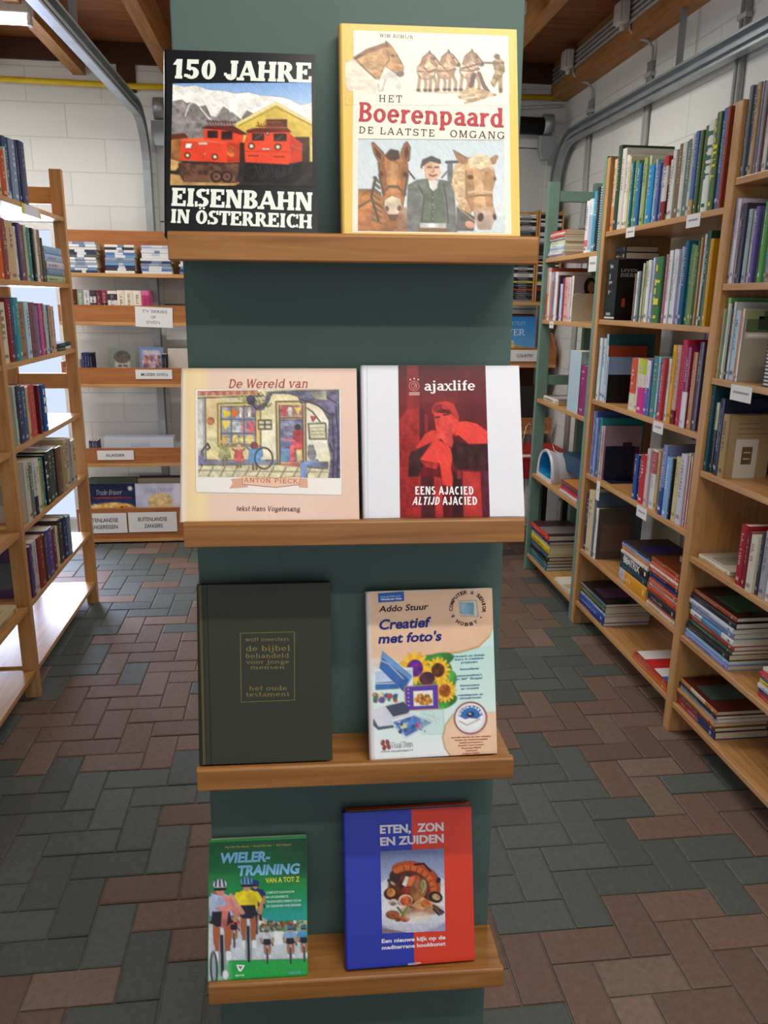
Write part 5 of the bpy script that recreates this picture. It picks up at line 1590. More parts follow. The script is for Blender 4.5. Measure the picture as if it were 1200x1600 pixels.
# ------------------------------------------------------------------ bookcases
XR, XL = 1.435, -1.04
pine = thing('bookcase', 'pine bookcase with solid uprights along the white wall, two bays wide', 'bookcase', (XR, 1.5, 0))


def part(name, mat, x0, x1, y0, y1, z0, z1, root, bevel=0.002):
    o = one_box(name, mat, x0, x1, y0, y1, z0, z1, None, bevel)
    o.parent = root
    o.matrix_parent_inverse = root.matrix_basis.inverted()
    return o


for ya, yb in ((3.628, 3.668), (2.572, 2.618), (1.482, 1.528)):
    part('upright', M['pine_z'], XR, XR + 0.32, ya, yb, 0.0, 2.225, pine, 0.003)
MID = [1.911, 1.526, 1.157, 0.795, 0.408, 0.129]
NEAR = [1.993, 1.667, 1.358, 1.034, 0.717, 0.407, 0.129]
for z in MID:
    part('shelf', M['pine_y'], XR + 0.004, XR + 0.316, 2.6185, 3.6275, z - 0.022, z, pine)
for z in NEAR:
    part('shelf', M['pine_y'], XR + 0.004, XR + 0.316, 1.5285, 2.5715, z - 0.022, z, pine)
part('back_rail', M['pine_z'], XR + 0.318, XR + 0.336, 3.02, 3.12, 0.05, 2.0, pine)
part('back_rail', M['pine_z'], XR + 0.318, XR + 0.336, 2.05, 2.15, 0.05, 2.1, pine)

greenc = thing('bookcase', 'sage green ladder bookcase at the end of the white wall', 'bookcase', (XR, 3.69, 0))
GREEN = [1.834, 1.503, 1.056, 0.61, 0.108]
for ya, yb in ((4.475, 4.513), (3.6695, 3.702)):
    for xa in (XR, XR + 0.26):
        part('post', M['green'], xa, xa + 0.062, ya, yb, 0.0, 2.235, greenc)
    for z in (2.135, 1.665, 1.135, 0.66, 0.03):
        part('crossbar', M['green'], XR + 0.0625, XR + 0.2595, ya + 0.004, yb - 0.004, z, z + 0.055, greenc)
for z in GREEN:
    part('shelf', M['pine_y'], XR + 0.004, XR + 0.316, 3.7025, 4.4745, z - 0.022, z, greenc)

leftc = thing('bookcase', 'open-backed pine ladder bookcase across the aisle from the white wall', 'bookcase', (XL, 3.1, 0))
LEFT = [1.957, 1.655, 1.348, 1.028, 0.712, 0.403, 0.125]
for ya, yb in ((4.118, 4.152), (3.075, 3.112), (2.035, 2.070)):
    for xa in (XL - 0.055, XL - 0.345):
        part('post', M['pine_z'], xa, xa + 0.055, ya, yb, 0.0, 2.17, leftc)
    for z in (2.015, 1.15, 0.04):
        part('crossbar', M['pine_x'], XL - 0.2895, XL - 0.0555, ya + 0.004, yb - 0.004, z, z + 0.075, leftc)
for z in LEFT:
    part('shelf', M['pine_y'], XL - 0.342, XL - 0.004, 3.1125, 4.1175, z - 0.02, z, leftc)
    part('shelf', M['pine_y'], XL - 0.342, XL - 0.004, 2.0705, 3.0745, z - 0.02, z, leftc)


# ------------------------------------------------------------------ books
RIGHT_ROT = Matrix.Rotation(-PI / 2, 4, 'Z')      # spine towards -x (aisle)
LEFT_ROT = Matrix.Rotation(PI / 2, 4, 'Z')        # spine towards +x (aisle)
BACK_ROT = Matrix()                               # spine towards the viewer
RIGHT_LIE = Matrix(((0, 1, 0, 0), (0, 0, 1, 0), (1, 0, 0, 0), (0, 0, 0, 1)))
LEFT_LIE = Matrix(((0, -1, 0, 0), (0, 0, -1, 0), (1, 0, 0, 0), (0, 0, 0, 1)))
BACK_LIE = Matrix(((0, 0, -1, 0), (0, 1, 0, 0), (1, 0, 0, 0), (0, 0, 0, 1)))


def book(label, group, w, h, d, col, o, rot, loc, name='book', cat='book', rng=random):
    """A closed book: spine at y=0 facing -y, thickness along x (0 in the middle), height along z."""
    root = thing(name, label, cat, loc, rot, group)
    hard = o.get('box') is None and (w > 0.014)
    bt = 0.0022 if hard else 0.0006
    sc = hx(col)
    cc = hx(o.get('c', col))
    mb = MB()
    mb.box(-w / 2, -w / 2 + bt, 0.001, d, 0, h, cc)
    mb.box(w / 2 - bt, w / 2, 0.001, d, 0, h, cc)
    bul = min(w * 0.14, 0.005) if hard and not o.get('box') else 0.0008

    def prof(e):
        q = [(-(w / 2) * math.cos(PI * i / 5), -bul * math.sin(PI * i / 5) - e) for i in range(6)]
        return q + [(w / 2, 0.002), (-w / 2, 0.002)]
    mb.prism(prof(0.0), 0, h, 'z', sc)
    for f0, f1, hc in o.get('b', []):
        mb.prism(prof(0.0003), max(0.0002, f0 * h), min(h - 0.0002, f1 * h), 'z', hx(hc))
    # lettering marks down the spine
    tc = o.get('t')
    lum = sum(hexs(col)) / 3
    tcol = tuple(q * 0.62 + e3 * 0.38 for q, e3 in zip(hx(tc), sc)) if tc and not (o.get('big') or o.get('word') or o.get('stripes')) else hx(tc) if tc else tuple(min(1, max(0, q * (0.35 if lum > 0.55 else 1.0) + (0 if lum > 0.55 else 0.32))) for q in sc)
    yy = -bul - 0.0009
    if o.get('stripes'):
        n = int(h / 0.011)
        for i in range(n):
            mb.box(-w * 0.5, w * 0.5, yy, yy + 0.0003, i * h / n, i * h / n + 0.005, tcol)
    elif not o.get('box'):
        big = o.get('big')
        tw = w * (0.78 if big else 0.30)
        z = h * rng.uniform(0.86, 0.93)
        zend = h * (rng.uniform(0.25, 0.4) if big else rng.uniform(0.3, 0.6))
        while z > zend and w > 0.008:
            s = tw * rng.uniform(0.45, 0.75)
            z -= s
            mb.box(-tw / 2, -tw / 2 + tw * rng.uniform(.2, .35), yy, yy + 0.0003, z, z + s, tcol)
            if rng.random() < 0.75:
                mb.box(-tw / 2, tw / 2, yy - 0.0001, yy + 0.0002, z + s * rng.uniform(0, .6), z + s * rng.uniform(.7, 1), tcol)
            z -= tw * (0.22 if rng.random() < 0.82 else 0.7)
        z = h * rng.uniform(0.05, 0.09)
        mb.box(-w * .22, w * .22, yy, yy + 0.0003, z, z + min(0.012, w * .6), tcol)
    # the boards' own print
    for sx in (-1, 1):
        e = sx * (w / 2 + 0.00025)

        def pane(y0, y1, z0, z1, c, k2=0):
            e2 = e + sx * k2 * 0.0002
            pts = [(e2, y0 * d, z0 * h), (e2, y1 * d, z0 * h), (e2, y1 * d, z1 * h), (e2, y0 * d, z1 * h)]
            mb.quad(pts if sx > 0 else pts[::-1], hx(c) if isinstance(c, str) else c)
        for f0, f1, hc in o.get('cb', []):
            pane(0.01, 0.99, f0, f1, hc)
        if not o.get('cb') and not o.get('box') and not o.get('lev') and d > 0.12:
            r0 = rng.random()
            if o.get('tn'):
                pane(.06, .99, .68, .97, '5a6a44'); pane(.3, .8, .72, .9, '35472e', 1); pane(.06, .4, .86, .97, '8a9a60', 1); pane(.06, .99, .60, .68, 'c9bfae'); pane(.12, .8, .625, .655, 'e6e0d4', 1)
            elif o.get('lb'):
                pane(.2, .72, .0, .62, 'cfc6b4'); pane(.36, .6, .22, .5, '6a5230', 1); pane(.4, .56, .3, .32, 'c8b890', 2); pane(.4, .56, .4, .42, 'c8b890', 2)
                for q in range(3):
                    pane(.2, .9 - q * .1, .70 + q * .08, .715 + q * .08, '8a7048', 1)
            elif o.get('pt'):
                pane(.02, .98, .0, .98, 'a8949a')
            elif o.get('vr'):
                pane(.04, .96, .03, .62, '6a3a4a'); pane(.3, .9, .1, .5, '8a4a5a', 1); pane(.5, .75, .25, .7, '4a2a3a', 2)
            elif r0 < 0.75:
                mixc = tuple(q * 0.55 + 0.12 * rng.random() for q in cc)
                pane(.12, .88, .15 + .2 * rng.random(), .6 + .2 * rng.random(), mixc)
    if o.get('lev'):
        for s_, z0, z1, w1 in (('LEVEN', .80, .845, .40), ('DIEREN', .715, .775, .50)):
            v, f = slab(s_, .16, .08, .05, .02)
            xa, xb = min(q[0] for q in v), max(q[0] for q in v)
            n = len(mb.v)
            mb.v += [Vector((w / 2 + 0.0006 + 0.00002 * (qi % 5), (0.08 + (x - xa) / (xb - xa) * w1) * d, (z0 + y * (z1 - z0)) * h)) for qi, (x, y) in enumerate(v)]
            for g in f:
                mb.f.append([n + i for i in g]); mb.c.append(hx('c8c6c0')); mb.mi.append(0)
        mb.quad([(w / 2 + .0006, d * .16, h * .22), (w / 2 + .0006, d * .24, h * .22), (w / 2 + .0006, d * .24, h * .36), (w / 2 + .0006, d * .16, h * .36)], hx('c8502c'))
    if o.get('pt'):
        for cy, cz, ry, rz, c, kz in ((.52, .78, .20, .19, '2a1c18', 1), (.56, .76, .11, .13, '9a6a50', 2), (.5, .55, .28, .12, '3a2a26', 1)):
            e2 = w / 2 + 0.0003 + kz * 0.0003
            mb.quad([(e2, (cy + ry * math.cos(2 * PI * i / 18)) * d, (cz + rz * math.sin(2 * PI * i / 18)) * h) for i in range(18)], hx(c))
    if o.get('word'):
        v, f = sans(o['word'], 0.03)
        xa, xb = min(q[0] for q in v), max(q[0] for q in v)
        za, zb, hh = o.get('wz', (.15, .8, .5))
        n = len(mb.v)
        # reads along the spine
        mb.v += [Vector((o.get('wd', 1) * (y - .5) * w * hh, yy - 0.0003, h * (1 - za - (x - xa) / (xb - xa) * (zb - za)) if o.get('wd', 1) > 0 else h * (za + (x - xa) / (xb - xa) * (zb - za)))) for x, y in v]
        for g in f:
            mb.f.append([n + i for i in g]); mb.c.append(tcol); mb.mi.append(0)
    mb.build('cover', M['gloss' if rng.random() < 0.6 else 'matte'], root)
    k2 = MB()
    ins = 0.0025 if hard else 0.0004
    k2.box(-w / 2 + bt + .0001, w / 2 - bt - .0001, 0.0022, d - ins, ins, h - ins, hx('e2d9c4' if rng.random() < .6 else 'd3c5a4'))
    k2.build('page_block', M['paper'], root)
    return root


ROWCFG = {  # row: (spine plane, shelf height, side, words for the shelf)
    'mid0': (XR, 1.911, 1, 'top shelf, pine bookcase far bay'), 'mid1': (XR, 1.526, 1, 'second shelf, pine bookcase far bay'),
    'mid2': (XR, 1.157, 1, 'third shelf, pine bookcase far bay'), 'mid3': (XR, 0.795, 1, 'fourth shelf, pine bookcase far bay'),
    'mid4': (XR, 0.408, 1, 'fifth shelf, pine bookcase far bay'),
    'near0': (XR, 1.993, 1, 'top shelf, pine bookcase near bay'), 'near1': (XR, 1.667, 1, 'second shelf, pine bookcase near bay'),
    'near2': (XR, 1.358, 1, 'third shelf, pine bookcase near bay'), 'near3': (XR, 1.034, 1, 'fourth shelf, pine bookcase near bay'),
    'near4': (XR, 0.717, 1, 'fifth shelf, pine bookcase near bay'),
    'green0': (XR, 1.834, 1, 'top shelf, green bookcase'), 'green1': (XR, 1.503, 1, 'second shelf, green bookcase'), 'green2': (XR, 1.056, 1, 'third shelf, green bookcase'),
    'left0': (XL, 1.957, -1, 'top shelf, open-backed bookcase'), 'left1': (XL, 1.655, -1, 'second shelf, open-backed bookcase'),
    'left2': (XL, 1.348, -1, 'third shelf, open-backed bookcase'), 'left3': (XL, 1.028, -1, 'fourth shelf, open-backed bookcase'),
    'left4': (XL, 0.712, -1, 'fifth shelf, open-backed bookcase'), 'left5': (XL, 0.403, -1, 'sixth shelf, open-backed bookcase'),
}
SPECIAL = {'lev': 'thick black animal book', 'stripes': 'black striped white book', 'box': 'wide pale blue box file', 'tn': 'beige garden book with landscape cover',
           'lb': 'tan cloth book with pale label', 'pt': 'cream book with portrait cover', 'vr': 'mauve floral book'}
ROWEDGE = {}
for key, items in ROWS.items():
    xp, z, side, words = ROWCFG[key]
    lo_y, hi_y = (3.1135, 4.1165) if side < 0 else {'m': (2.6195, 3.6265), 'n': (1.5295, 2.5705), 'g': (3.7035, 4.4735)}[key[0]]
    if key == 'left1':
        hi_y = 3.790
    if key == 'left2':
        hi_y = 3.852
    a0, a1 = min(q[0] - q[1] / 2 for q in items), max(q[0] + q[1] / 2 for q in items)
    n0, n1 = max(a0, lo_y), min(a1, hi_y)
    sc_ = (n1 - n0) / (a1 - a0)
    items = [(n0 + (q[0] - a0) * sc_, q[1] * sc_) + q[2:] for q in items]
    ROWEDGE[key] = items
    order = sorted(range(len(items)), key=lambda i: -items[i][0])
    for rank, i in enumerate(order):
        y, w, h, col, o = items[i]
        rng = random.Random(key + str(i))
        n = len(items)
        if rank + 1 <= (n + 1) // 2 or n - rank > 20:
            pos = '%s from far end' % ORD[rank + 1] if rank else 'at far end'
        else:
            pos = '%s from near end' % ORD[n - rank] if n - rank > 1 else 'at near end'
        sp = [SPECIAL[q] for q in SPECIAL if o.get(q)]
        size = 'slim ' if w < 0.019 else ('thick ' if w > 0.052 else '')
        what = sp[0] if sp else size + cname(col) + ' book'
        if not sp and o.get('big'):
            what += ' with bold lettering'
        d = min(0.72 * h, 0.235)
        if key == 'green2' and o.get('box'):
            d = 0.27
        xs = xp + side * (0.010 + 0.014 * rng.random())
        rot = RIGHT_ROT if side > 0 else LEFT_ROT
        book('%s, %s, %s' % (what, pos, words), 'books on the ' + words, max(w - 0.0008, 0.005), h, d, col, o, rot, (xs, y, z + 0.0003), 'box_file' if o.get('box') else 'book', 'box file' if o.get('box') else 'book', rng)


def stack(key, words, group, rot, x, ynear, yfar, z0, items, jitter=0.012, name='book', cat='book', noun='book', depth=None):
    """Books lying flat, spines to the front, listed from the bottom up: (thickness, colour, print, share of the length)."""
    rng = random.Random(key)
    z = z0 + 0.0004
    n = len(items)
    for i, it in enumerate(items):
        t, col, o = it[:3]
        fr = it[3] if len(it) > 3 else 1.0
        off = rng.uniform(0, jitter)
        ln = (yfar - ynear) * fr * rng.uniform(0.96, 1.0) - off
        d = (depth or min(0.27, max(0.15, ln * 0.76))) * rng.uniform(0.93, 1.0)
        if rot is RIGHT_LIE:
            loc = (x + rng.uniform(0.0, jitter), ynear + off, z + t / 2)
        elif rot is LEFT_LIE:
            loc = (x - rng.uniform(0.0, jitter), yfar - off, z + t / 2)
        else:
            loc = (yfar - off, x + rng.uniform(0.0, jitter), z + t / 2)
        if n == 1:
            pos = 'lying flat'
        elif i == 0:
            pos = 'bottom'
        elif i == n - 1:
            pos = 'top'
        else:
            pos = '%s from bottom' % ORD[i + 1]
        book('%s %s %s, %s' % (cname(col), noun, pos if n == 1 else pos + ' of stack', words), group, t - 0.0005, ln, d, col, o, rot, loc, name, cat, rng)
        z += t
    return z


A = dict
xs = XR + 0.014
stack('sa', 'fifth shelf, pine bookcase far bay', 'lying books beside the empty space', RIGHT_LIE, xs, 2.90, 3.184, 0.408,
      [(.058, 'dc9a26', A(b=[(.78, 1, 'b8b4b4')])), (.030, '22404a', A(t='8aa0a8')), (.040, '2c2826', A(b=[(0, 1, '2c2826')], word='BEATRIX', wd=1, wz=(.12, .72, .8), t='ece8e2')), (.014, 'e0dcd6', {}), (.016, 'd88a4a', A(t='5a2a20')), (.013, '9aa8c8', A(t='3a4a7a')), (.011, '2c3a6a', A(t='d8d4e0', c='3a2c28'))])
stack('sb', 'fifth shelf, near upright, pine bookcase far bay', 'lying orange and white books', RIGHT_LIE, xs, 2.642, 2.892, 0.408,
      [(.012, 'd8d0c0', {}), (.010, 'c4502c', A(t='e8d8c8')), (.034, '26262a', A(t='c8c4bc')), (.024, 'cc5428', A(t='3a3060')), (.013, 'e4dcd4', {}), (.020, 'd05a34', A(t='e8d0c0')), (.010, '3a3468', {}), (.018, '3c2c4c', A(t='d8d4dc')), (.017, 'd4572c', A(t='f0e0d0')), (.011, 'ead8d0', A(t='c04030')), (.016, 'd2603a', A(t='f0d8c8')), (.018, '9c4a22', A(c='6a3418'))])
stack('sc', 'bottom shelf, pine bookcase far bay', 'large books lying at the far end', RIGHT_LIE, xs, 3.285, 3.612, 0.129,
      [(.014, '2a3a7a', A(t='d0d8e8')), (.034, '2c4494', A(t='d8e0f0', b=[(.2, .7, '3454a4')])), (.014, 'a8c0d4', A(t='3a4a6a')), (.012, '2c3a3a', {}), (.012, '7a8a44', A(t='d8d8b0')), (.011, '4a5a3c', {}), (.012, '5a7a94', A(b=[(.5, 1, '8a8480')], c='2a2422'))], 0.008)
stack('sd', 'bottom shelf by near upright, pine bookcase far bay', 'orange books lying by the upright', RIGHT_LIE, xs - 0.006, 2.636, 2.951, 0.129,
      [(.020, 'd86a36', A(t='f0e0d0')), (.014, 'c85a34', A(t='e8c8b0')), (.012, 'b83426', A(c='c8342c', cb=[(.0, .17, '2f74c0'), (.17, .42, 'e8e6e2'), (.42, .72, 'd02c30'), (.72, 1, 'e8e6e0')]), .92)], 0.006)
stack('se', 'sixth shelf, pine bookcase near bay', 'large books lying at the far end', RIGHT_LIE, xs, 2.262, 2.566, 0.407,
      [(.018, '8a94c8', A(t='3a4a8a')), (.016, '8ab4d4', A(t='f0f4f8')), (.024, '2c2a2a', A(t='a89878')), (.012, '3c5a44', A(t='c8d0b8')), (.018, 'a8402c', A(t='e8c8b0')), (.022, 'dcdcd4', A(b=[(.25, .72, '5a9ac8')])), (.022, '7a8cb8', A(t='e8ecf4')), (.018, 'c8d0d8', A(t='2a3a6a')), (.022, '26242a', A(t='a09890')), (.018, '9c4a2c', A(t='d8b090', c='3a2622'))], 0.016)
stack('sf', 'sixth shelf middle, pine bookcase near bay', 'small colourful books lying on the sixth shelf', RIGHT_LIE, xs, 1.90, 2.10, 0.407,
      [(.016, 'b02a3a', A(t='e8c8c8')), (.016, '2a3a7a', A(t='e0c840')), (.014, 'dcdcdc', A(t='3a5a9a')), (.014, 'e0c23a', {}), (.014, '3a6aa8', A(t='f0f0f0')), (.014, 'c83a34', {}), (.012, 'd8d8d4', {})], 0.014)
stack('sg', 'bottom shelf, pine bookcase near bay', 'large books lying at the far end', RIGHT_LIE, xs, 2.29, 2.566, 0.129,
      [(.030, '2a3468', A(t='c8d0e4', b=[(.45, 1, 'a02a28')])), (.018, '5a3a2c', A(t='d8c0a0')), (.016, 'c8905c', A(t='5a3a20')), (.014, '9ab0c0', A(t='2a3a4a')), (.012, '2a2828', A(t='b0a8a0')), (.018, 'b8743c', A(c='5a2620', b=[(.3, .7, 'd8c49c')]))], 0.01)
stack('sh', 'fifth shelf, pine bookcase near bay', 'lying book on the fifth shelf', RIGHT_LIE, xs + 0.01, 2.34, 2.55, 0.717, [(.016, 'd4cfb8', A(t='8a8468'))])
stack('si', 'top shelf, green bookcase', 'thin books lying on the top shelf', RIGHT_LIE, xs, 4.225, 4.468, 1.834,
      [(.013, 'b8b4d8', {}), (.013, 'e4e0e0', A(t='b05060')), (.013, 'dfe4ec', {}), (.014, 'b8d0e4', {}), (.014, 'eceae4', {}), (.012, 'dfe6c8', A(t='7a9a4a')), (.011, 'cfd8d0', {}), (.011, 'e0dcd8', A(t='c84a3a')), (.012, 'd85a44', A(t='f4e0d8')), (.012, 'e8e2dc', A(t='c83a30')), (.012, 'd44a3c', {})], 0.014, depth=.2)
stack('sj', 'third shelf, green bookcase', 'lying book on the third shelf', RIGHT_LIE, xs + 0.004, 4.14, 4.40, 1.056, [(.030, 'dcd4c4', A(c='6a6460', cb=[(.2, .7, 'b4b0b8')]))])
stack('sk', 'fourth shelf, green bookcase', 'flat books on the fourth shelf', RIGHT_LIE, xs, 3.735, 4.02, 0.61,
      [(.016, 'd8d4cc', A(t='a89a80')), (.018, 'c02c30', A(t='e8c0b8')), (.014, '54607e', A(t='c8ccd8')), (.016, '8a3a24', A(c='d08a3a'))], 0.02)
stack('sl', 'bottom shelf, green bookcase', 'books stacked on the bottom shelf', RIGHT_LIE, xs, 4.13, 4.468, 0.108,
      [(.020, '2f6a78', A(t='d0dce0')), (.018, '4a8a94', A(t='e0ecec')), (.018, '2a3a3a', A(t='d8d8d0')), (.022, '23282c', A(t='e4e0d0')), (.020, '34506e', A(t='c8d4e0')), (.040, 'e2c81c', A(t='6a5a10')), (.016, 'd8d4d8', {}), (.020, '2c2c58', A(t='c8c8e0')), (.032, 'd83c2c', A(c='4a3030', cb=[(.15, .6, '8a8480')]))], 0.014)
stack('sm', 'near end of bottom shelf, green bookcase', 'papers on the bottom shelf', RIGHT_LIE, xs, 3.75, 4.00, 0.108, [(.008, 'dcd8c8', A(cb=[(.1, .5, '8a98b0')])), (.007, 'e4e0d0', A(cb=[(.2, .5, 'c8b490')]))])
stack('sn', 'second shelf, open-backed bookcase', 'small blue books stacked by the far post', LEFT_LIE, XL - 0.014, 3.80, 4.10, 1.655,
      [(.030, 'a8b88a', A(t='5a7a8a')), (.030, '6a8cb0', A(t='d0d8e4')), (.032, 'ccc4d4', A(t='8a7a9a')), (.031, 'a8bcdc', A(t='c07a90')), (.034, '8ab0d0', A(t='e0e8f0'))], 0.012, depth=.13)
stack('so', 'third shelf, open-backed bookcase', 'two thin books by the far post', LEFT_LIE, XL - 0.014, 3.86, 4.10, 1.348, [(.017, '3a5a54', A(b=[(0, .4, 'c8d0cc')])), (.017, '2c4440', A(t='b0c0b8'))], 0.01, depth=.16)
stack('sp', 'near bay fifth shelf, open-backed bookcase', 'lying book in the near bay', LEFT_LIE, XL - 0.02, 2.78, 3.02, 0.403, [(.034, 'c8b48c', A(t='5a4a30'))])
for i, (y, w, h, c, t_) in enumerate(((3.050, .034, .232, '3a3020', 'b8904a'), (3.010, .030, .225, '5a3a2a', 'd0b080'), (2.972, .036, .240, '2a2a30', 'a0a0a8'))):
    book('%s speckled book, %s from far post, near bay, open-backed bookcase' % (cname(c), ORD[i + 1]), 'books in the near bay', w, h, .16, c, dict(t=t_), LEFT_ROT, (XL - 0.014, y, 1.3483), rng=random.Random(i))

m0 = ROWEDGE['mid1'][0]
stack('sq', 'on the thick black animal book', 'dark books lying on the animal book', RIGHT_LIE, XR + 0.05, m0[0] - m0[1] / 2 + 0.002, m0[0] + m0[1] / 2 - 0.002, 1.5264 + m0[2], [(.030, '2a2622', {}), (.026, '22303a', A(t='5a7484'))], 0.002, depth=.16)
stack('sr', 'behind the orange stack top, pine bookcase far bay', 'grey book lying on the orange books', RIGHT_LIE, XR + 0.09, 2.66, 2.80, 0.4086 + 0.203, [(.026, '8a8078', A(c='94897e'))], 0.004, depth=.15)
# bookends
ye = ROWEDGE['mid3'][6][0] - ROWEDGE['mid3'][6][1] / 2
b1 = MB()
b1.box(XR + 0.03, XR + 0.17, ye - 0.0035, ye - 0.0005, 0.7953, 0.955)
b1.box(XR + 0.03, XR + 0.17, ye - 0.09, ye - 0.0036, 0.7953, 0.7968)
tag(b1.build('bookend', M['navy_metal'], None, 0.0005), 'navy metal bookend on fourth shelf against the mauve floral book', 'bookend')
ye = ROWEDGE['green1'][-1][0] - ROWEDGE['green1'][-1][1] / 2
b1 = MB()
b1.prism([(XR + 0.012, 1.5033), (XR + 0.17, 1.5033), (XR + 0.17, 1.63), (XR + 0.155, 1.645), (XR + 0.03, 1.645), (XR + 0.012, 1.63)], ye - 0.0035, ye - 0.0005, 'y')
b1.box(XR + 0.012, XR + 0.17, ye - 0.09, ye - 0.0036, 1.5033, 1.5048)
tag(b1.build('bookend', M['beige_metal'], None, 0.0005), 'beige metal bookend on second shelf of the green bookcase', 'bookend')


# ------------------------------------------------------------------ small paper labels and signs
def scribble(mb, x0, x1, z0, z1, y, seed, col, side='y', sgn=-1):
    rng = random.Random(seed)
    x = x0
    while x < x1:
        w = rng.uniform(0.25, 0.7) * (z1 - z0)
        a, b13 = x, min(x + w, x1)
        zc = rng.uniform(z0, z0 + 0.3 * (z1 - z0))
        if side == 'y':
            mb.box(a, b13, y - 0.0002, y, zc, z1, col)
        else:
            mb.box(y - 0.0002, y, a, b13, zc, z1, col)
        x += w * 1.5


def shelf_card(label, xp, side, ya, yb, z0, z1, seed):
    k = MB()
    xa = xp - side * 0.0015
    k.box(min(xa, xp - side * 0.0003), max(xa, xp - side * 0.0003), ya, yb, z0, z1, hx('e8e6e2'))
    h = z1 - z0
    if side > 0:
        scribble(k, ya + .015, yb - .015, z0 + h * .45, z0 + h * .62, xa - 0.0001, seed, hx('8a8a90'), 'x')
    tag(k.build('shelf_label', M['matte']), label, 'label', 'white paper labels on the shelf fronts')


shelf_card('small white label on pine bookcase top shelf at its far end', XR + 0.004, 1, 3.311, 3.397, 1.868, 1.908, 1)
shelf_card('white label on pine bookcase top shelf toward the near upright', XR + 0.004, 1, 2.770, 2.869, 1.864, 1.909, 2)
shelf_card('white label under red and mustard books on third shelf of pine bookcase', XR + 0.004, 1, 2.879, 2.965, 1.108, 1.152, 3)
shelf_card('tall narrow label below the mauve floral book on pine bookcase', XR + 0.004, 1, 3.440, 3.478, 0.700, 0.792, 4)
shelf_card('white label under the red and blue books on fourth shelf of pine bookcase', XR + 0.004, 1, 2.942, 3.036, 0.742, 0.790, 5)
shelf_card('white label below the beige garden book on third shelf of pine bookcase', XR + 0.004, 1, 2.320, 2.440, 1.300, 1.350, 6)
shelf_card('white label hanging under top shelf of green bookcase', XR + 0.004, 1, 3.706, 3.806, 1.742, 1.812, 7)
shelf_card('tiny white label on second shelf of green bookcase', XR + 0.004, 1, 4.262, 4.332, 1.462, 1.498, 8)
k = MB()
k.box(XL - 0.0035, XL - 0.0015, 3.50, 3.73, 1.915, 1.953, hx('dcdae6'))
k.box(XL - 0.0035, XL - 0.0012, 3.49, 3.52, 1.914, 1.954, hx('d8c84a'))
k.box(XL - 0.0035, XL - 0.0012, 3.71, 3.74, 1.914, 1.954, hx('dcc88a'))
tag(k.build('shelf_label', M['matte']), 'white label taped to top shelf of the open-backed bookcase', 'label')


def sign(name, label, x0, x1, z0, z1, y, lines, cap, seed=None, col='3a3a44', tilt=0.0):
    k = MB(Matrix.Translation((x0, y, z0)) @ Matrix.Rotation(tilt, 4, 'Y'))
    w, h = x1 - x0, z1 - z0
    k.box(0, w, -0.0012, 0, 0, h, hx('e9e8e6'))
    for s_, u0, u1, v in lines:
        vt, f = sans(s_, 0.012)
        xa, xb = min(q[0] for q in vt), max(q[0] for q in vt)
        n = len(k.v)
        k.v += [k.mat @ Vector((w * (u0 + (x - xa) / (xb - xa) * (u1 - u0)), -0.0018, h * v + yv * cap)) for x, yv in vt]
        for g in f:
            k.f.append([n + i for i in g]); k.c.append(hx(col)); k.mi.append(0)
    return tag(k.build(name, M['matte']), label, 'sign')


# ------------------------------------------------------------------ the music rack on the end wall
YB = 5.20
rack = thing('media_rack', 'long wooden rack of films and records along the end wall', 'shelf rack', (-1.0, YB, 0))
RX0, RX1 = -1.40, -0.30
TRAYS = [(1.735, 0.0), (1.445, 0.10), (1.062, 0.10), (0.548, 0.10), (0.035, 0.21)]
for z, lip in TRAYS:
    part('shelf', M['pine_x'], RX0, RX1, YB + 0.0, YB + 0.165, z - 0.022, z, rack)
    if lip:
        part('front_board', M['ply_x'], RX0, RX1, YB + 0.002, YB + 0.014, z + 0.0005, z + lip, rack, 0.001)
part('bin_floor', M['ply_x'], RX0 + 0.06, RX1 - 0.06, YB + 0.0145, YB + 0.12, 0.0355, 0.095, rack, 0.001)
part('back_board', M['ply_x'], RX0, RX1, YB + 0.152, YB + 0.165, 1.7355, 1.995, rack)
for x in (RX0 + 0.02, RX1 - 0.03):
    part('post', M['pine_z'], x, x + 0.035, YB + 0.125, YB + 0.1515, 0.0, 1.72, rack)
for za, zb in ((1.072, 1.30), (0.558, 0.80)):
    part('end_board', M['ply_y'], RX0 - 0.014, RX0 - 0.0005, YB + 0.01, YB + 0.165, za - 0.03, zb - 0.10, rack)

rack2 = thing('media_rack', 'wooden rack of compact discs behind the green bookcase', 'shelf rack', (1.5, YB, 0))
QX0, QX1 = 0.95, 1.79
for z, lip in ((1.600, 0.0), (1.195, 0.11), (0.745, 0.09)):
    part('shelf', M['pine_x'], QX0, QX1, YB, YB + 0.165, z - 0.022, z, rack2)
    if lip:
        part('front_board', M['ply_x'], QX0, QX1, YB + 0.002, YB + 0.014, z + 0.0005, z + lip, rack2, 0.001)
k = MB()
k.prism([(YB + 0.015, 1.1953), (YB + 0.123, 1.1953), (YB + 0.123, 1.40), (YB + 0.11, 1.40), (YB + 0.015, 1.305)], QX1 - 0.014, QX1 - 0.001, 'x')
o = k.build('end_board', M['ply_y'])
o.parent = rack2
o.matrix_parent_inverse = rack2.matrix_basis.inverted()
for x in (QX0 + 0.02, QX1 - 0.055):
    part('post', M['pine_z'], x, x + 0.04, YB + 0.125, YB + 0.1645, 0.0, 2.28, rack2)
part('back_board', M['dark_hole'], QX0, QX1 - 0.1, YB + 0.155, YB + 0.164, 0.76, 1.17, rack2)

DV = ['d8dce4', '5a7ab0', 'e8e6e2', '3a4668', 'b8c8dc', '98a4b8', 'e4e0da', '5a6a6a', '6a9ac4', 'dcdce0', 'c8bca8', '44444e', '7a8aa4', 'e6e6ea']


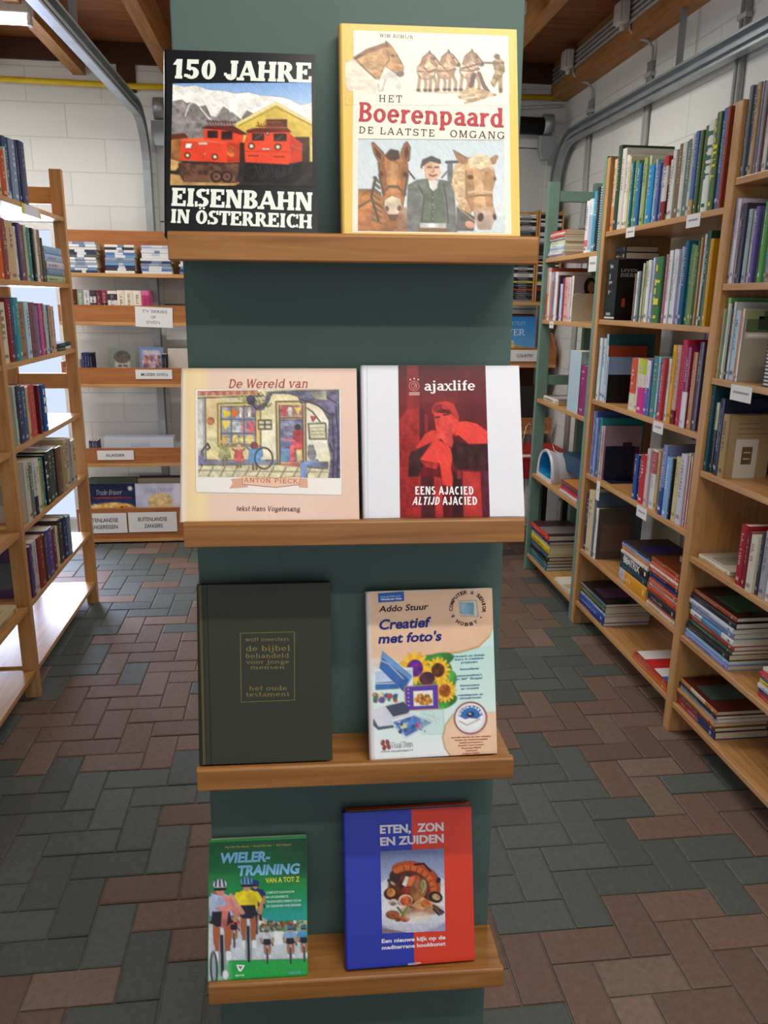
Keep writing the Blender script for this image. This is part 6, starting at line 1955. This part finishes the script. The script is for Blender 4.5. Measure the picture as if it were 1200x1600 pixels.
def flat_cases(words, xl, xr, z, n, t, seed, group, depth):
    rng = random.Random(seed)
    for i in range(n):
        col = DV[(i * 5 + seed * 3 + rng.randint(0, 2)) % len(DV)]
        ln = xr - xl
        off = rng.uniform(-0.006, 0.006)
        pos = 'bottom' if i == 0 else ('top' if i == n - 1 else ('%s from bottom' % ORD[i + 1] if i < n // 2 else ('%s from top' % ORD[n - i])))
        book('%s film case, %s of stack %s' % (cname(col), pos, words), group, t - 0.0004, ln, depth, col, dict(box=1, b=[(.3 + .1 * rng.random(), .5 + .25 * rng.random(), DV[rng.choice((0, 4, 5, 9, 12, 13))])]),
             BACK_LIE, (xr + off, YB + 0.012 + rng.uniform(0, .006), z + 0.0004 + (i + .5) * t), 'dvd_case', 'dvd case', rng)


flat_cases('beside the open-backed bookcase', -1.330, -1.150, 1.735, 12, 0.0150, 1, 'film cases piled on the rack top', 0.12)
flat_cases('between two other stacks', -1.100, -0.925, 1.735, 11, 0.0152, 2, 'film cases piled on the rack top', 0.12)
flat_cases('beside the display panel', -0.885, -0.705, 1.735, 11, 0.0152, 3, 'film cases piled on the rack top', 0.12)
flat_cases('hidden behind the display panel', -0.655, -0.480, 1.735, 8, 0.0152, 4, 'film cases piled on the rack top', 0.12)


def standing(items, x, z, words, group, name, cat, noun, depth):
    for i, (w, h, col, o) in enumerate(items):
        rng = random.Random(words + str(i))
        pos = '%s from bookcase end' % ORD[i + 1]
        book('%s %s, %s, %s' % (cname(col), noun, pos, words), group, w - 0.0006, h, depth, col, o, BACK_ROT, (x + w / 2, YB + 0.02 + rng.uniform(0, .004), z + 0.0003), name, cat, rng)
        x += w


bw = A(t='2a2428', b=[(0, .3, '3a343a'), (.6, .8, 'd8d4d8')])
standing([(.04, .192, '5a2a2c', {}), (.04, .190, '8a9a80', A(b=[(0, .25, '3a3a34')])), (.036, .188, 'c8c4cc', bw), (.036, .188, '4a444c', bw), (.034, .188, '6a2a38', A(b=[(.1, .4, 'c8b8bc')])), (.034, .188, '8a3a44', A(b=[(.3, .6, '2a2024')])), (.06, .186, 'dcd8d4', A(b=[(.1, .3, '2a282c'), (.7, .9, '3a383c')])), (.046, .190, 'e6d8c4', A(b=[(0, .5, 'd88a6a')])), (.05, .190, 'e8dcc8', {}), (.05, .190, 'e6dac8', {}), (.048, .190, 'd86a9a', A(b=[(.5, .85, 'b83a74')]))],
         -1.325, 1.445, 'second tray of end wall rack', 'series boxes in the second tray', 'dvd_box', 'dvd box', 'film box', .12)
standing([(.016, .19, 'c8c8cc', A(b=[(.2, .8, '6a6a74')])), (.016, .19, '28345a', {}), (.016, .19, '2a3a6a', {}), (.016, .19, '24284a', {}), (.016, .19, '1c2034', {})], -1.305, 1.062, 'third tray of end wall rack', 'music films in the third tray', 'dvd_case', 'dvd case', 'music film', .10)


def cover_panel(label, name, cat, x, w, h, y, z, pic, group, tilt=0.16, t=0.004):
    """A sleeve or case standing face out, its picture towards the viewer."""
    root = thing(name, label, cat, (x, y, z), Matrix.Rotation(-tilt, 4, 'X'), group)
    mb = MB()
    mb.box(0, w, 0, t, 0, h, hx('d4d2d2'))
    art = Art([(0, 0), (pic.b[2], 0), (pic.b[2], pic.b[3]), (0, pic.b[3])], w, h, mb, 0.0003)
    art.pic(pic, 1)
    return root, art, lambda: mb.build('sleeve', M['gloss'], root)


p = Pic(0, 0, 100, 110, 44, '7a8078')
p.ell(52, 62, 30, 42, 'b4a8a0', 0, 1, .15); p.ell(52, 30, 32, 20, '5a5450', 0, 1, .3); p.rect(20, 95, 85, 110, '4a4c4c'); p.line([(38, 58), (48, 57)], 5, '3a3434'); p.line([(57, 57), (68, 58)], 5, '3a3434'); p.line([(42, 82), (62, 82)], 4, '6a4a48')
r_, art, done = cover_panel('grey case with a man’s face, third tray of end wall rack', 'dvd_case', 'dvd case', -1.135, .160, .222, YB + 0.06, 1.0642, p, 'music films in the third tray', .1, .014); done()
p = Pic(0, 0, 100, 110, 44, '6a86b4')
p.rect(10, 8, 90, 102, 'a89ab0', 1, .3); p.speck(15, 30, 85, 98, 60, ['b06a5a', 'c89080', '8a5a6a', 'd8c0b0', '5a4a6a'], 3, 9, 5); p.rect(18, 10, 82, 24, 'c8c4d4', .7)
r_, art, done = cover_panel('blue case crowded with small figures, third tray of end wall rack', 'dvd_case', 'dvd case', -0.945, .150, .225, YB + 0.06, 1.0642, p, 'music films in the third tray', .1, .014); done()
p = Pic(0, 0, 100, 100, 10, 'c4bcb0')
r_, art, done = cover_panel('plain beige case beside the display panel, third tray of rack', 'dvd_case', 'dvd case', -0.765, .150, .218, YB + 0.05, 1.0642, p, 'music films in the third tray', .1, .014); done()
standing([(.014, .185, '22222c', {}), (.014, .185, '2c2c34', {})], -0.798, 1.062, 'by beige case, third tray', 'music films in the third tray', 'dvd_case', 'dvd case', 'music film', .10)

# classical tray
standing([(.018, .145, '3a3a4a', {}), (.018, .145, '5a5a7a', {}), (.018, .145, '4a4a6a', {})], -1.29, 0.548, 'fourth tray of end wall rack', 'discs in the fourth tray', 'cd_case', 'cd case', 'disc case', .10)
k = MB()
k.box(0, .44, 0, .09, 0, .165, hx('c2c8d4'))
k.box(.005, .435, .005, .085, .165, .1653, hx('9aa0b4'))
vt, f = slab('KLASSIEK', .12, .07, .05, .05)
xa, xb = min(q[0] for q in vt), max(q[0] for q in vt)
n = len(k.v)
k.v += [Vector((.17 + (x - xa) / (xb - xa) * .12, -.0006, .105 + y * .022)) for x, y in vt]
for g in f:
    k.f.append([n + i for i in g]); k.c.append(hx('8a92a8')); k.mi.append(0)
o = k.build('box_set', M['gloss'], None, 0.002)
o.location = (-1.195, YB + 0.03, 0.5485)
tag(o, 'long silver blue box of classical discs in the fourth tray', 'box set')
standing([(.30, .185, '5a3434', A(box=1)), (.09, .18, '4a4448', A(box=1))], -1.08, 0.548, 'behind the silver box', 'discs in the fourth tray', 'cd_case', 'cd case', 'disc box', .05) if False else None

# LP bin
LPY = YB + 0.045


def sleeves(x, w, n, h0, seed, words):
    rng = random.Random(seed)
    cols = ['7a3a34', '5a6a5a', '8a8a80', '3a3a44', 'b0a890', '4a2a30', '6a6a74', '9a4a3c', 'c8c4b8', '2a3040']
    for i in range(n):
        c = cols[(i * 3 + seed) % len(cols)]
        root = thing('record_sleeve', '%s record sleeve, %s behind %s' % (cname(c), ORD[i + 1], words), 'record', (x + rng.uniform(0, .012), LPY + 0.012 + i * 0.0095, 0.0955), Matrix.Rotation(-0.10, 4, 'X'), 'records in the bottom bin')
        k = MB()
        k.box(0, w, 0, .0035, 0, h0 + 0.012 + rng.uniform(0, .016), hx(c))
        k.build('sleeve', M['matte'], root)


p = Pic(0, 0, 120, 120, 60, '1c2440')
p.rect(0, 0, 120, 120, '1e2848', 1, .3); p.rect(0, 42, 120, 120, '2a3a6a', .7, .2); p.ell(60, 66, 60, 16, 'e0b060', 0, 1, .4); p.speck(2, 56, 118, 80, 60, ['e8c878', 'd08a3a', 'f0e0b0', '6a3020'], 2, 6, 3); p.speck(10, 70, 110, 88, 30, ['2a1a18', '3a2420'], 3, 8, 4); p.rect(8, 36, 112, 40, 'a8303a', .8); p.ell(107, 14, 6, 6, 'd8d4c8')
r_, art, done = cover_panel('dark blue record sleeve with golden concert scene in bottom bin', 'record_sleeve', 'record', -1.325, .30, .31, LPY - 0.018, 0.0955, p, 'records in the bottom bin', .09)
art.serif('Trude Brauer', (18, 30), (86, 30), 13, 'c8c4d0', 4, .1, .05, .02, 0, .2)
art.text('CONCERT PARTY', (20, 40), (84, 40), 4, 'c84a50', 4)
done()
p = Pic(0, 0, 120, 120, 60, 'c2c0da')
p.rect(0, 0, 120, 120, 'c6c4dc', 1, .08, 5); p.ell(64, 74, 30, 40, 'e0c8a8', 0, 1, .1); p.ell(64, 48, 33, 22, 'd8bc88', 0, 1, .2); p.ell(110, 30, 16, 30, 'e4e2ee', 0, .8, 0, .6); p.line([(50, 72), (58, 71)], 3, '5a4a44'); p.line([(70, 71), (78, 72)], 3, '5a4a44')
r_, art, done = cover_panel('lilac record sleeve with fair-haired portrait in bottom bin', 'record_sleeve', 'record', -1.025, .305, .305, LPY - 0.018, 0.0955, p, 'records in the bottom bin', .09)
art.serif('John Denver', (22, 26), (100, 22), 14, '5a5a88', 4, .07, .04, .02, 0, .3)
done()
sleeves(-1.33, .30, 7, .315, 1, 'the concert sleeve')
sleeves(-1.015, .305, 7, .32, 4, 'the portrait sleeve')

sign('paper_sign', 'handwritten white sheet taped on second tray of the end wall rack', -0.942, -0.715, 1.418, 1.540, YB - 0.002, [('TV SERIES', .18, .86, .72), ('OP', .42, .55, .44), ("DVD's", .30, .66, .18)], .017, None, '8a8a9a', 0.03)
sign('sign_card', 'white card reading music films on third tray of the rack', -0.962, -0.735, 1.093, 1.152, YB - 0.002, [("MUZIEK DVD's", .15, .88, .34)], .018)
sign('sign_card', 'white card for classical music on fourth tray of the rack', -1.237, -1.008, 0.572, 0.634, YB - 0.002, [('KLASSIEK', .25, .76, .36)], .018)
sign('sign_card', 'white card for female singers on bottom bin, beside the bookcase post', -1.385, -1.083, 0.078, 0.214, YB - 0.002, [('BUITENLANDSE', .12, .82, .56), ('ZANGERESSEN', .16, .80, .22)], .027)
sign('sign_card', 'white card for male singers on bottom bin, beside the display panel', -1.072, -0.758, 0.080, 0.216, YB - 0.002, [('BUITENLANDSE', .20, .80, .56), ('ZANGERS', .32, .70, .22)], .027)
sign('sign_card', 'white country music card on the rack behind the green bookcase', 1.40, 1.72, 1.215, 1.290, YB - 0.002, [('COUNTRY', .36, .72, .36)], .022)

# compact discs, spines out, in two wooden towers standing on the rack
CDC = ['2a2a2e', 'd8d8d8', '3a3a40', '4a4a50', 'e2e0da', '1f1f24', '8a8a8e', '2c2c34', 'd0d0d4', '3a2a2a']
for ti, (x, tw) in enumerate(((1.455, 'tower beside the display panel'), (1.626, 'tower beside the green post'))):
    tower = thing('cd_tower', 'pine disc tower, ' + tw.replace('tower ', ''), 'cd rack', (x, YB, 1.6), None, 'pine disc towers on the rack')
    part('side_panel', M['pine_z'], x - 0.012, x, YB + 0.005, YB + 0.118, 1.6005, 2.165, tower, 0.001)
    part('side_panel', M['pine_z'], x + 0.1435, x + 0.1545, YB + 0.005, YB + 0.118, 1.6005, 2.165, tower, 0.001)
    part('back_panel', M['pine_z'], x + 0.0005, x + 0.143, YB + 0.1135, YB + 0.1178, 1.6005, 2.165, tower, 0.0)
    part('shelf', M['pine_x'], x + 0.0005, x + 0.143, YB + 0.006, YB + 0.113, 1.846, 1.856, tower, 0.0)
    for half, (zb, nn) in enumerate(((1.601, 20), (1.857, 24))):
        for i in range(nn):
            rng = random.Random(ti * 100 + half * 50 + i)
            c = CDC[rng.randrange(len(CDC))]
            if half == 0 and i in (10, 6):
                c = 'd8c83a' if i == 10 else 'a83a34'
            pos = '%s from %s' % (ORD[i + 1 if i < 12 else nn - i], 'bottom' if i < 12 else 'top')
            k = MB()
            k.box(x + 0.0015, x + 0.142, YB + 0.008, YB + 0.112, zb + i * 0.0118 + 0.0004, zb + i * 0.0118 + 0.0104, hx(c))
            k.box(x + 0.03 + rng.random() * .02, x + 0.09 + rng.random() * .03, YB + 0.0075, YB + 0.0082, zb + i * 0.0118 + 0.003, zb + i * 0.0118 + 0.0075, hx('8a8a88'))
            o = k.build('cd_case', M['gloss'])
            tag(o, '%s disc case, %s, %s half of %s' % (cname(c), pos, 'lower' if half == 0 else 'upper', tw), 'cd case', 'discs in the pine towers')

p = Pic(0, 0, 100, 120, 50, '3a86c8')
p.grad('2f7cc4', '6aa4d4', 0, 80); p.poly([(0, 90), (40, 70), (100, 84), (100, 120), (0, 120)], 'c8b060', 1, .2); p.poly([(40, 120), (50, 80), (62, 76), (78, 120)], '9a7a54', 1, .3); p.rect(4, 62, 38, 118, 'd8a87c', 1, .2); p.ell(20, 82, 10, 13, 'a85a3c'); p.rect(8, 96, 34, 116, 'c8503c', 1, .3); p.line([(4, 62), (38, 62), (38, 118), (4, 118), (4, 62)], 2, 'ece0c8'); p.rect(80, 84, 100, 120, 'd0b848')
r_, art, done = cover_panel('blue sleeve with a framed portrait, behind the country music card', 'record_sleeve', 'record', 1.405, .245, .31, YB + 0.03, 1.1955, p, 'sleeves in the country bin', .10)
art.serif('EVER', (6, 48), (70, 47), 16, 'd4e2f0', 4, .16, .08, .05, 0)
art.serif('GREATEST', (6, 22), (70, 21), 9, 'b8d0e8', 4, .12, .08, .05, .3)
done()
for i, c in enumerate(('3a3a34', '8a8478', '2c2c30', '5a4a40')):
    root = thing('record_sleeve', '%s sleeve, %s behind the blue country sleeve' % (cname(c), ORD[i + 1]), 'record', (1.41, YB + 0.045 + i * 0.012, 1.1955), Matrix.Rotation(-0.10, 4, 'X'), 'sleeves in the country bin')
    k = MB()
    k.box(0, .24, 0, .004, 0, .315 + i * .004, hx(c))
    k.build('sleeve', M['matte'], root)
for i, (h, c) in enumerate(((.30, '2c2824'), (.30, '3a302a'), (.28, '243430'), (.30, '2a2a30'))):
    root = thing('record_sleeve', '%s sleeve, %s on the tray below the country bin' % (cname(c), ORD[i + 1]), 'record', (1.40, YB + 0.03 + i * 0.015, 0.7455), Matrix.Rotation(-0.10, 4, 'X'), 'sleeves below the country bin')
    k = MB()
    k.box(0, .30, 0, .004, 0, h, hx(c))
    k.build('sleeve', M['matte'], root)

# ------------------------------------------------------------------ red-covered table with wire easels, behind the green bookcase
table = thing('side_table', 'small table under a dark red cloth behind the green bookcase', 'table', (1.50, 4.86, 0))
k = MB()
k.box(1.12, 1.755, 4.62, 5.10, 0.655, 0.672)
k.build('table_top', M['ply_x'], table).matrix_parent_inverse = table.matrix_basis.inverted()
for x in (1.15, 1.72):
    for y in (4.65, 5.06):
        k = MB()
        k.box(x - .018, x + .018, y - .018, y + .018, 0, .6545)
        k.build('leg', M['black'], table).matrix_parent_inverse = table.matrix_basis.inverted()
k = MB()
n = 60
prof_in, rng = [], random.Random(3)
per = []
for i in range(18):
    per.append((1.105 + (1.765 - 1.105) * i / 18, 4.605))
for i in range(12):
    per.append((1.765, 4.605 + .51 * i / 12))
for i in range(18):
    per.append((1.765 - .66 * i / 18, 5.115))
for i in range(12):
    per.append((1.105, 5.115 - .51 * i / 12))
n = len(per)
cx_, cy_ = 1.435, 4.86
rings = []
for z, sw in ((0.6735, 0.0), (0.66, 0.004), (0.60, 0.006), (0.545, 0.010)):
    rings.append([(x + (0.004 + sw * math.sin(i * 1.9)) * (1 if x > cx_ else -1) * (1 if abs(x - cx_) > .32 else 0), y + (0.004 + sw * math.sin(i * 1.9)) * (1 if y > cy_ else -1) * (1 if abs(y - cy_) > .24 else 0), z) for i, (x, y) in enumerate(per)])
pts = [q for r in rings for q in r]
fs = [tuple(range(n))] + [(r * n + i, (r + 1) * n + i, (r + 1) * n + (i + 1) % n, r * n + (i + 1) % n) for r in range(3) for i in range(n)]
k.add(pts, fs)
o = k.build('tablecloth', M['red_cloth'])
sd = o.modifiers.new('cloth', 'SOLIDIFY')
sd.thickness = 0.002
sd.offset = 1
tag(o, 'dark red cloth hanging over the small side table', 'tablecloth')

for i, (x, y) in enumerate(((1.50, 4.70), (1.62, 4.78))):
    root = thing('wire_easel', ('chrome wire book easel on the red cloth', 'second chrome wire easel, behind the first on the red cloth')[i], 'easel', (x, y, 0.676), Matrix.Rotation(0.3 * i - .1, 4, 'Z'), 'wire easels on the red cloth')
    k = MB()
    k.tube([(-.07, -.05, .004), (-.07, .02, .004), (-.03, .06, .17), (-.015, .062, .185), (.015, .062, .185), (.03, .06, .17), (.07, .02, .004), (.07, -.05, .004)], .0028, 8)
    k.tube([(-.07, -.05, .004), (-.07, -.055, .025)], .0028, 8)
    k.tube([(.07, -.05, .004), (.07, -.055, .025)], .0028, 8)
    k.build('front_frame', M['wire'], root, 0, True)
    k = MB()
    k.tube([(0, .062, .185), (.0, .075, .16), (-.035, .13, .003), (.035, .13, .003), (.0, .077, .16)], .0024, 8)
    k.build('back_strut', M['wire'], root, 0, True)
k = MB()
k.box(1.42, 1.60, 4.63, 4.70, .6765, .679, hx('d8d4d0'))
o = k.build('leaflet', M['matte'])
tag(o, 'pale leaflet lying on the red cloth in front of the easels', 'leaflet')

# moulded white box with blue arched mouth on the green bookcase
gad = thing('storage_bin', 'white moulded bin with blue arched mouth, fourth shelf of green bookcase', 'bin', (XR + .02, 4.17, 0.6105))
L_, H_, D_ = 0.27, 0.172, 0.22


def arch(s, off=0.0):
    """Bow-shaped outline in the (along-shelf, height) plane."""
    pts2 = []
    for i in range(25):
        a = PI * i / 24
        pts2.append((L_ / 2 * s * math.cos(a), H_ * s * math.sin(a) ** 0.75 if 0 < i < 24 else 0.0))
    return pts2


k = MB()
sec = [(0.0, 1.0, 0.0), (0.012, 1.03, 0.0), (0.05, 0.93, 0.0), (D_, 0.80, 0.0)]
rgs = []
for x, s, _ in sec:
    rgs.append([(x, u + L_ / 2, w) for u, w in arch(s)])
inner = [(0.004, u + L_ / 2, 0.022 + w) for u, w in arch(0.80)]
deep = [(0.10, u + L_ / 2, 0.02 + w) for u, w in arch(0.72)]
for a, b14 in zip(rgs[:-1], rgs[1:]):
    nn = len(a)
    k.add(a + b14, [(i, i + 1, nn + i + 1, nn + i) for i in range(nn - 1)] + [(nn - 1, 0, nn, 2 * nn - 1)])
nn = len(inner)
k.add(rgs[0] + inner, [(i, nn + i, nn + i + 1, i + 1) for i in range(nn - 1)] + [(nn - 1, 2 * nn - 1, nn, 0)])
k.add(rgs[-1], [tuple(range(nn))])
k.build('shell', M['lilac_plastic'], gad, 0, True)
k = MB()
k.add(inner + deep, [(i, nn + i, nn + i + 1, i + 1) for i in range(nn - 1)] + [(nn - 1, 2 * nn - 1, nn, 0)])
k.add(deep, [tuple(reversed(range(nn)))])
k.build('mouth', M['blue_plastic'], gad, 0, True)
k = MB()
k.prism([(0.09, 0.172), (0.21, 0.165), (0.215, 0.08), (0.09, 0.07)], -0.20, 0.10, 'y')
k.build('lid', M['navy_plastic'], gad, 0.01)

# ------------------------------------------------------------------ pipes, cables, door rails
k = MB()
k.tube([(X0 + .01, 5.415, 2.842), (-.9, 5.415, 2.828), (.5, 5.415, 2.845), (1.79, 5.415, 2.872)], 0.017, 14)
o = k.build('gas_pipe', M['pipe_yellow'], None, 0, True)
tag(o, 'yellow gas pipe running along the top of the end wall', 'pipe')
k = MB()
k.tube([(.6, 5.44, 2.765), (1.2, 5.44, 2.775), (1.45, 5.44, 2.80), (1.60, 5.44, 2.815), (1.80, 5.44, 2.83)], 0.010, 10)
tag(k.build('cable', M['white_plastic'], None, 0, True), 'white cable sagging below the yellow gas pipe', 'cable')

shaft = thing('torsion_shaft', 'dark spring shaft above the garage door with end bracket', 'door spring', (1.2, 5.36, 2.69))
k = MB()
k.tube([(-.70, 5.37, 2.69), (1.68, 5.37, 2.69)], 0.052, 18)
k.build('spring', M['black'], shaft, 0, True).matrix_parent_inverse = shaft.matrix_basis.inverted()
for x in (-.75, 1.682):
    k = MB()
    k.tube([(x - .03, 5.37, 2.70), (x + .03, 5.37, 2.70)], 0.062, 20)
    k.build('cable_drum', M['steel'], shaft, 0, True).matrix_parent_inverse = shaft.matrix_basis.inverted()
    k = MB()
    k.prism([(x - .05, 2.63), (x + .05, 2.63), (x + .05, 2.56), (x + .02, 2.49), (x - .03, 2.49), (x - .05, 2.55)], 5.35, 5.40, 'y')
    k.build('bracket', M['steel'], shaft, .003).matrix_parent_inverse = shaft.matrix_basis.inverted()


def rail(name, label, x, side, y_far, y_near, z, zn):
    """C-section track: level run under the ceiling, a quarter bend at the door, an upright down the wall."""
    root = thing(name, label, 'door track', (x, y_far, z))
    inv = root.matrix_basis.inverted()

    def sweep(path, pname):
        k = MB()
        pr = [(-.022, .041), (.022, .041), (.022, .030), (-.012, .030), (-.012, .008), (.010, .008), (.010, -.008), (-.012, -.008), (-.012, -.030), (.022, -.030), (.022, -.041), (-.022, -.041)]
        rg = []
        for i, (y, zz) in enumerate(path):
            ya, za = path[max(i - 1, 0)]
            yb, zb = path[min(i + 1, len(path) - 1)]
            l = math.hypot(yb - ya, zb - za)
            ny, nz = -(zb - za) / l, (yb - ya) / l
            rg.append([(x + side * u, y + ny * v, zz + nz * v) for u, v in pr])
        n4 = len(pr)
        pts = [q for r in rg for q in r]
        fs = [(i * n4 + j, i * n4 + (j + 1) % n4, (i + 1) * n4 + (j + 1) % n4, (i + 1) * n4 + j) for i in range(len(rg) - 1) for j in range(n4)]
        fs += [tuple(reversed(range(n4))), tuple((len(rg) - 1) * n4 + j for j in range(n4))]
        k.add(pts, fs)
        k.build(pname, M['steel'], root, 0.0).matrix_parent_inverse = inv
    sweep([(y_near, zn), (y_far - .30, z)], 'horizontal_track')
    sweep([(y_far - .299 + .30 * math.sin(a), z - .30 + .30 * math.cos(a)) for a in [PI / 2 * i / 8 for i in range(9)]], 'bend')
    sweep([(y_far + .001, z - .301), (y_far + .001, 0.02)], 'vertical_track')
    for y in (2.2, 3.75):
        k = MB()
        zz = zn + (z - zn) * (y - y_near) / (y_far - .3 - y_near)
        k.box(x - .016, x + .016, y - .002, y + .002, zz + .042, 2.95)
        for i in range(6):
            k.box(x - .005, x + .005, y - .0026, y - .002, zz + .08 + i * .045, zz + .095 + i * .045)
        k.build('hanger_strap', M['steel'], root).matrix_parent_inverse = inv
    return root


rail('door_track', 'galvanised garage door track above the open-backed bookcase', -0.845, 1, 5.415, 0.6, 2.655, 2.55)
rail('door_track', 'galvanised garage door track along the white wall above the pine bookcase', 1.765, -1, 5.415, 0.6, 2.60, 2.555)

for i, (y, z0, lb) in enumerate(((4.97, 0.3, 'grey conduit down the white wall beside the green bookcase'), (4.17, 0.3, 'grey conduit down the white wall behind the green bookcase'), (3.32, 0.3, 'grey conduit down the white wall behind the pine bookcase'))):
    root = thing('conduit', lb, 'conduit', (1.812, y, z0))
    inv = root.matrix_basis.inverted()
    for dy in (-.016, .016):
        k = MB()
        k.tube([(1.815, y + dy, z0), (1.815, y + dy, 2.76)], .0105, 12)
        k.build('tube', M['pipe_grey'], root, 0, True).matrix_parent_inverse = inv
    for z in (1.0, 2.05, 2.70):
        k = MB()
        k.box(1.800, 1.829, y - .034, y + .034, z - .010, z + .010)
        k.build('clip', M['pipe_grey'], root, .002).matrix_parent_inverse = inv
    k = MB()
    k.tube([(1.815, y - .016, 2.76), (1.812, y - .014, 2.82), (1.79, y + .0, 2.85), (1.74, y + .03, 2.872), (1.712, y + .05, 2.91), (1.708, y + .06, 2.96)], .007, 10)
    k.build('cable', M['pipe_grey'], root, 0, True).matrix_parent_inverse = inv
for i, z in enumerate((2.945, 2.970, 2.995, 3.02)):
    k = MB()
    k.tube([(1.712, 5.40, z), (1.712, 2.0, z)], .0095, 10)
    o = k.build('cable_pipe', M['pipe_grey'], None, 0, True)
    tag(o, '%s grey pipe along the wall beam, counted from below' % ('lowest', 'second', 'third', 'topmost')[i], 'conduit', 'pipes along the wall beam')
for i, y in enumerate((5.03, 4.24)):
    root = thing('junction_box', ('white junction box on the wall beam near the end wall', 'white junction box on the wall beam above the pine bookcase')[i], 'junction box', (1.68, y, 2.985), None, 'junction boxes on the wall beam')
    k = MB()
    k.box(-.025, .02, -.045, .045, -.05, .05)
    k.build('box_body', M['white_plastic'], root, .01)
    k = MB()
    k.tube([(.0, 0, -.0505), (.0, 0, -.075)], .014, 12)
    k.build('gland', M['white_plastic'], root, 0, True)
    k = MB()
    k.box(-.034, -.0255, -.042, .042, -.047, .047)
    k.build('cover', M['white_plastic'], root, .006)

# tube lamps at the places of the lights set at the top
LAMP = ['ceiling tube lamp over the open-backed bookcase', 'ceiling tube lamp behind the display panel', 'ceiling tube lamp above the display stand', 'ceiling tube lamp over the aisle behind the viewer', 'ceiling tube lamp by the front wall']
for (x, y, ln, pw), lb in zip(TUBES, LAMP):
    root = thing('ceiling_lamp', lb, 'lamp', (x, y, TUBE_Z))
    k = MB()
    k.box(-ln / 2, ln / 2, -.045, .045, .022, .075)
    k.box(-ln / 2 + .2, -ln / 2 + .22, -.01, .01, .0755, ZC - TUBE_Z)
    k.box(ln / 2 - .22, ln / 2 - .2, -.01, .01, .0755, ZC - TUBE_Z)
    k.build('housing', M['white_plastic'], root, .006)
    k = MB()
    k.tube([(-ln / 2 + .02, 0, 0), (-ln / 2 + .03, 0, 0), (ln / 2 - .03, 0, 0), (ln / 2 - .02, 0, 0)], .019, 16)
    k.build('tube', M['glow'], root, 0, True)
    for sx in (-1, 1):
        k = MB()
        k.box(sx * (ln / 2 - .01) - .009, sx * (ln / 2 - .01) + .009, -.02, .02, -.022, .0215)
        k.build('holder', M['white_plastic'], root, .003)

bpy.context.view_layer.update()
